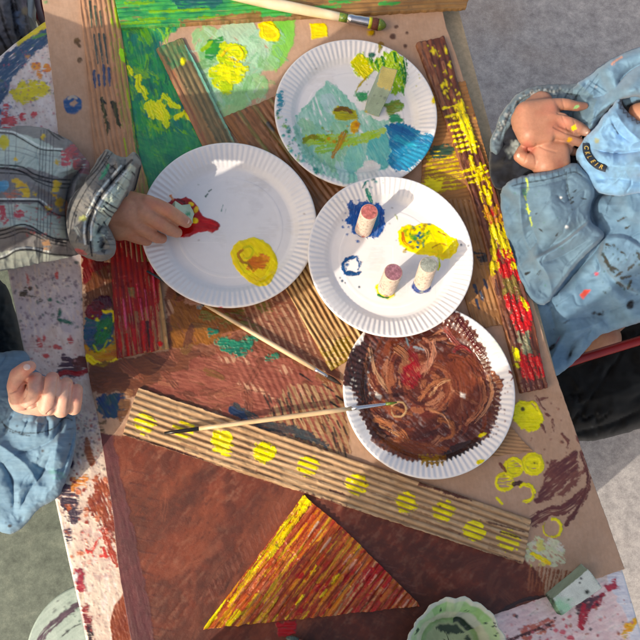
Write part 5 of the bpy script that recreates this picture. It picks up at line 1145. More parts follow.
def mk1(V, C):
    px, py = to_px(V); out = C.copy()
    z = (V[:, 2] - T - .016) / .05
    low = np.clip((-.11 - z) * 20 + (fbm(V[:, 0] * 300, V[:, 1] * 300, 5, 2) - .5) * 6, 0, 1)[:, None]
    out = out * (1 - low) + np.array(c(214, 192, 40)) * low
    for x, y, r in ((381, 96, 1.0), (385, 98, 1.6), (377, 104, .8), (374, 96, .9)):
        m = np.clip(1.5 - np.hypot(px - x, py - y) / r, 0, 1)[:, None] * .6; out = out * (1 - m) + np.array(c(80, 90, 96)) * m
    return out
foam("foam_block", [(364, 112), (379, 117), (383, 101), (368, 96)], [(376.5, 85), (391, 90.5), (397.5, 70), (382, 65)], .0094, .060,
     "grey green foam block with a mustard painted top, standing upright on the uppermost plate", "foam block", [c(206, 188, 112), c(150, 168, 152), c(150, 168, 150), c(140, 156, 140), c(150, 168, 152)], 3, marks=mk1)
def mk2(V, C):
    px, py = to_px(V); out = C.copy()
    for x, y, r, cl in ((587, 592, 2.0, c(30, 34, 34)), (581, 578.5, 1.2, c(50, 50, 50)), (579.5, 583, .9, c(50, 50, 50)), (600, 583, 1.0, c(60, 64, 110)), (568, 600, 1.0, c(60, 80, 60))):
        m = np.clip(1.6 - np.hypot(px - x, py - y) / r, 0, 1)[:, None]; out = out * (1 - m) + np.array(cl) * m
    g_ = np.clip(1.3 - np.hypot((px - 562) / 10, (py - 607) / 10) + (fbm(px / 3, py / 3, 8, 2) - .5), 0, 1)[:, None] * .85
    out = out * (1 - g_) + np.array(c(150, 208, 166)) * g_
    d_k = np.clip(1.2 - np.hypot((px - 558) / 7, (py - 614) / 4) + (fbm(px / 2, py / 2, 9, 2) - .5) * 1.4, 0, 1)[:, None] * .85
    return out * (1 - d_k) + np.array(c(40, 60, 50)) * d_k
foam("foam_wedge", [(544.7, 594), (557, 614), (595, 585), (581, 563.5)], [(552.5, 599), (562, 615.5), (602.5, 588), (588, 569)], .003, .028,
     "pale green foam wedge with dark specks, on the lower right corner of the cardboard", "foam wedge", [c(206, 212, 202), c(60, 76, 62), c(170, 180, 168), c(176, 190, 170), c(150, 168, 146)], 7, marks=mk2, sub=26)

# ------------------------------------------------------------------ brushes
wood = plain_mat("pale_varnished_wood", c(226, 198, 160), 0.45, 0, .1, 30, c(200, 166, 124), .05, (1, 1, 1), coat=.3)
cream = plain_mat("cream_lacquered_wood", c(232, 214, 184), 0.35, 0, .1, 40, c(214, 190, 150), .05, coat=.4)
metal = plain_mat("ferrule_metal", c(206, 206, 210), 0.25, 1.0, .1, 120, bump=.05)
black = plain_mat("black_lacquer", c(34, 30, 30), 0.3, 0, .3, 90)
brist = plain_mat("dark_bristles", c(50, 36, 30), 0.7, 0, .4, 900, c(24, 18, 18), .6)
redb = plain_mat("red_brown_bristles", c(120, 62, 44), 0.7, 0, .3, 900, c(80, 40, 30), .6)
grnb = plain_mat("green_paint_on_bristles", c(54, 104, 50), 0.35, 0, .4, 500, c(120, 130, 30), .6)
blup = plain_mat("blue_grey_paint", c(60, 84, 100), 0.4, 0, .4, 300, c(28, 34, 40), .2)
def brush(label, pts, parts):
    """pts: start and end (x, y, z); parts: (name, t0, t1, radii px list, material, label)"""
    a, b = PV(*pts[0]), PV(*pts[1])
    root = empty("paintbrush", a.lerp(b, .5), label, "paintbrush")
    scale = mpp((pts[0][0] + pts[1][0]) / 2, (pts[0][1] + pts[1][1]) / 2, pts[0][2])
    for name, t0, t1, rads, mat, lab, par in parts:
        bm = bmesh.new(); n = len(rads)
        q = [a.lerp(b, t0 + (t1 - t0) * k / (n - 1)) for k in range(n)]
        if name == "bristles":
            q[-1] = q[-1] + Vector((0, 0, -.001))
        tube_bm(bm, q, [r * scale for r in rads], 20)
        if name == "bristles":
            for v in bm.verts:
                v.co += (v.co - a.lerp(b, .5)).cross(b - a).normalized() * (vnoise(v.co.x * 4000, v.co.y * 4000, 3) - .5) * .0008
        bm_obj(name, bm, mat, root, label=lab)
    return root
brush("thick cream handled brush with green tipped bristles, across the top of the cardboard", [(228, -5, .016), (386, 26, .011)],
      [("handle", 0, .755, [4.0, 5.0, 5.6, 5.6, 5.2, 4.6, 4.2], cream, None, 0), ("handle_paint", .70, .758, [4.4, 4.4, 4.3], grnb, "green paint on the end of the handle", 0),
       ("ferrule", .752, .905, [4.6, 5.0, 4.7, 5.2, 5.2, 5.4, 5.5], metal, None, 0), ("ferrule_paint", .888, .908, [5.55, 5.6], plain_mat("yellow_green_paint", c(203, 199, 40), .35, 0, .2, 200), None, 0), ("bristles", .905, .955, [5.3, 5.9, 5.8], redb, None, 0), ("bristle_tip", .95, 1.0, [5.9, 5.6, 4.2, 1.6], grnb, "green and ochre paint on the bristle tip", 0)])
brush("thin wooden brush lying diagonally, its blue grey tail under the leftmost plate", [(147, 271, .0105), (341.5, 384.5, .0085)],
      [("tail_tip", 0, .30, [1.1, 1.4, 1.6, 1.7], blup, "dark blue grey painted tail end", 0), ("handle", .30, .865, [1.7, 2.0, 2.25, 2.4, 2.5, 2.5, 2.3], wood, None, 0), ("ferrule", .86, .935, [2.3, 2.3, 2.1, 2.2, 1.9], metal, None, 0), ("bristles", .93, 1.0, [2.0, 2.3, 1.7, .6], brist, None, 0)])
brush("thin brush with a black tail, its tip in the brown paint", [(164.5, 433.2, .0135), (397, 402.5, .022)],
      [("tail_tip", 0, .145, [1.5, 1.8, 2.0, 2.1], black, "black tail end", 0), ("handle", .143, .80, [2.0, 2.2, 2.35, 2.5, 2.6, 2.6, 2.4], wood, None, 0), ("ferrule", .795, .955, [2.35, 2.4, 2.2, 2.0, 1.8, 1.6], metal, None, 0), ("bristles", .95, 1.0, [1.7, 1.5, .5], grnb, None, 0)])
brush("silver ferruled brush with grey bristles, below the triangle at the bottom edge", [(286, 637.5, .009), (372, 668, .010)],
      [("bristles", 0, .14, [1.0, 3.4, 3.8, 3.4], plain_mat("grey_green_bristles", c(74, 92, 84), .5, 0, .4, 600), None, 0), ("ferrule", .14, .30, [3.4, 3.3, 3.2, 3.2], metal, None, 0), ("ferrule_paint", .295, .36, [3.3, 3.4, 3.2], plain_mat("yellow_paint", c(235, 199, 40), .35, 0, .2, 200), None, 0), ("handle", .355, 1.0, [3.0, 3.4, 3.2, 2.8, 2.4], cream, None, 0)])

# ------------------------------------------------------------------ fluted tub at the bottom edge
BZ = .036
bc = P(457, 653, BZ); br = 53 * mpp(457, 653, BZ)
tub = empty("fluted_tub", (bc[0], bc[1], T), "pale fluted paper tub with green painted bands inside, at the bottom edge beside the triangle", "tub")
nf = 18; nt = nf * 14
th = np.linspace(0, 2 * np.pi, nt, endpoint=False)
rr = np.r_[.62, .66, .80, .93, .985, 1.0, .985, .955, .93, .90, .87, .84, .80, .76, .72, .68, .64, .60, .57, .54, .50, .46, .42, .38, .34, .30, .26, .22, .18, .14, .10, .06, .0]
zz = np.r_[.004, .003, .022, .042, .0505, .052, .0525, .051, .049, .0465, .044, .041, .038, .034, .030, .026, .021, .016, .011, .007, .006, .0058, .0056, .0056, .0056, .0056, .0056, .0056, .0056, .0056, .0056, .0056, .0056] * .69
fac = (np.abs(((th * nf / (2 * np.pi)) % 1) - .5) * 2)
sc = 1 - .035 * (1 - fac[None]) * np.clip(rr[:, None] * 2 - .9, 0, 1)
X = bc[0] + br * rr[:, None] * sc * np.cos(th); Y = bc[1] + br * rr[:, None] * sc * np.sin(th); Z = T + zz[:, None] + .002 + 0 * X + .0012 * np.sin(5 * th)[None] * (rr[:, None] > .8) + (fbm(np.cos(th) * 5, np.sin(th) * 5, 5, 3)[None] - .5) * .007 * np.clip(rr[:, None] * 2 - .8, 0, 1)
X = X + (fbm(np.cos(th) * 4 + rr[:, None] * 6, np.sin(th) * 4, 8, 3) - .5) * .006; Y = Y + (fbm(np.cos(th) * 4 + 9, np.sin(th) * 4 + rr[:, None] * 6, 8, 3) - .5) * .006
tidx = np.floor(th * nf / (2 * np.pi)); rv = vnoise(tidx * 3.3, tidx * 0 + 2, 2)
colr = np.zeros(X.shape + (3,)); colr[:] = c(204, 208, 192)
nn = fbm(X * 160, Y * 160, 5, 3)
def bandc(m, cl): colr[m] = np.array(cl) * (.75 + .5 * nn[m])[:, None]
R_ = np.repeat(np.arange(len(rr))[:, None], nt, 1); rvv = np.repeat(rv[None], len(rr), 0)
bandc((R_ >= 9) & (R_ <= 13), c(158, 196, 138)); bandc((R_ >= 9) & (R_ <= 13) & (rvv > .5), c(186, 208, 166))
bandc((R_ >= 14) & (R_ <= 17) & (rvv > .3), c(214, 214, 186)); bandc((R_ >= 18) & (R_ <= 20), c(150, 176, 126)); bandc((R_ >= 18) & (rvv < .3), c(40, 58, 48)); bandc((R_ > 20), c(170, 180, 140)); bandc((R_ > 21) & (fbm(X * 60, Y * 60, 12, 3) < .5), c(56, 70, 50))  # dark green sectors and patches over a pale inside
bandc((R_ <= 4) & (nn > .52), c(190, 120, 104)); bandc((R_ < 9) & (nn > .68), c(60, 66, 70)); bandc((R_ >= 9) & (R_ <= 12) & (nn > .7), c(30, 60, 50))
i = np.arange(len(rr) - 1)[:, None] * nt; j = np.arange(nt)[None]; j2 = (j + 1) % nt
F = np.stack([i + j, i + nt + j, i + nt + j2, i + j2], -1).reshape(-1, 4)
V = np.stack([X, Y, Z], -1).reshape(-1, 3); Cc = colr.reshape(-1, 3); wet = np.clip(nn.ravel() * 1.2, 0, 1) * .6
idr = np.where(R_.ravel() >= 20, 1, 0)
split_build(V, F, Cc, wet, idr, {0: ("tub_wall", None), 1: ("tub_floor", "pale bottom with dark green patches")}, M['plate'], tub)
# ------------------------------------------------------------------ bodies
def S(px, py, z, r):
    """a joint: place in the photo, height over the table, radius in photo pixels"""
    p = P(px, py, z); return (p[0], p[1], p[2], r * mpp(px, py, z))
_ico = bmesh.new(); bmesh.ops.create_icosphere(_ico, subdivisions=3, radius=1.0)
ICO = np.array([v.co[:] for v in _ico.verts]); _ico.free()
def hull_mesh(groups, voxel, smooth_it=4, fac=.5):
    bm = bmesh.new()
    for gsp in groups:
        vs = []
        for (x, y, z, r) in gsp:
            vs += [bm.verts.new((x + r * n[0], y + r * n[1], z + r * n[2])) for n in ICO]
        bmesh.ops.convex_hull(bm, input=vs)
    loose = [v for v in bm.verts if not v.link_faces]
    bmesh.ops.delete(bm, geom=loose, context='VERTS')
    me = bpy.data.meshes.new("tmp"); bm.to_mesh(me); bm.free()
    o = bpy.data.objects.new("tmp", me); COL.link(o)
    m = o.modifiers.new("r", 'REMESH'); m.mode = 'VOXEL'; m.voxel_size = voxel
    m2 = o.modifiers.new("s", 'SMOOTH'); m2.iterations = smooth_it; m2.factor = fac
    dg = bpy.context.evaluated_depsgraph_get(); ev = o.evaluated_get(dg); em = ev.to_mesh()
    n = len(em.vertices); V = np.empty(n * 3, np.float32); em.vertices.foreach_get("co", V); V = V.reshape(-1, 3).astype(float)
    N = np.empty(n * 3, np.float32); em.vertices.foreach_get("normal", N); N = N.reshape(-1, 3).astype(float)
    lt = np.empty(len(em.polygons), np.int32); em.polygons.foreach_get("loop_total", lt)
    lv = np.empty(len(em.loops), np.int32); em.loops.foreach_get("vertex_index", lv)
    if (lt == 4).all(): F = lv.reshape(-1, 4)
    else:
        st_ = np.r_[0, np.cumsum(lt)[:-1]]; q = lt == 4
        F = np.stack([lv[st_[q] + k] for k in range(4)], -1)
    ev.to_mesh_clear(); bpy.data.objects.remove(o); bpy.data.meshes.remove(me)
    return V, N, F.astype(np.int64)
def chain(*js):
    return [[js[i], js[i + 1]] for i in range(len(js) - 1)]
def merge_meshes(ms):
    Vs, Fs, Cs, Ws, off = [], [], [], [], 0
    for V, F, Cc, Wt in ms:
        Vs.append(V); Fs.append(F + off); Cs.append(Cc); Ws.append(Wt); off += len(V)
    return np.concatenate(Vs), np.concatenate(Fs), np.concatenate(Cs), np.concatenate(Ws)

def skin_cols(V, base, red, tips=(), seedn=1):
    n1 = fbm(V[:, 0] * 70 + V[:, 2] * 40, V[:, 1] * 70, seedn, 3)[:, None]; n2 = fbm(V[:, 0] * 300, V[:, 1] * 300 + V[:, 2] * 200, seedn + 3, 2)[:, None]
    C_ = np.array(base) * (.93 + .14 * n2); m = np.clip((n1 - .45) * 1.6, 0, .55)
    C_ = C_ * (1 - m) + np.array(red) * m
    n3 = fbm(V[:, 0] * 900, V[:, 1] * 900 + V[:, 2] * 500, seedn + 7, 2)[:, None]; C_ = C_ * (.93 + .14 * n3)
    px, py = to_px(V)
    for (x, y, r, cl, st_) in tips:
        k = np.clip(1.35 - np.hypot(px - x, py - y) / r, 0, 1)[:, None] * st_
        C_ = C_ * (1 - k) + np.array(cl) * k
    return C_
def creases(V, N, lines, depth=.0007, w=1.0):
    px, py = to_px(V); out = V.copy()
    for ln in lines:
        d, _, _, _ = line_d(px, py, ln)
        out -= N * (depth * np.exp(-(d / w) ** 2) * (N[:, 2] > 0))[:, None]
    return out
def paint_on(V, spots, C_, W_):
    px, py = to_px(V)
    for x, y, rx, ry, a, cl in spots:
        a = math.radians(a); u = (px - x) * math.cos(a) + (py - y) * math.sin(a); v = -(px - x) * math.sin(a) + (py - y) * math.cos(a)
        sd = 1 - np.hypot(u / rx, v / ry) + (fbm(px / 1.6, py / 1.6, int(x), 2) - .5) * .8
        m = np.clip(sd * 6, 0, 1); C_ = C_ * (1 - m[:, None]) + np.array(cl) * m[:, None]; W_ = np.maximum(W_, m)
    return C_, W_
nailm = plain_mat("fingernail", c(232, 190, 172), 0.25, 0, .04, 100, bump=.0)
def nail(tx, ty, z, dirdeg, rx, ry, parent, col=None):
    p = P(tx, ty, z); s = mpp(tx, ty, z)
    bm = bmesh.new(); r = bmesh.ops.create_uvsphere(bm, u_segments=20, v_segments=12, radius=1.0)
    a = -math.radians(dirdeg)
    for v in bm.verts:
        v.co = Vector((v.co.x * rx * s, v.co.y * ry * s, v.co.z * 1.4 * s))
        v.co = Matrix.Rotation(a, 3, 'Z') @ v.co + Vector(p)
    bm_obj("fingernail", bm, col or nailm, parent)

hairm = lambda nm, cl: plain_mat(nm, cl, 0.55, 0, .35, 120, bump=.6, stretch=(1, 1, .15))
eyew, eyed = plain_mat("eye_white", c(230, 228, 224), .2), plain_mat("iris", c(60, 44, 34), .2)
def head(ctr, face, r, root, haircol, groups, long_hair=False):
    """adds a head to the sphere groups; hair and eyes become children"""
    c0 = Vector(ctr); f = Vector(face).normalized(); up = Vector((0, 0, 1)); up = (up - f * up.dot(f)).normalized(); s = f.cross(up).normalized()
    def Q(a, b, d, rr): p = c0 + f * a * r + s * b * r + up * d * r; return (p.x, p.y, p.z, rr * r)
    groups += [[Q(-.12, 0, .22, .92), Q(.1, 0, .1, .86), Q(.18, 0, -.35, .66)], [Q(.2, 0, -.3, .6), Q(.42, 0, -.78, .26)],
               [Q(.42, .34, -.28, .34), Q(.42, -.34, -.28, .34)],
               [Q(.88, 0, .02, .10), Q(1.02, 0, -.24, .12)], [Q(.98, .08, -.26, .08), Q(.98, -.08, -.26, .08)],
               [Q(.80, .16, -.50, .07), Q(.84, 0, -.50, .09), Q(.80, -.16, -.50, .07)], [Q(.76, .12, -.60, .08), Q(.79, -.12, -.60, .08)],
               [Q(-.02, .90, .05, .10), Q(-.06, .96, -.18, .12), Q(.0, .88, -.34, .08)], [Q(-.02, -.90, .05, .10), Q(-.06, -.96, -.18, .12), Q(.0, -.88, -.34, .08)],
               [Q(.74, .30, .20, .10), Q(.70, .48, .18, .10)], [Q(.74, -.30, .20, .10), Q(.70, -.48, .18, .10)]]
    hg = [[Q(-.16, 0, .34, .96), Q(-.30, 0, .05, .94)], [Q(-.40, 0, -.1, .80), Q(-.45, 0, -.45, .62)], [Q(.32, .3, .72, .42), Q(.32, -.3, .72, .42), Q(-.2, 0, .8, .6)]]
    if long_hair: hg += [[Q(-.5, .4, -.3, .5), Q(-.45, .5, -.95, .34)], [Q(-.5, -.4, -.3, .5), Q(-.45, -.5, -.95, .34)]]
    V, N, F = hull_mesh(hg, .004, 5)
    ang = np.arctan2((V - np.array(c0)) @ np.array(s), (V - np.array(c0)) @ np.array(f))
    V = V + N * ((fbm(ang * 16, V[:, 2] * 14, 3, 3) - .5) * .008)[:, None]
    # hair stays behind the hairline of the face
    mesh_obj("hair", V, F, haircol, root)
    for sg in (-1, 1):
        for nm, a, rr, mt in (("eye", .73, .12, eyew), ("iris", .80, .075, eyed)):
            bm = bmesh.new(); bmesh.ops.create_uvsphere(bm, u_segments=16, v_segments=10, radius=rr * r)
            bmesh.ops.translate(bm, vec=c0 + f * a * r + s * sg * .34 * r + up * .02 * r, verts=bm.verts)
            bm_obj(nm, bm, mt, root)

# ------------------------------------------------------------------ cloth sheets
def cloth(name, outline, zf, parent, paint, label=None, sp=1.5, dome=(.03, 22), folds=(), wr=(.003, 14, 3), seed=1, skirt=.02, col=c(112, 152, 178), inset=.6, soft=6, mat='cloth', n=6, edge_tuck=0.0):
    o = smooth_path(outline, n, True)
    L_ = np.hypot(*np.diff(np.r_[o, o[:1]], axis=0).T).sum(); o = resample(np.r_[o, o[:1]], int(L_ / sp) + 1)[:-1]
    if sp < 3: o = o + (np.stack([fbm(o[:, 0] / 5, o[:, 1] / 5, seed, 2), fbm(o[:, 0] / 5, o[:, 1] / 5, seed + 4, 2)], -1) - .5) * 1.6
    x0, y0 = o.min(0); x1, y1 = o.max(0)
    gx, gy = np.meshgrid(np.arange(x0, x1, sp), np.arange(y0, y1, sp * .87)); gx = gx + (np.arange(gx.shape[0]) % 2)[:, None] * sp / 2
    sd = poly_sd(gx, gy, o); k = sd > sp * .6
    vis = (gx > -30) & (gx < 670) & (gy > -30) & (gy < 670)
    coarse = ((np.arange(gx.shape[0])[:, None] % 4 == 0) & (np.arange(gx.shape[1])[None] % 4 == 0)) | vis
    k &= coarse
    pts = np.r_[o, np.stack([gx[k], gy[k]], -1)]; no = len(o)
    res = geometry.delaunay_2d_cdt([Vector(p) for p in pts.tolist()], [(i, (i + 1) % no) for i in range(no)], [], 1, 1e-5)
    vv = np.array([v[:] for v in res[0]]); F = [f for f in res[2]]
    orig = [ov[0] if ov else -1 for ov in res[3]]
    x, y = vv[:, 0], vv[:, 1]
    d = np.maximum(poly_sd(x, y, o), 0)
    z = zf(x, y)
    t = np.clip(d / dome[1], 0, 1); z = z - dome[0] * (1 - np.sqrt(np.clip(1 - (1 - t) ** 2, 0, 1)))
    amp, sc, od = wr
    damp = np.clip(d / soft, .25, 1)
    wv = fbm(x / sc + 2 * fbm(x / 30, y / 30, seed + 9, 2), y / sc, seed, od); z = z + amp * damp * (1 - np.abs(wv * 2 - 1) * 2) + amp * .5 * damp * (fbm(x / (sc * 2.4), y / (sc * 2.4), seed + 2, 2) - .5) * 2 - amp * 1.1 * damp * np.exp(-np.abs(fbm((x * .8 + y * .6) / (sc * .9), (y * .8 - x * .6) / (sc * 2.0), seed + 30, 3) * 2 - 1) * 14) * np.clip(fbm(x / 40, y / 40, seed + 31, 2) * 4 - 1.6, 0, 1)
    for f_ in folds:
        path, kind, a, w_ = f_[:4]
        dd, sg, tt, ln = line_d(x, y, smooth_path(path, 5)); taper = np.clip(np.minimum(tt, ln - tt) / (0.22 * ln + 1e-6) + .25, 0, 1)
        if kind == 'r': z = z + a * taper * np.exp(-(dd / w_) ** 1.25)
        elif kind == 'v': z = z - a * taper * np.exp(-dd / w_)
        elif kind == 's': z = z + a * taper * np.tanh(sg / 1.3) * np.exp(-(dd / w_) ** 2)
    V = P(x, y, z)
    bnd = [None] * no
    for i, oi in enumerate(res[3]):
        for q in oi:
            if q < no: bnd[q] = i
    bnd = [b for b in bnd if b is not None]
    cen = V.mean(0); lo = V[bnd].copy(); lo[:, 2] -= skirt; inn = (cen - lo); inn[:, 2] = 0
    lo += inn / (np.linalg.norm(inn, axis=1, keepdims=True) + 1e-9) * skirt * inset
    nV = len(V); m = len(bnd)
    V = np.r_[V, lo]
    F = [tuple(f) for f in F] + [(bnd[i], bnd[(i + 1) % m], nV + (i + 1) % m, nV + i) for i in range(m)]
    cvs = Canvas(max(x0, -20) - 3, max(y0, -20) - 3, min(x1, 660) + 3, min(y1, 660) + 3, col, .5)
    paint(cvs)
    xx = np.r_[x, x[bnd]]; yy = np.r_[y, y[bnd]]
    ob = mesh_obj(name, V, F, M[mat], parent, cvs.samp(cvs.col, xx, yy), cvs.samp(cvs.wet, xx, yy), label)
    bm = bmesh.new(); bm.from_mesh(ob.data); bmesh.ops.recalc_face_normals(bm, faces=bm.faces); bm.to_mesh(ob.data); bm.free()
    for p in ob.data.polygons: p.use_smooth = True
    return ob
def lin(*pts):
    """height blended between points (x, y, z) by inverse distance"""
    a = np.array(pts, float)
    def f(x, y):
        w_ = 1 / (((x[:, None] - a[:, 0]) ** 2 + (y[:, None] - a[:, 1]) ** 2) ** 1.5 + 30)
        return (w_ * a[:, 2]).sum(1) / w_.sum(1)
    return f

SK, SKR = c(214, 160, 134), c(206, 128, 110)
trouser = plain_mat("dark_trouser_fabric", c(44, 54, 66), .85, 0, .3, 300, bump=.4)
shoe = plain_mat("dark_shoe", c(50, 46, 48), .6, 0, .2, 80)
def lower_body(root, px0, py0, z0, dirx, diry, spread=26):
    """seated legs under the table: thighs, shins and shoes, as trousers"""
    a = P(px0, py0, z0); d = np.array([dirx, -diry, 0.0]); d /= np.linalg.norm(d); s = np.array([-d[1], d[0], 0])
    g_ = []; sh = []
    for k in (-1, 1):
        hip = a + s * k * .06; kn = hip + d * .24 + np.array([0, 0, .01]); an = kn + d * .02; an[2] = .09
        g_ += [[(*hip, .065), (*kn, .048)], [(*kn, .048), (*an, .034)]]
        sh.append([(an[0], an[1], .045, .036), (*(an + d * .10)[:2], .03, .028)])
    g_ += [[(*(a + s * .05), .07), (*(a - s * .05), .07)]]
    V, N, F = hull_mesh(g_, .006, 4); V = V + N * ((fbm(V[:, 0] * 40, V[:, 1] * 40 + V[:, 2] * 30, 3, 3) - .5) * .010)[:, None]
    mesh_obj("trousers", V, F, trouser, root)
    for q in sh:
        V, N, F = hull_mesh([q], .005, 3); mesh_obj("shoe", V, F, shoe, root)
def torso_shell(root, groups, name="smock_body", col=c(112, 152, 178), label=None):
    V, N, F = hull_mesh(groups, .006, 6)
    V = V + N * ((1 - np.abs(fbm(V[:, 0] * 18, V[:, 1] * 18 + V[:, 2] * 12, 5, 3) * 2 - 1) * 2) * .006)[:, None]
    mesh_obj(name, V, F, M['cloth'], root, np.tile(np.array(col), (len(V), 1)), np.zeros(len(V)), label)

# ================================================================== child on the left in a plaid shirt
A_ = empty("person", tuple(P(-190, 160, -T)), "child in a paint splashed plaid smock, reaching a hand over the leftmost plate", "person")
hand = [[S(126, 203, .050, 13), S(119, 228, .044, 13), S(112, 214, .05, 16), S(150, 204, .052, 8.5), S(143, 214, .053, 9), S(135, 227, .044, 9)],
        [S(112, 214, .05, 17), S(125, 214, .05, 18)]]
hand += chain(S(147, 203, .054, 8.4), S(168, 210.5, .052, 7.0), S(180, 218.5, .040, 6.6), S(186.5, 222.5, .030, 5.6))
hand += chain(S(142, 213, .055, 8.6), S(160, 223.5, .048, 7.2), S(171, 230, .036, 6.4), S(177, 232.5, .027, 5.4))
hand += chain(S(134, 224, .050, 8.4), S(149, 232.5, .040, 6.8), S(157, 237.5, .030, 6.0), S(162, 238.5, .022, 5.2))
hand += chain(S(126, 232, .042, 8.0), S(138, 238, .032, 6.2), S(147, 241, .023, 5.2))
hand += chain(S(138, 203, .034, 9.0), S(156, 205, .026, 7.4), S(170, 211, .022, 6.6), S(181, 216, .021, 5.6))
hand += [[S(112, 214, .048, 16), S(60, 210, .022, 13)], [S(60, 210, .022, 13), S(-60, 205, .03, 18)]]
V, N, F = hull_mesh(hand, .0011, 5)
V = creases(V, N, [[(164, 204), (171, 216)], [(178, 214), (184, 226)][:2], [(157, 218), (164, 228)], [(150, 240), (158, 230)]], .0005, .8)
Cc = skin_cols(V, c(196, 140, 112), c(186, 116, 94), [(150, 204, 8, c(202, 126, 104), .5), (168, 210, 6, c(200, 124, 104), .45), (160, 223, 6, c(200, 124, 104), .4), (120, 232, 10, c(206, 150, 110), .4), (186, 221, 5, c(176, 120, 110), .5), (176, 232, 5, c(190, 126, 110), .4)], 2)
Wt = np.full(len(V), .1)
small = [(V, F, Cc, Wt)]
big = []
hd = P(-205, 225, .38)
g2 = [[S(-60, 205, .03, 18), S(-150, 190, .07, 30)], [S(-150, 190, .07, 30), S(-190, 240, .19, 50)], [S(-190, 245, .19, 50), S(-215, 130, .19, 50), S(-225, 180, -.12, 66)], [S(-200, 200, .22, 34), (hd[0], hd[1], hd[2] - .06, .04)],
      [S(-215, 130, .18, 40), S(-160, 10, .0, 28)]]
head(hd, (.85, -.1, -.6), .088, A_, hairm("brown_hair", c(96, 66, 44)), g2)
Vb, Nb, Fb = hull_mesh(g2, .004, 4); small.append((Vb, Fb, skin_cols(Vb, c(210, 156, 130), c(200, 126, 108), (), 4), np.full(len(Vb), .1)))
mesh_obj("body", *merge_meshes(small)[:2], M['skin'], A_, *merge_meshes(small)[2:])
nail(186.5, 221, .0365, 35, 3.2, 3.0, A_)
PG, PM, PK, PWh = c(138, 136, 134), c(196, 210, 200), c(28, 28, 34), c(226, 232, 228)
def plaidA(v):
    v.blob([(-60, 100), (160, 100), (160, 290), (-60, 290)], c(142, 140, 138), c(128, 124, 126), rough=0, wet=0, thick=0)
    v.blob([(-60, 136), (20, 134), (40, 140), (58, 150), (86, 158), (84, 170), (72, 172), (62, 178), (30, 168), (-60, 166)], PM, c(176, 190, 184), rough=1.2, rs=6, wet=0)
    v.blob([(-60, 204), (38, 204), (50, 216), (64, 216), (66, 238), (50, 238), (30, 226), (-60, 232)], PM, c(180, 192, 184), rough=1.2, rs=6, wet=0)
    v.blob([(-60, 256), (30, 250), (70, 256), (60, 270), (-60, 272)], c(200, 206, 190), c(180, 190, 180), rough=1.2, wet=0)
    for p, w_ in (([(-40, 132), (6, 133), (20, 138), (40, 149), (60, 151), (78, 156), (85, 163)], .8), ([(-40, 164), (0, 165), (22, 167), (34, 174), (52, 179), (70, 180)], .9), ([(-40, 168), (2, 168), (20, 171), (34, 178), (54, 183), (69, 184)], 1.0), ([(-40, 172), (20, 174), (36, 181), (52, 187), (68, 188)], .7),
                  ([(-40, 201), (30, 201), (40, 203), (48, 210), (58, 215), (66, 216)], .9), ([(-40, 236), (0, 231), (18, 225), (30, 226), (42, 233), (56, 239), (68, 240)], 1.0), ([(-40, 240), (0, 235), (20, 229), (34, 231), (48, 239), (66, 243)], .9), ([(-40, 243), (4, 238), (22, 232), (36, 236), (50, 243), (66, 246)], .7),
                  ([(-40, 262), (0, 259), (16, 251), (32, 250), (50, 254), (78, 256)], 1.0)):
        v.stroke(p, w_ * .8, PK, PK, rough=.15, wet=0, taper=0, thick=0, edge=0)
    for p in ([(-40, 130), (6, 131), (22, 136), (42, 147), (62, 149)], [(-40, 199), (30, 199), (42, 201), (50, 208)], [(-40, 260), (0, 257), (16, 249), (32, 248), (50, 252)]): v.stroke(p, .8, PWh, PWh, rough=.2, wet=0, taper=0, thick=0, edge=0)
    for x in (38, 41, 44, 48, 51): v.stroke([(x + 3, 130), (x + 1, 180), (x - 2, 268)], .45, c(70, 74, 84), rough=.15, wet=0, op=.75, thick=0, taper=0)
    for x in (-6, 14, 66, 76): v.stroke([(x + 3, 124), (x + 1, 180), (x + 1, 270)], .4, c(90, 94, 102), rough=.15, wet=0, op=.6, thick=0, taper=0)
    for y in (150, 155, 218, 222): v.stroke([(-40, y - 6), (0, y - 5), (22, y - 2), (40, y + 4), (60, y + 7), (84, y + 9)], .4, c(110, 116, 124), rough=.15, wet=0, op=.6, thick=0, taper=0)
    for x in (6, 9): v.stroke([(x, 128), (x, 180), (x + 8, 250)], .8, c(120, 120, 130), rough=.2, wet=0, op=.5, thick=0)
    for p in ([(46, 126), (52, 134), (60, 140)], [(49, 125), (56, 134), (64, 139)], [(53, 126), (62, 138)]): v.stroke(p, .8, PK, rough=.2, wet=0, thick=0)
    v.blob(('c', 4, 142, 5, 7, 0), c(226, 206, 40), rough=1.5, dry=.1); v.blob(('c', 2, 186, 7, 6, 0), c(70, 150, 190), c(110, 170, 200), rough=2)
    for x, y, rx, ry in ((22, 187, 6, 5), (17, 181, 4, 3), (26, 193, 4, 4), (35, 194, 2.4, 2), (56, 190, 3.4, 7), (60, 202, 4, 5), (57, 183, 4, 2.4), (48, 208, 2.5, 2), (61, 211, 2, 2.4), (57, 162, 2.4, 2.4), (16, 160, 2.4, 1.6), (43, 137, 1.6, 2)): v.blob(('c', x, y, rx, ry, 20), c(226, 190, 60), c(220, 170, 60), rough=1.8, rs=3, dry=.12, thick=.0004)
    for x, y, rx, ry in ((70, 154, 8, 6), (76, 164, 5, 5), (66, 162, 5, 4), (72, 150, 8, 5), (3, 216, 4, 6), (1, 208, 4, 4), (20, 215, 4.5, 3.5), (15, 207, 2, 2)): v.blob(('c', x, y, rx, ry, -20), c(206, 70, 84), c(190, 90, 100), rough=3, rs=4, dry=.22, thick=.0004)
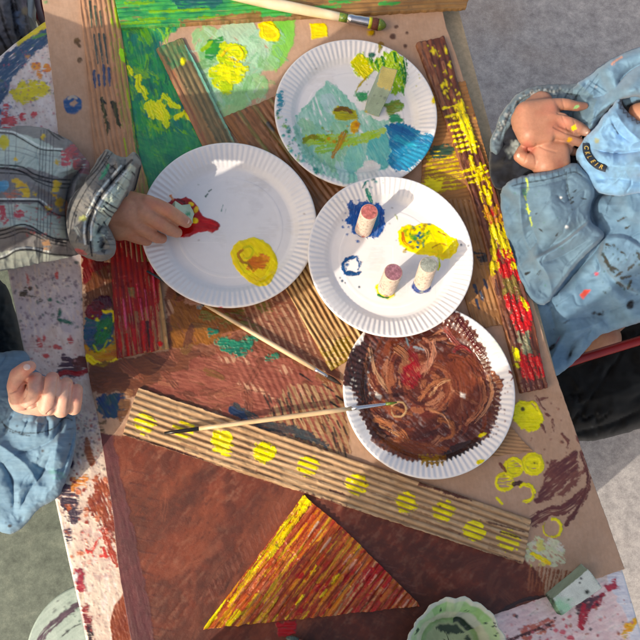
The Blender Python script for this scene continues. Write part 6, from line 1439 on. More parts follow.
    v.blob([(4, 194), (20, 190), (22, 196), (8, 200)], c(206, 130, 110), rough=2, dry=.45); v.blob([(70, 150), (90, 150), (92, 172), (82, 176)], c(160, 84, 96), c(130, 96, 110), rough=4, dry=.3)
    v.dots(50, (24, 204, 60, 236), [c(206, 110, 110), c(200, 90, 90)], .3, 1.0, 91); v.blob([(40, 240), (50, 238), (52, 248), (44, 250)], c(196, 150, 110), rough=2, dry=.45)
foldsA = [([(88, 158), (78, 172), (70, 184), (66, 205), (67, 236)], 'v', .022, 3.0), ([(84, 160), (76, 180), (74, 200)], 'r', .006, 5), ([(20, 136), (40, 148), (62, 150)], 'r', .006, 6), ([(-20, 168), (20, 172), (52, 184)], 'v', .005, 3), ([(30, 182), (50, 192), (64, 196)], 'r', .005, 5),
          ([(-20, 232), (16, 226), (34, 232), (58, 242)], 'r', .006, 5), ([(20, 205), (44, 212), (62, 224)], 'v', .004, 3), ([(0, 252), (20, 246), (50, 250)], 'v', .004, 3), ([(60, 150), (70, 160), (72, 172)], 'r', .007, 4)]
cloth("sleeve", [(-160, 110), (-60, 122), (0, 128), (18, 126), (38, 127), (58, 134), (72, 142), (82, 154), (90, 166), (86, 190), (80, 220), (84, 250), (74, 256), (40, 263), (8, 270), (-60, 276), (-160, 280)], lin((-150, 200, .13), (0, 200, .098), (70, 200, .078), (86, 200, .068)), A_, plaidA, sp=.85, dome=(.062, 60), folds=foldsA, wr=(.0020, 18, 4), seed=3, skirt=.02, col=PG)
def plaidCuff(v):
    v.blob([(50, 130), (160, 130), (160, 270), (50, 270)], c(136, 134, 130), c(120, 120, 118), rough=0, wet=0, thick=0)
    v.blob([(97, 214), (104, 200), (118, 182), (130, 164), (136, 168), (126, 190), (116, 210), (108, 230), (102, 250), (94, 252), (92, 232)], c(190, 204, 192), c(170, 184, 174), rough=1, wet=0)
    for p, w_ in (([(68, 228), (70, 210), (82, 186), (98, 168), (108, 152)], 1.0), ([(66, 222), (72, 200), (84, 182), (96, 166), (105, 151)], 1.0), ([(70, 234), (74, 214), (86, 190), (102, 168), (112, 153)], .7), ([(88, 244), (87, 232), (89, 220), (98, 200), (110, 184), (124, 168), (132, 160)], 1.5), ([(92, 256), (90, 240), (90, 228), (94, 212)], 1.2),
                  ([(104, 206), (108, 210), (116, 214)], 1.1), ([(106, 202), (112, 206), (118, 209)], 1.1), ([(103, 210), (108, 215), (113, 218)], .9), ([(136, 154), (142, 162), (140, 168)], 1.2), ([(132, 172), (138, 178)], 1.0), ([(98, 224), (106, 232), (104, 240), (98, 242)], 1.2), ([(104, 222), (108, 230)], 1), ([(84, 204), (93, 212)], .5), ([(104, 160), (114, 168), (126, 174)], .5)):
        v.stroke(p, w_ * .7, PK, PK, rough=.15, wet=0, taper=0, thick=0, edge=0)
    for p in ([(85, 244), (84, 232), (86, 218), (95, 198), (107, 182), (121, 166)], [(91, 240), (92, 222), (101, 202), (113, 186), (127, 170)]): v.stroke(p, 1.0, PWh, PWh, rough=.2, wet=0, taper=0, thick=0, edge=0)
    for k in range(6): v.stroke([(74 + k * 6, 206 - k * 9), (92 + k * 6, 220 - k * 9), (100 + k * 6, 226 - k * 9)], .4, c(74, 78, 86), rough=.15, wet=0, op=.7, thick=0, taper=0)
    v.blob([(100, 226), (112, 228), (116, 244), (104, 254), (98, 244)], c(150, 160, 160), c(60, 64, 70), rough=3, dry=.3)
    v.stroke([(101, 178), (106, 170), (109, 164)], 1.8, c(60, 160, 120), rough=1.4, dry=.3); v.stroke([(76, 228), (80, 236)], 2, c(206, 214, 206), dry=.2); v.blob(('c', 82, 219, 4, 3, 0), c(196, 200, 120), rough=2, dry=.25); v.stroke([(76, 250), (86, 254)], 2, c(200, 90, 90), dry=.3)
foldsC = [([(100, 158), (108, 170), (112, 186)], 'v', .006, 2), ([(116, 156), (118, 170), (114, 182)], 'r', .006, 2.4), ([(126, 158), (124, 172)], 'v', .007, 1.8), ([(134, 154), (130, 168)], 'r', .006, 2), ([(86, 250), (92, 238), (96, 226)], 'r', .006, 3), ([(110, 244), (104, 236), (100, 228)], 'r', .007, 2), ([(74, 242), (80, 228), (90, 214)], 'r', .005, 3), ([(104, 246), (106, 232), (114, 216), (126, 196), (132, 184)], 's', .006, 8), ([(80, 240), (84, 210), (100, 180), (114, 162)], 'r', .008, 8), ([(96, 236), (104, 222), (112, 214)], 'v', .010, 2.4), ([(100, 250), (108, 240), (114, 244)], 'v', .008, 2), ([(128, 172), (136, 176), (140, 168)], 'v', .007, 2), ([(74, 230), (80, 205), (94, 180)], 'v', .004, 3), ([(118, 190), (126, 178), (136, 160)], 'r', .006, 3)]
cloth("cuff", [(68, 236), (66, 214), (72, 196), (84, 182), (92, 168), (100, 156), (107, 149), (116, 155), (126, 157), (134, 152), (140, 158), (142, 166), (136, 171), (134, 180), (130, 190), (124, 198), (119, 207), (113, 216), (108, 228), (113, 238), (116, 248), (112, 257), (102, 261), (90, 259), (76, 252)],
      lin((70, 220, .082), (100, 200, .098), (130, 180, .088), (100, 240, .090)), A_, plaidCuff, sp=.7, dome=(.020, 9), folds=foldsC, wr=(.003, 9, 3), seed=8, skirt=.03, col=PG, label="turned back plaid cuff")
torso_shell(A_, [[S(-190, 240, .19, 62), S(-215, 120, .19, 60), S(-225, 170, -.14, 92)], [S(-215, 125, .18, 50), S(-160, 10, .0, 40)], [S(-150, 195, .08, 50), S(-190, 235, .19, 60)]], "shirt_body", PG)
def plaidD(v):
    v.blob([(-40, -40), (60, -40), (60, 80), (-40, 80)], c(92, 92, 100), c(70, 74, 84), rough=0, wet=0)
    for p in ([(-6, 26), (4, 44), (12, 62)], [(0, 8), (6, 30), (16, 52)], [(10, -10), (14, 12), (22, 40)], [(13, -10), (18, 14), (25, 36)], [(22, -10), (26, 20), (30, 36)]): v.stroke(p, 1.2, c(24, 24, 30), rough=.3, wet=0, taper=0)
    v.blob([(14, 14), (22, 10), (26, 34), (20, 36)], c(66, 84, 110), rough=3, dry=.2); v.blob([(20, -6), (28, -4), (30, 14), (24, 16)], c(120, 110, 124), c(100, 96, 116), rough=2, dry=.1); v.blob(('c', 25, 11, 3, 4, 0), c(140, 126, 100), rough=1)
cloth("shirt_tail", [(-120, -60), (22, -40), (26, -6), (28, 14), (30, 30), (22, 48), (6, 58), (-20, 70), (-120, 80)], lambda x, y: -.06 + 0 * x, A_, plaidD, sp=1.6, dome=(.05, 20), folds=[([(8, -20), (12, 10), (20, 50)], 'v', .012, 3), ([(2, 0), (8, 30)], 'r', .006, 4), ([(22, -10), (26, 20)], 'v', .008, 2)], wr=(.005, 10, 3), seed=6, col=c(92, 92, 100), label="darker shirt tail hanging beside the table's corner")
lower_body(A_, -230, 110, -.2, 1, -.1)

# sponge piece held in that hand
foam("sponge_piece", [(171, 206), (178, 216), (193, 223), (190, 204)], [(175.5, 201), (174, 214), (191, 226), (194.5, 214)], .0125, (.030, .036, .034, .026), "small pale green sponge pinched in the child's fingers above the red paint", "sponge",
     [c(186, 206, 180), c(176, 196, 170), c(176, 196, 170), c(180, 200, 176), c(176, 196, 170)], 4, sub=14,
     marks=lambda V, C_: (lambda px, py: (lambda k: C_ * (1 - k) + np.array(c(60, 150, 110)) * k)(np.clip(1.4 - np.hypot(px - 188, py - 214) / 2.4 + (fbm(px, py, 3, 2) - .5), 0, 1)[:, None]))(*to_px(V)))

# ================================================================== child at the lower left in a blue smock
B_ = empty("person", tuple(P(-190, 470, -T)), "child in a sky blue smock at the lower left, holding up a bare pink fist", "person")
fz = .02
fist = [[S(22, 398, fz + .040, 13), S(40, 402, fz + .038, 14), S(60, 402, fz + .036, 12), S(66, 394, fz + .034, 10), S(30, 384, fz + .034, 12), S(24, 388, fz + .04, 12)], [S(60, 400, fz + .03, 11), S(72, 398, fz + .028, 9)]]
def finger(x0, y0, x1, y1, z, r):
    return chain(S(x1, y1, z - .004, r * 1.05), S((x0 + x1) / 2 + .5, (y0 + y1) / 2, z + .002, r * .98), S(x0, y0, z - .002, r * .95), S(x0 + 1, y0 - 3.4, z - .014, r * .85), S(x0 - 1, y0 + 8, z - .03, r * .8))
fist += finger(35, 382, 30, 401, fz + .063, 8.0) + finger(51.5, 382, 47, 407, fz + .061, 8.3) + finger(65.5, 387, 61, 410, fz + .054, 7.6) + finger(76, 393, 73.5, 408, fz + .045, 7.0)
fist += chain(S(21, 400, fz + .05, 11), S(16, 386, fz + .058, 9.0), S(18, 375, fz + .064, 8.2), S(26, 368, fz + .071, 6.8), S(30, 366.5, fz + .072, 6.0))
fist += [[S(36, 405, fz + .034, 12), S(22, 401, fz + .034, 12), S(56, 406, fz + .03, 10)], [S(36, 402, fz + .012, 13), S(24, 430, -.022, 11)], [S(24, 430, -.022, 11), S(-60, 500, -.03, 20)]]
V, N, F = hull_mesh(fist, .0010, 5)
V = creases(V, N, [[(10, 393), (18, 390), (25, 382)], [(27, 409), (36, 404), (41, 396)], [(47, 414), (54, 408), (57, 398)], [(43.5, 376), (42.5, 388), (40, 398)], [(58.5, 378), (57.5, 390), (55.5, 402)], [(70.5, 384), (69.5, 396), (68, 408)], [(26, 382), (27, 390), (24, 398)]], .0016, .9)
Cc = skin_cols(V, c(226, 180, 160), c(222, 146, 130), [(33, 376, 6, c(224, 148, 132), .5), (51, 378, 6, c(224, 146, 130), .5), (64, 383, 6, c(224, 144, 128), .5), (75, 388, 6, c(226, 140, 126), .6), (26, 371, 6, c(228, 146, 130), .6), (76, 398, 7, c(220, 130, 116), .5), (60, 404, 6, c(230, 170, 154), .5)], 12)
small = [(V, F, Cc, np.full(len(V), .15))]
hd = P(-152, 412, .255)
g2 = [[S(-60, 500, -.03, 20), S(-160, 520, .0, 32)], [S(-160, 520, .02, 36), S(-175, 470, .10, 48)], [S(-172, 460, .10, 54), S(-180, 380, .10, 50), S(-200, 430, -.14, 66)], [S(-176, 430, .12, 30), (hd[0], hd[1], hd[2] - .06, .04)], [S(-180, 375, .10, 36), S(-110, 335, -.05, 26)]]
head(hd, (.9, .1, -.6), .086, B_, hairm("fair_hair", c(150, 116, 76)), g2, True)
Vb, Nb, Fb = hull_mesh(g2, .004, 4); small.append((Vb, Fb, skin_cols(Vb, c(226, 180, 160), c(216, 146, 130), (), 14), np.full(len(Vb), .1)))
mesh_obj("body", *merge_meshes(small)[:2], M['skin'], B_, *merge_meshes(small)[2:])
nail(26.8, 367.2, fz + .0785, 10, 3.6, 3.2, B_, plain_mat("pale_fingernail", c(244, 214, 206), .22, 0, .03, 100, bump=0))
BL, BL2 = c(116, 152, 178), c(98, 134, 162)
def smB(v):
    v.blob([(-60, 320), (120, 320), (120, 560), (-60, 560)], BL, BL2, rough=0, wet=0)
    v.stroke([(-4, 414), (8, 428), (24, 433), (42, 432), (54, 428), (64, 418), (72, 420)], .5, c(36, 44, 56), rough=.6, wet=0, taper=0, rs=1.5)
    v.stroke([(2, 422), (10, 431), (30, 436)], .35, c(36, 44, 56), rough=.8, wet=0, rs=1.5)
    for x, y, rx, ry in ((69, 429, 2.6, .8), (42.5, 451, 1.4, 1.2), (9.5, 526, 2, 1.4), (70, 444, 1, 1)): v.blob(('c', x, y, rx, ry, -10), c(40, 36, 44), rough=.6)
    v.dots(16, (0, 425, 70, 530), [c(70, 90, 110), c(90, 130, 160)], .3, 1.0, 95)
    v.blob(('c', 56, 474, 8, 4, 20), c(110, 180, 180), rough=3, dry=.45, op=.6, wet=0)
fB = [([(76, 425), (70, 450), (62, 474)], 'v', .008, 3), ([(-10, 440), (10, 452), (30, 470), (40, 490)], 'r', .010, 7), ([(14, 455), (36, 448), (54, 438), (60, 420)], 'v', .006, 3), ([(52, 450), (42, 474), (28, 492), (20, 510)], 'v', .012, 4), ([(60, 432), (54, 462), (56, 490)], 'r', .008, 7), ([(0, 460), (12, 480), (14, 510)], 'v', .010, 4), ([(28, 420), (22, 436)], 'v', .006, 2), ([(48, 418), (48, 436)], 'v', .006, 2), ([(14, 414), (4, 432)], 'v', .006, 2), ([(62, 416), (60, 432)], 'v', .006, 2), ([(38, 420), (36, 436)], 'r', .004, 2.4), ([(32, 462), (46, 470), (64, 468)], 'v', .007, 3), ([(10, 495), (30, 486), (50, 488)], 'r', .006, 6)]
cloth("sleeve", [(-160, 350), (-40, 346), (0, 352), (14, 350), (26, 352), (34, 366), (50, 378), (64, 392), (72, 408), (76, 425), (75, 446), (71, 466), (64, 486), (56, 499), (40, 508), (26, 524), (14, 533), (2, 533), (-30, 524), (-160, 600)], lin((-120, 470, .05), (0, 440, .035), (12, 405, .045), (30, 422, .060), (50, 424, .058), (64, 430, .045), (34, 380, .01), (60, 400, .015), (30, 490, .015), (10, 526, -.005)), B_, smB, sp=1.0, dome=(.020, 14), folds=fB, wr=(.0022, 18, 4), seed=21, skirt=.03, col=BL)
torso_shell(B_, [[S(-172, 460, .10, 66), S(-182, 375, .10, 60), S(-200, 430, -.14, 92)], [S(-60, 500, .0, 40), S(-160, 520, .02, 50)], [S(-160, 520, .02, 50), S(-175, 470, .10, 60)], [S(-180, 375, .10, 46), S(-110, 335, -.05, 38)]], "smock_body", BL)
cloth("trouser_leg", [(-160, 270), (-20, 276), (4, 284), (12, 300), (20, 330), (27, 356), (22, 376), (-10, 390), (-160, 400)], lambda x, y: -.10 + 0 * x, B_, lambda v: v.blob([(-60, 260), (60, 260), (60, 400), (-60, 400)], c(36, 58, 76), c(24, 42, 58), rough=0, wet=0), sp=2, dome=(.05, 24), wr=(.005, 14, 3), seed=25, col=c(36, 58, 76), label="dark blue denim trouser leg beside the table edge")
lower_body(B_, -220, 430, -.2, 1, -.3)

# ================================================================== child on the right in a blue smock
C_ = empty("person", tuple(P(740, 200, -T)), "child in a sky blue smock on the right with both hands clasped beside the table", "person")
hz = .0
hc = [[S(527, 114, hz + .078, 13), S(530, 134, hz + .078, 13), S(549, 108, hz + .083, 9.5), S(551, 121, hz + .085, 9.5), S(546, 135, hz + .080, 9), S(524, 124, hz + .074, 12)]]
hc += chain(S(549, 107, hz + .083, 8.4), S(562, 104.2, hz + .086, 6.0), S(567, 104.6, hz + .087, 5.7), S(577, 106.4, hz + .084, 4.9), S(584.5, 106.2, hz + .080, 3.9))
hc += chain(S(549, 119, hz + .086, 8.8), S(562, 119.6, hz + .089, 6.7), S(567, 121.5, hz + .089, 6.3), S(578, 127.2, hz + .084, 5.9), S(586, 131.5, hz + .078, 4.9))
hc += chain(S(546, 130, hz + .082, 8.4), S(558, 132.6, hz + .083, 6.3), S(563, 134.2, hz + .082, 6.0), S(573, 139.0, hz + .074, 5.4), S(580, 142.5, hz + .068, 4.6))
hc += chain(S(541, 138, hz + .076, 7.6), S(554, 144.6, hz + .070, 5.6), S(559, 146.2, hz + .068, 5.3), S(568, 149.5, hz + .060, 4.8), S(574, 152, hz + .055, 4.2))
hc += [[S(524, 120, .072, 13), S(540, 104, .06, 13)], [S(540, 104, .054, 12), S(592, 98, .028, 13)], [S(592, 98, .028, 13), S(670, 84, .05, 22)]]
hdn = [[S(543, 153, .066, 13), S(557, 152, .066, 12), S(546, 165, .064, 14), S(558, 163, .062, 12)], [S(536, 149, .064, 9), S(546, 145, .066, 9), S(557, 143, .066, 8.6), S(565, 149, .062, 8)]]
hdn += chain(S(536, 147, .066, 8), S(532, 136, .058, 7), S(540, 130, .048, 6)) + chain(S(546, 142, .066, 8), S(542, 131, .056, 7), S(550, 126, .046, 6)) + chain(S(557, 142, .064, 7.6), S(556, 131, .054, 6.6), S(560, 124, .046, 6)) + chain(S(566, 148, .060, 7), S(568, 138, .05, 6), S(570, 131, .044, 5))
hdn += chain(S(536, 162, .064, 9), S(526, 160, .066, 7.2), S(519.5, 156.5, .066, 6.0), S(522, 150, .064, 5.0))
hdn += [[S(549, 162, .060, 15), S(548, 205, .030, 13)], [S(548, 205, .030, 13), S(566, 290, -.095, 16)], [S(566, 290, -.095, 16), S(680, 225, .0, 26)]]
V, N, F = hull_mesh(hc + hdn, .0011, 5)
V = creases(V, N, [[(562, 99), (565, 111)], [(562, 116), (568, 130)], [(574, 121), (578, 134)], [(536, 146), (528, 153), (525, 162)]], .0007, .7)
V = creases(V, N, [[(558, 113), (572, 116), (588, 122)], [(554, 127), (566, 133), (580, 137)]], .0012, .9)
V = creases(V, N, [[(536, 144), (545, 149), (556, 152)], [(531, 150), (535, 156), (536, 164)]], .0008, .8)
Cc = skin_cols(V, c(172, 122, 100), c(162, 94, 78), [(550, 108, 7, c(190, 116, 98), .4), (565, 122, 6, c(208, 138, 120), .4), (527, 146, 5, c(190, 100, 90), .6), (532, 150, 4, c(176, 90, 80), .5), (546, 146, 8, c(196, 138, 116), .4), (522, 158, 5, c(206, 134, 100), .5), (550, 131, 5, c(180, 120, 104), .5), (586, 131, 3.6, c(226, 186, 166), .6)], 22)
Cc, Wt = paint_on(V, [(576.5, 107, 3.4, 1.7, -25, c(150, 200, 130)), (574, 127.6, 2.6, 3.4, 30, c(236, 206, 30)), (569.5, 139.6, 2.8, 2.6, 0, c(214, 160, 30))], Cc, np.full(len(V), .12))
small = [(V, F, Cc, Wt)]
hd = P(806, 92, .33)
g2 = [[S(680, 225, .0, 26), S(700, 190, .04, 36)], [S(670, 84, .05, 22), S(700, 100, .06, 34)], [S(700, 200, .06, 44), S(700, 105, .08, 44), S(760, 170, -.16, 66)], [S(700, 128, .10, 30), (hd[0] - .01, hd[1], hd[2] - .07, .042)], [S(640, 117, .098, 15), S(690, 130, .10, 30)],
      [S(760, 240, -.2, 30), S(680, 258, -.2, 18)], [S(680, 258, -.2, 18), S(606, 325, -.18, 14)], [S(604, 338, -.165, 17), S(594, 344, -.17, 13)], [S(594, 344, -.18, 14), S(596, 352, -.50, 20)]]
head(hd, (-.85, -.1, -.6), .086, C_, hairm("light_brown_hair", c(120, 88, 58)), g2, True)
Vb, Nb, Fb = hull_mesh(g2, .004, 4); small.append((Vb, Fb, skin_cols(Vb, c(196, 144, 118), c(188, 116, 96), (), 24), np.full(len(Vb), .1)))
mesh_obj("body", *merge_meshes(small)[:2], M['skin'], C_, *merge_meshes(small)[2:])
nail(586.6, 131.6, .0822, 30, 2.4, 2.3, C_)
nail(519.0, 155.4, .0708, 120, 2.6, 2.2, C_)
SB, SB2 = c(108, 144, 170), c(94, 130, 156)
def marks(v, items, cl=c(34, 40, 44)):
    for x0, y0, x1, y1, w_ in items: v.stroke([(x0, y0), (x1, y1)], w_, cl, rough=.7, rs=1.5, dry=.1)
def smMain(v):
    v.blob([(480, 30), (700, 30), (700, 420), (480, 420)], SB, SB2, rough=0, wet=0, bs=6, st=1)
    g_ = np.random.default_rng(31)
    for x0, y0, x1, y1, w_ in ((603, 254, 608, 264, 1.6), (606, 262, 614, 272, 1.8), (612, 268, 618, 270, 1.4), (622, 278, 630, 276, 1.6), (618, 283, 624, 288, 1.4), (628, 270, 634, 264, 1.2), (637, 251, 640, 260, 1.2), (606, 244, 611, 246, 1), (613, 245, 617, 248, .8), (621, 252, 625, 254, .9), (618, 221, 626, 217, .8), (626, 228, 630, 226, .6), (612, 196, 618, 193, .7), (622, 195, 628, 192, .6), (628, 288, 632, 280, 1.2), (616, 276, 622, 272, 1.2)): v.stroke([(x0, y0), (x1, y1)], w_, c(36, 50, 50), c(60, 56, 50), rough=1, rs=2, dry=.1)
    v.dots(34, (602, 240, 640, 295), [c(40, 56, 54), c(60, 90, 84)], .3, 1.1, 96)
    v.blob([(580, 295), (584, 290), (591, 290), (586, 295), (583, 299)], c(214, 60, 50), c(220, 90, 70), rough=.6); v.blob(('c', 597, 274, 1.8, 1.4, 0), c(206, 90, 110), rough=.8)
    for x, y, rx, ry, a in ((630.5, 305, 3.2, 4.2, 20), (552, 347, 1.8, 5, 40), (571, 353, 1.4, 4.6, 28), (566, 322, 4, 1.2, -30), (600, 314, 3, 1.2, 10), (603, 312, 1, 2, 0), (594, 313, 1.6, 1, 0), (525, 273, 3, 1.4, 0), (537, 272, 1.4, .8, 0), (506, 208, 4, 4, 0)): v.blob(('c', x, y, rx, ry, a), c(22, 26, 34), rough=.9)
    v.blob([(492, 186), (510, 184), (514, 214), (500, 222)], c(70, 84, 84), c(60, 60, 60), rough=4, dry=.25)
    v.stroke([(608, 203), (606, 214), (604, 216)], .5, c(70, 100, 124), wet=0); v.stroke([(612, 196), (608, 206), (607, 214)], .4, c(80, 110, 134), wet=0)
    v.dots(26, (500, 190, 560, 340), [c(50, 64, 78), c(80, 60, 60)], .3, 1.0, 97)
    v.stroke([(556, 343), (560, 336)], .9, c(120, 70, 110), dry=.3)
fM = [([(604, 232), (596, 250), (578, 270), (558, 292), (544, 306)], 'v', .014, 4), ([(604, 240), (600, 256), (606, 268), (618, 282), (640, 294)], 's', -.007, 9), ([(597, 228), (592, 210), (598, 196), (612, 192)], 'v', .014, 4), ([(606, 234), (624, 234), (645, 246)], 'v', .006, 3), ([(610, 238), (628, 240), (650, 256)], 'r', .004, 4),
      ([(596, 256), (600, 270), (590, 276)], 'v', .007, 3), ([(540, 262), (556, 284), (560, 300)], 'r', .008, 7), ([(512, 200), (516, 240), (528, 290), (540, 330)], 'v', .008, 5), ([(530, 275), (548, 305), (556, 330)], 'v', .007, 4), ([(560, 320), (590, 316), (622, 306), (645, 296)], 'v', .007, 4), ([(556, 336), (580, 330), (606, 320)], 'r', .006, 5), ([(545, 372), (556, 350), (566, 332)], 'r', .007, 5), ([(566, 366), (572, 345), (590, 330)], 'v', .007, 4),
      ([(618, 282), (600, 300), (572, 308)], 'r', .006, 7), ([(530, 250), (520, 225), (522, 196)], 'r', .005, 5), ([(600, 190), (612, 210), (640, 222)], 'r', .010, 14)]
cloth("smock_body", [(570, 110), (600, 74), (640, 60), (700, 50), (800, 60), (830, 340), (700, 306), (660, 314), (641, 322), (622, 328), (600, 336), (586, 350), (572, 364), (557, 376), (549, 374), (538, 350), (516, 286), (500, 240), (488, 204), (482, 184), (500, 176), (540, 168)],
      lin((490, 190, -.035), (510, 260, -.05), (545, 350, -.065), (560, 280, -.01), (600, 200, .04), (640, 200, .075), (640, 300, .0), (600, 330, -.04), (760, 180, .12), (620, 240, .05)), C_, smMain, sp=1.05, dome=(.014, 9), folds=fM, wr=(.0026, 24, 4), seed=33, skirt=.03, col=SB)
def smSl(v):
    v.blob([(480, 130), (640, 130), (640, 360), (480, 360)], c(98, 129, 150), c(88, 117, 138), rough=0, wet=0, bs=6, st=1)  # smock blue greyed here, the sleeve's weaker sunlight put into the colour
    v.stroke([(512, 186), (524, 183), (544, 180), (560, 176), (574, 172), (582, 176)], .5, c(40, 54, 66), rough=.3, wet=0, taper=0)
    for x in range(516, 578, 6): v.stroke([(x, 176 - (x - 516) * .14), (x + 1, 184 - (x - 516) * .18)], .4, c(60, 80, 96), rough=.3, wet=0)
    for p in ([(526, 178), (528, 186), (527, 194)], [(524, 192), (526, 200)], [(527, 205), (529, 214)], [(530, 218), (532, 226)], [(527, 209), (530, 211)]): v.stroke(p, .9, c(196, 216, 60), rough=.8, rs=1.5, dry=.12)
    v.stroke([(524, 190), (526, 196)], 2, c(80, 150, 120), dry=.3)
    marks(v, ((570, 200, 573, 197, 1), (568, 196, 571, 194, .9), (574, 192, 576, 190, .8), (571, 203, 574, 202, 1), (581, 198, 586, 199, .7), (566, 192, 568, 189, .8), (560, 197, 562, 199, .8), (539, 229, 543, 232, .8), (535, 214, 537, 213, .6), (556, 236, 558, 233, .5), (526, 274, 530, 272, 1.3), (538, 274, 541, 270, 1)))
    v.stroke([(566, 172), (568, 190), (572, 202)], .6, c(56, 76, 90), wet=0); v.blob(('c', 567, 227, 1.8, 1.3, 0), c(236, 240, 244), rough=.5); v.blob(('c', 561, 197.5, 1, .8, 0), c(220, 224, 226), rough=.4)
    v.dots(20, (515, 190, 590, 290), [c(70, 120, 110), c(60, 84, 100)], .3, .9, 98)
fS = [([(575, 172), (590, 182), (592, 200), (584, 222)], 'v', .004, 4), ([(588, 222), (566, 240), (546, 252), (534, 258)], 's', -.010, 9), ([(604, 236), (584, 250), (562, 278), (548, 298)], 'r', .006, 6), ([(566, 176), (567, 190), (570, 204)], 'v', .004, 2.4), ([(521, 182), (520, 205), (524, 235), (535, 258)], 'r', .007, 4), ([(526, 190), (530, 220), (540, 250)], 'v', .005, 4), ([(535, 258), (548, 276), (552, 296)], 'r', .007, 4), ([(540, 264), (562, 256), (588, 240)], 'v', .006, 4), ([(550, 180), (552, 206), (560, 226)], 'r', .003, 8), ([(516, 178), (545, 175), (574, 166)], 'r', .003, 3), ([(516, 188), (545, 184), (576, 176)], 'v', .0035, 1.6), ([(508, 230), (516, 260), (530, 288)], 'v', .006, 4)]
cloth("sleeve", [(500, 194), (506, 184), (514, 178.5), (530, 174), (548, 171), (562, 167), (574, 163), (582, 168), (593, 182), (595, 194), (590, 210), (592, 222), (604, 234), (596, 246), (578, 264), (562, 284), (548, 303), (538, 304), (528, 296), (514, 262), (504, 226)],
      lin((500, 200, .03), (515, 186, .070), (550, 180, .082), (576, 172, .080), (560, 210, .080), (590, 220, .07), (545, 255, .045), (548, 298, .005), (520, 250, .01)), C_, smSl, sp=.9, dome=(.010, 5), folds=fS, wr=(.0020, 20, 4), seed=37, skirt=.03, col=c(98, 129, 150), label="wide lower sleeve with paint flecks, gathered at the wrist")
def smUp(v):
    v.blob([(480, 30), (700, 30), (700, 180), (480, 180)], SB, SB2, rough=0, wet=0, bs=6, st=1)
    v.blob([(544, 86), (580, 84), (596, 100), (590, 126), (560, 120)], c(104, 130, 142), c(90, 116, 128), rough=2, rs=8, wet=0, op=.8)  # shade on the left part of the sleeve, painted grey-blue
    for p in ([(590, 81), (598, 86), (607, 92)], [(588, 85), (596, 90), (603, 95)], [(598, 74), (592, 82), (584, 92)]): v.stroke(p, .5, c(60, 96, 124), rough=.3, wet=0)
    v.stroke([(612, 64), (617, 60), (622, 57)], 1.2, c(214, 150, 130), rough=.8, dry=.25); v.blob(('c', 596, 87, 1.6, 1.2, 0), c(220, 230, 236), rough=.5)
fU = [([(616, 87), (624, 76), (634, 68), (650, 60)], 'v', .014, 3), ([(584, 98), (600, 96), (612, 90)], 'v', .006, 3), ([(590, 80), (580, 92), (572, 104)], 'v', .008, 3), ([(600, 76), (592, 90), (584, 104)], 'r', .005, 4), ([(560, 92), (570, 98), (580, 112)], 'v', .006, 3), ([(606, 110), (590, 122), (578, 126)], 'v', .006, 3), ([(620, 98), (600, 112), (590, 130)], 'r', .006, 6)]
cloth("shoulder_sleeve", [(556, 106), (564, 94), (576, 84), (588, 76), (603, 64), (622, 54), (645, 46), (700, 36), (800, 50), (800, 110), (700, 96), (642, 96), (618, 102), (604, 116), (590, 134), (580, 130), (572, 118)],
      lin((556, 106, .05), (590, 90, .08), (590, 130, .085), (620, 70, .12), (640, 90, .15), (700, 70, .18)), C_, smUp, sp=1.0, dome=(.020, 9), folds=fU, wr=(.0024, 18, 4), seed=41, skirt=.03, col=SB, label="upper sleeve running to the shoulder")
def smCuff(v):
    v.blob([(470, 70), (620, 70), (620, 190), (470, 190)], c(98, 118, 130), c(84, 102, 114), rough=0, wet=0)  # grey-blue carries the shade on this part of the smock
    v.dots(120, (494, 84, 560, 140), [c(190, 196, 198), c(60, 66, 72), c(150, 158, 160)], .3, 1.3, 99, inside=[(490, 150), (494, 130), (508, 106), (530, 88), (562, 84), (562, 92), (530, 96), (512, 112), (500, 134), (498, 152)])
    v.dots(40, (560, 88, 600, 120), [c(50, 64, 70), c(70, 86, 96)], .4, 1.6, 100)
cloth("cuff", [(491, 152), (490, 142), (496, 128), (501, 114), (510, 102), (520, 92), (534, 86.5), (552, 84), (570, 84), (586, 82), (596, 92), (592, 116), (580, 140), (560, 130), (530, 110), (510, 128), (502, 150), (497, 156)],
      lin((494, 145, .050), (510, 105, .066), (535, 90, .072), (580, 90, .066), (590, 120, .06)), C_, smCuff, sp=.85, dome=(.012, 5), folds=[([(500, 140), (512, 112), (530, 96), (560, 92)], 'v', .006, 2.5), ([(568, 96), (580, 104), (588, 116)], 'r', .006, 4), ([(560, 90), (574, 96), (586, 94)], 'v', .005, 2)], wr=(.003, 8, 3), seed=43, skirt=.02, col=c(98, 118, 130), label="frayed upper cuff with whitish specks")
def dk_(v):
    v.blob([(470, 70), (620, 70), (620, 200), (470, 200)], c(30, 36, 48), c(20, 22, 30), rough=0, wet=0)  # flat dark navy inside the sleeve opening
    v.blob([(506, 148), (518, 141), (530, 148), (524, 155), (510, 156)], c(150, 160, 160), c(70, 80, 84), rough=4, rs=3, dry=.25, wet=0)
cloth("inner_sleeve", [(490, 152), (500, 136), (512, 114), (530, 104), (560, 116), (586, 136), (588, 160), (574, 174), (530, 184), (500, 190), (490, 176)], lin((496, 150, .045), (520, 130, .050), (500, 180, .02), (575, 150, .05)), C_, dk_, sp=2, dome=(.01, 6), wr=(.003, 10, 3), seed=45, skirt=.02, col=c(30, 36, 48), label="dark navy piece inside the sleeve opening")
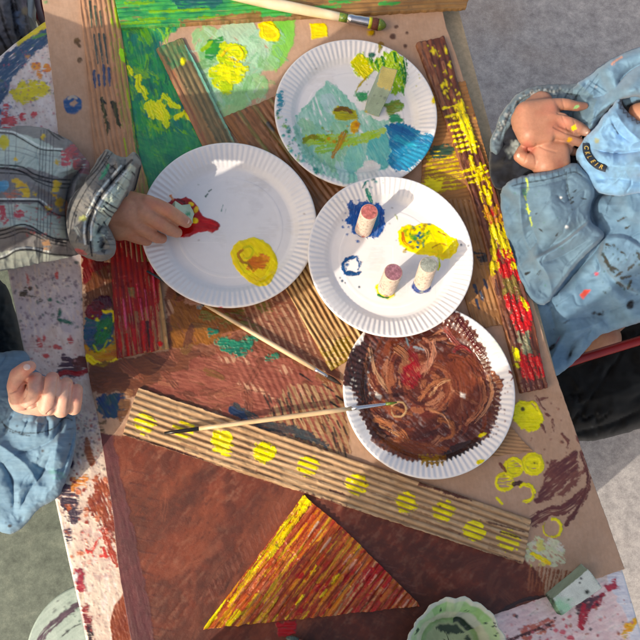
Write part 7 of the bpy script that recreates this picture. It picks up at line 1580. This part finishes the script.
def smCh(v):
    v.blob([(560, 50), (700, 50), (700, 240), (560, 240)], c(120, 170, 212), c(110, 154, 188), rough=0, wet=0, bs=6, st=1)  # smock blue brightened here to stand for sunlight on the chest
    v.blob(('c', 597, 140, 2.4, 3, 0), c(150, 160, 130), rough=1, dry=.2)
    q = smooth_path([(645, 90), (632, 94), (622, 96), (618, 102), (621, 110), (628, 117), (636, 123), (648, 128)], 8); q = resample(q, 26)
    for k in range(25):
        a, b = q[k], q[k + 1]; nrm = np.array([-(b - a)[1], (b - a)[0]]); nrm /= np.linalg.norm(nrm) + 1e-9; s_ = 1.6 if k % 2 else -1.6
        v.stroke([tuple(a + nrm * s_ - nrm * 1.5), tuple(b - nrm * s_ - nrm * 1.5)], .42, c(34, 54, 84), rough=.2, wet=0, taper=0)
    v.stroke([(612, 124), (616, 130), (618, 134)], .7, c(30, 50, 70), rough=.5, wet=0)
fC = [([(592, 148), (606, 152), (624, 153), (645, 150)], 'v', .010, 2.6), ([(590, 140), (604, 126), (616, 122)], 'r', .006, 6), ([(640, 140), (626, 128), (616, 112)], 'r', .006, 5), ([(612, 120), (618, 132), (630, 142)], 'v', .006, 3), ([(588, 158), (610, 166), (645, 166)], 'r', .006, 7), ([(596, 180), (616, 178), (645, 184)], 'v', .004, 4)]
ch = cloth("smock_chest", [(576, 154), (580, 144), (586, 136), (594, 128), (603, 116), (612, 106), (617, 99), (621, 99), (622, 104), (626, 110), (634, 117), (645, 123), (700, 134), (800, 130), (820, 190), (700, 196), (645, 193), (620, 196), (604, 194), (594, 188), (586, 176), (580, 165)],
      lin((580, 150, .080), (590, 180, .075), (610, 150, .112), (620, 110, .125), (645, 160, .14), (645, 190, .10), (700, 150, .17)), C_, smCh, sp=.85, dome=(.015, 7), folds=fC, wr=(.0025, 16, 3), seed=47, skirt=.03, col=c(120, 170, 212), n=5, label="chest of the smock with a stitched neckline, sunlight put into its brighter blue")
cloth("undershirt_collar", [(616, 96), (628, 90), (645, 88), (720, 90), (720, 132), (645, 126), (630, 120), (618, 108)], lin((620, 100, .100), (645, 105, .105)), C_, lambda v: (v.blob([(560, 50), (700, 50), (700, 240), (560, 240)], c(48, 50, 58), c(30, 32, 40), rough=0, wet=0), v.blob([(624, 94), (645, 88), (660, 90), (660, 98), (636, 100), (626, 106), (622, 100)], c(124, 168, 200), rough=.6, wet=0)), sp=1.5, dome=(.01, 5), folds=[([(620, 103), (630, 106), (638, 102), (650, 98)], 'v', .004, 2)], wr=(.001, 10, 2), seed=49, skirt=.01, col=c(60, 60, 66), label="dark shirt collar inside the neckline")
# badge sewn along the edge of the chest panel
bc_ = smooth_path([(586.6, 143), (586.4, 149.5), (588.8, 156), (593, 161.5), (599, 166), (606.5, 168.5)], 8); bc_ = resample(bc_, 40)
tn = np.gradient(bc_, axis=0); tn /= np.hypot(*tn.T)[:, None]; nn_ = np.stack([-tn[:, 1], tn[:, 0]], -1)
dg = bpy.context.evaluated_depsgraph_get()
from mathutils.bvhtree import BVHTree
bvh = BVHTree.FromObject(ch, bpy.context.evaluated_depsgraph_get())
def on_chest(x, y, up):
    o_ = Vector(CAM); d = (PV(x, y, .08) - o_).normalized(); h = bvh.ray_cast(o_, d)
    p = h[0] if h[0] is not None else PV(x, y, .085)
    return np.array(p - d * up)
rows = np.linspace(-3.9, 3.9, 7); Vb_ = []
def chest_z(x, y):
    p = on_chest(x, y, 0.0); return p[2] - T
zk = np.array([max(chest_z(*(bc_[k] + nn_[k] * r_)) for r_ in (-2.5, 0, 2.5)) for k in range(40)])
zk = np.array([zk[max(0, k - 4):k + 5].max() for k in range(40)]); zk = np.convolve(np.pad(zk, 4, mode='edge'), np.ones(9) / 9, 'valid') + .0012
for k in range(40):
    for r_ in rows:
        q = bc_[k] + nn_[k] * r_; Vb_.append(P(q[0], q[1], zk[k] - .0016 * (r_ / 3.9) ** 2))
badge = mesh_obj("badge", np.array(Vb_), grid_faces(40, 7), plain_mat("navy_badge", c(26, 38, 54), .7, 0, .2, 600), C_, label="dark sewn badge with yellow lettering")
ymat = plain_mat("yellow_thread", c(184, 156, 84), .6, 0, .1, 900)
word = "CKLEIR"
for i, chh in enumerate(word):
    s_ = .07 + .86 * (i + .5) / len(word)
    k = int(s_ * 39); q = bc_[k]; p = P(q[0], q[1], zk[k] + .0006)
    fc = bpy.data.curves.new("letter", 'FONT'); fc.body = chh; fc.size = .0070; fc.align_x = 'CENTER'; fc.align_y = 'CENTER'; fc.extrude = .0002; fc.offset = .00012
    tmp = bpy.data.objects.new("letter", fc); COL.link(tmp); dgx = bpy.context.evaluated_depsgraph_get(); me = bpy.data.meshes.new_from_object(tmp.evaluated_get(dgx)); bpy.data.objects.remove(tmp)
    k2 = min(39, k + 3); k1 = max(0, k - 3); t3 = P(*bc_[k2], zk[k2]) - P(*bc_[k1], zk[k1]); n3 = P(*(q - nn_[k] * 2.5), zk[k]) - P(*(q + nn_[k] * 2.5), zk[k])
    X_ = Vector(t3).normalized(); Z_ = X_.cross(Vector(n3)).normalized(); Y_ = Z_.cross(X_)
    me.transform(Matrix.Translation(Vector(p)) @ Matrix((X_, Y_, Z_)).transposed().to_4x4())
    me.materials.clear(); me.materials.append(ymat)
    lo = bpy.data.objects.new("letter", me); COL.link(lo); lo.parent = badge
torso_shell(C_, [[S(705, 200, .04, 56), S(705, 108, .06, 56), S(765, 170, -.18, 84)]], "smock_back", SB)
lower_body(C_, 770, 240, -.22, -1, .1)

# ================================================================== adult added out of view at the near end to shade the lower table
D_ = empty("person", tuple(P(185, 880, -T)), "adult in a dark green jumper, added out of view to shade the lower end of the table", "person")
a0 = P(185, 880, 0.0); fw = np.array([.12, .99, 0]); sd_ = np.array([.99, -.12, 0])
def J(s_, f_, z, r): q = a0 + sd_ * s_ + fw * f_; return (q[0], q[1], T + z, r)
hd = Vector(J(0, .05, 1.00, 0)[:3])
g2 = [[J(0, 0, .74, .055), (hd[0], hd[1], hd[2] - .07, .05)]]
for k in (-1, 1):
    g2 += [[J(k * .19, 0, .66, .05), J(k * .23, -.02, .40, .042)], [J(k * .23, -.02, .40, .042), J(k * .08, .13, .38, .032)], [J(k * .08, .13, .38, .03), J(k * .03, .15, .39, .026), J(k * .05, .16, .37, .024)]]
    for q in range(4): g2 += chain(J(k * .045, .155, .40 - q * .017, .0095), J(k * -.01, .178, .402 - q * .017, .0085), J(k * -.04, .17, .40 - q * .017, .0075))
    g2 += chain(J(k * .06, .14, .41, .011), J(k * .03, .155, .43, .009), J(k * .005, .165, .435, .008))
head(hd, (.1, .8, -.5), .10, D_, hairm("dark_hair", c(60, 44, 36)), g2, True)
Vb, Nb, Fb = hull_mesh(g2, .004, 3); mesh_obj("body", Vb, Fb, M['skin'], D_, skin_cols(Vb, c(206, 156, 130), c(196, 120, 100), (), 4), np.full(len(Vb), .1))
torso_shell(D_, [[J(-.13, 0, .66, .075), J(.13, 0, .66, .075), J(0, .02, .40, .13)], [J(-.07, .0, .45, .12), J(.07, 0, .45, .12), J(-.08, 0, .22, .115), J(.08, 0, .22, .115)]] + [q for k in (-1, 1) for q in ([J(k * .18, 0, .66, .062), J(k * .23, -.02, .40, .053)], [J(k * .23, -.02, .40, .053), J(k * .10, .115, .38, .042)])], "jumper", c(58, 78, 66))
V, N, F = hull_mesh([[J(-.07, 0, .22, .12), J(.07, 0, .22, .12), J(-.09, 0, .12, .10), J(.09, 0, .12, .10)]] + [q for k in (-1, 1) for q in ([J(k * .09, 0, .12, .095), J(k * .10, .01, -.15, .065)], [J(k * .10, .01, -.15, .065), J(k * .10, -.02, -.53, .05)])], .007, 4)
mesh_obj("trousers", V, F, trouser, D_)
for k in (-1, 1): V, N, F = hull_mesh([[J(k * .10, -.04, -.56, .042), J(k * .11, .13, -.57, .032)]], .005, 3); mesh_obj("shoe", V, F, shoe, D_)

# ------------------------------------------------------------------ chairs
chair = empty("padded_chair", tuple(P(680, 380, -T)), "black padded chair with a red tube, under the blue smocked child on the right", "chair")
cloth("seat", [(500, 352), (540, 352), (572, 350), (600, 336), (622, 328), (645, 322), (720, 305), (800, 300), (820, 400), (720, 416), (660, 426), (640, 429), (622, 434), (604, 439), (584, 441), (565, 436), (530, 410)], lambda x, y: -.17 + 0 * x, chair,
      lambda v: (v.blob([(480, 280), (700, 280), (700, 460), (480, 460)], c(14, 15, 16), c(9, 10, 11), rough=0, wet=0), v.dots(14, (560, 400, 600, 440), [c(60, 64, 66)], .3, .8, 101)), sp=2.2, dome=(.05, 30), folds=[([(570, 434), (610, 424), (645, 408)], 'v', .012, 5), ([(560, 400), (600, 398), (645, 380)], 'r', .010, 10), ([(600, 345), (640, 334)], 'v', .006, 4)], wr=(.006, 26, 3), seed=51, skirt=.06, col=c(14, 15, 16))
redm = plain_mat("red_painted_tube", c(140, 28, 30), .35, 0, .1, 60)
bm = bmesh.new(); tube_bm(bm, [P(528, 384, -.135), P(556, 367, -.128), P(584, 357.5, -.122), P(612, 349, -.118), P(645, 339, -.115), P(760, 318, -.11)], [.0062] * 6, 16); bm_obj("tube", bm, redm, chair)
for x, y in ((560, 380), (760, 345), (580, 425), (760, 400)):
    p = P(x, y, -.24); bm = bmesh.new(); tube_bm(bm, [(p[0], p[1], 0), (p[0], p[1], p[2])], [.011, .011], 14); bm_obj("leg", bm, steel, chair)
rc = empty("red_chair", tuple(P(40, -20, -T)), "red chair with a white frame, behind the table's upper left corner", "chair")
bm = bmesh.new(); q = [P(x, y, -.16) for x, y in ((26, -60), (70, -60), (72, 22), (44, 27), (34, 16))]
lo_ = [bm.verts.new((p[0], p[1], p[2] - .03)) for p in q]; hi_ = [bm.verts.new(tuple(p)) for p in q]; bm.faces.new(hi_); bm.faces.new(lo_[::-1])
for k in range(5): bm.faces.new((lo_[k], lo_[(k + 1) % 5], hi_[(k + 1) % 5], hi_[k]))
bm_obj("seat", bm, plain_mat("dark_red_seat", c(120, 22, 24), .5, 0, .2, 40), rc, smooth=False, bevel=.003)
whm = plain_mat("white_frame", c(196, 200, 196), .4, 0, .04, 40)
bm = bmesh.new(); tube_bm(bm, [P(25, -50, -.13), P(29, 0, -.13), P(34, 38, -.13), P(34, 44, -.40), tuple(P(34, 46, -.599))], [.011] * 5, 16); bm_obj("frame_tube", bm, whm, rc)
bm = bmesh.new(); tube_bm(bm, [P(33, -40, -.125), P(38, 6, -.125), P(43, 24, -.13)], [.004] * 3, 12); bm_obj("trim", bm, plain_mat("mauve_edge", c(120, 100, 104), .5), rc)
for x, y in ((34, -50), (66, -50), (64, 14)):
    p = P(x, y, -.19); bm = bmesh.new(); tube_bm(bm, [(p[0], p[1], 0), (p[0], p[1], p[2])], [.009, .009], 12); bm_obj("leg", bm, whm, rc)
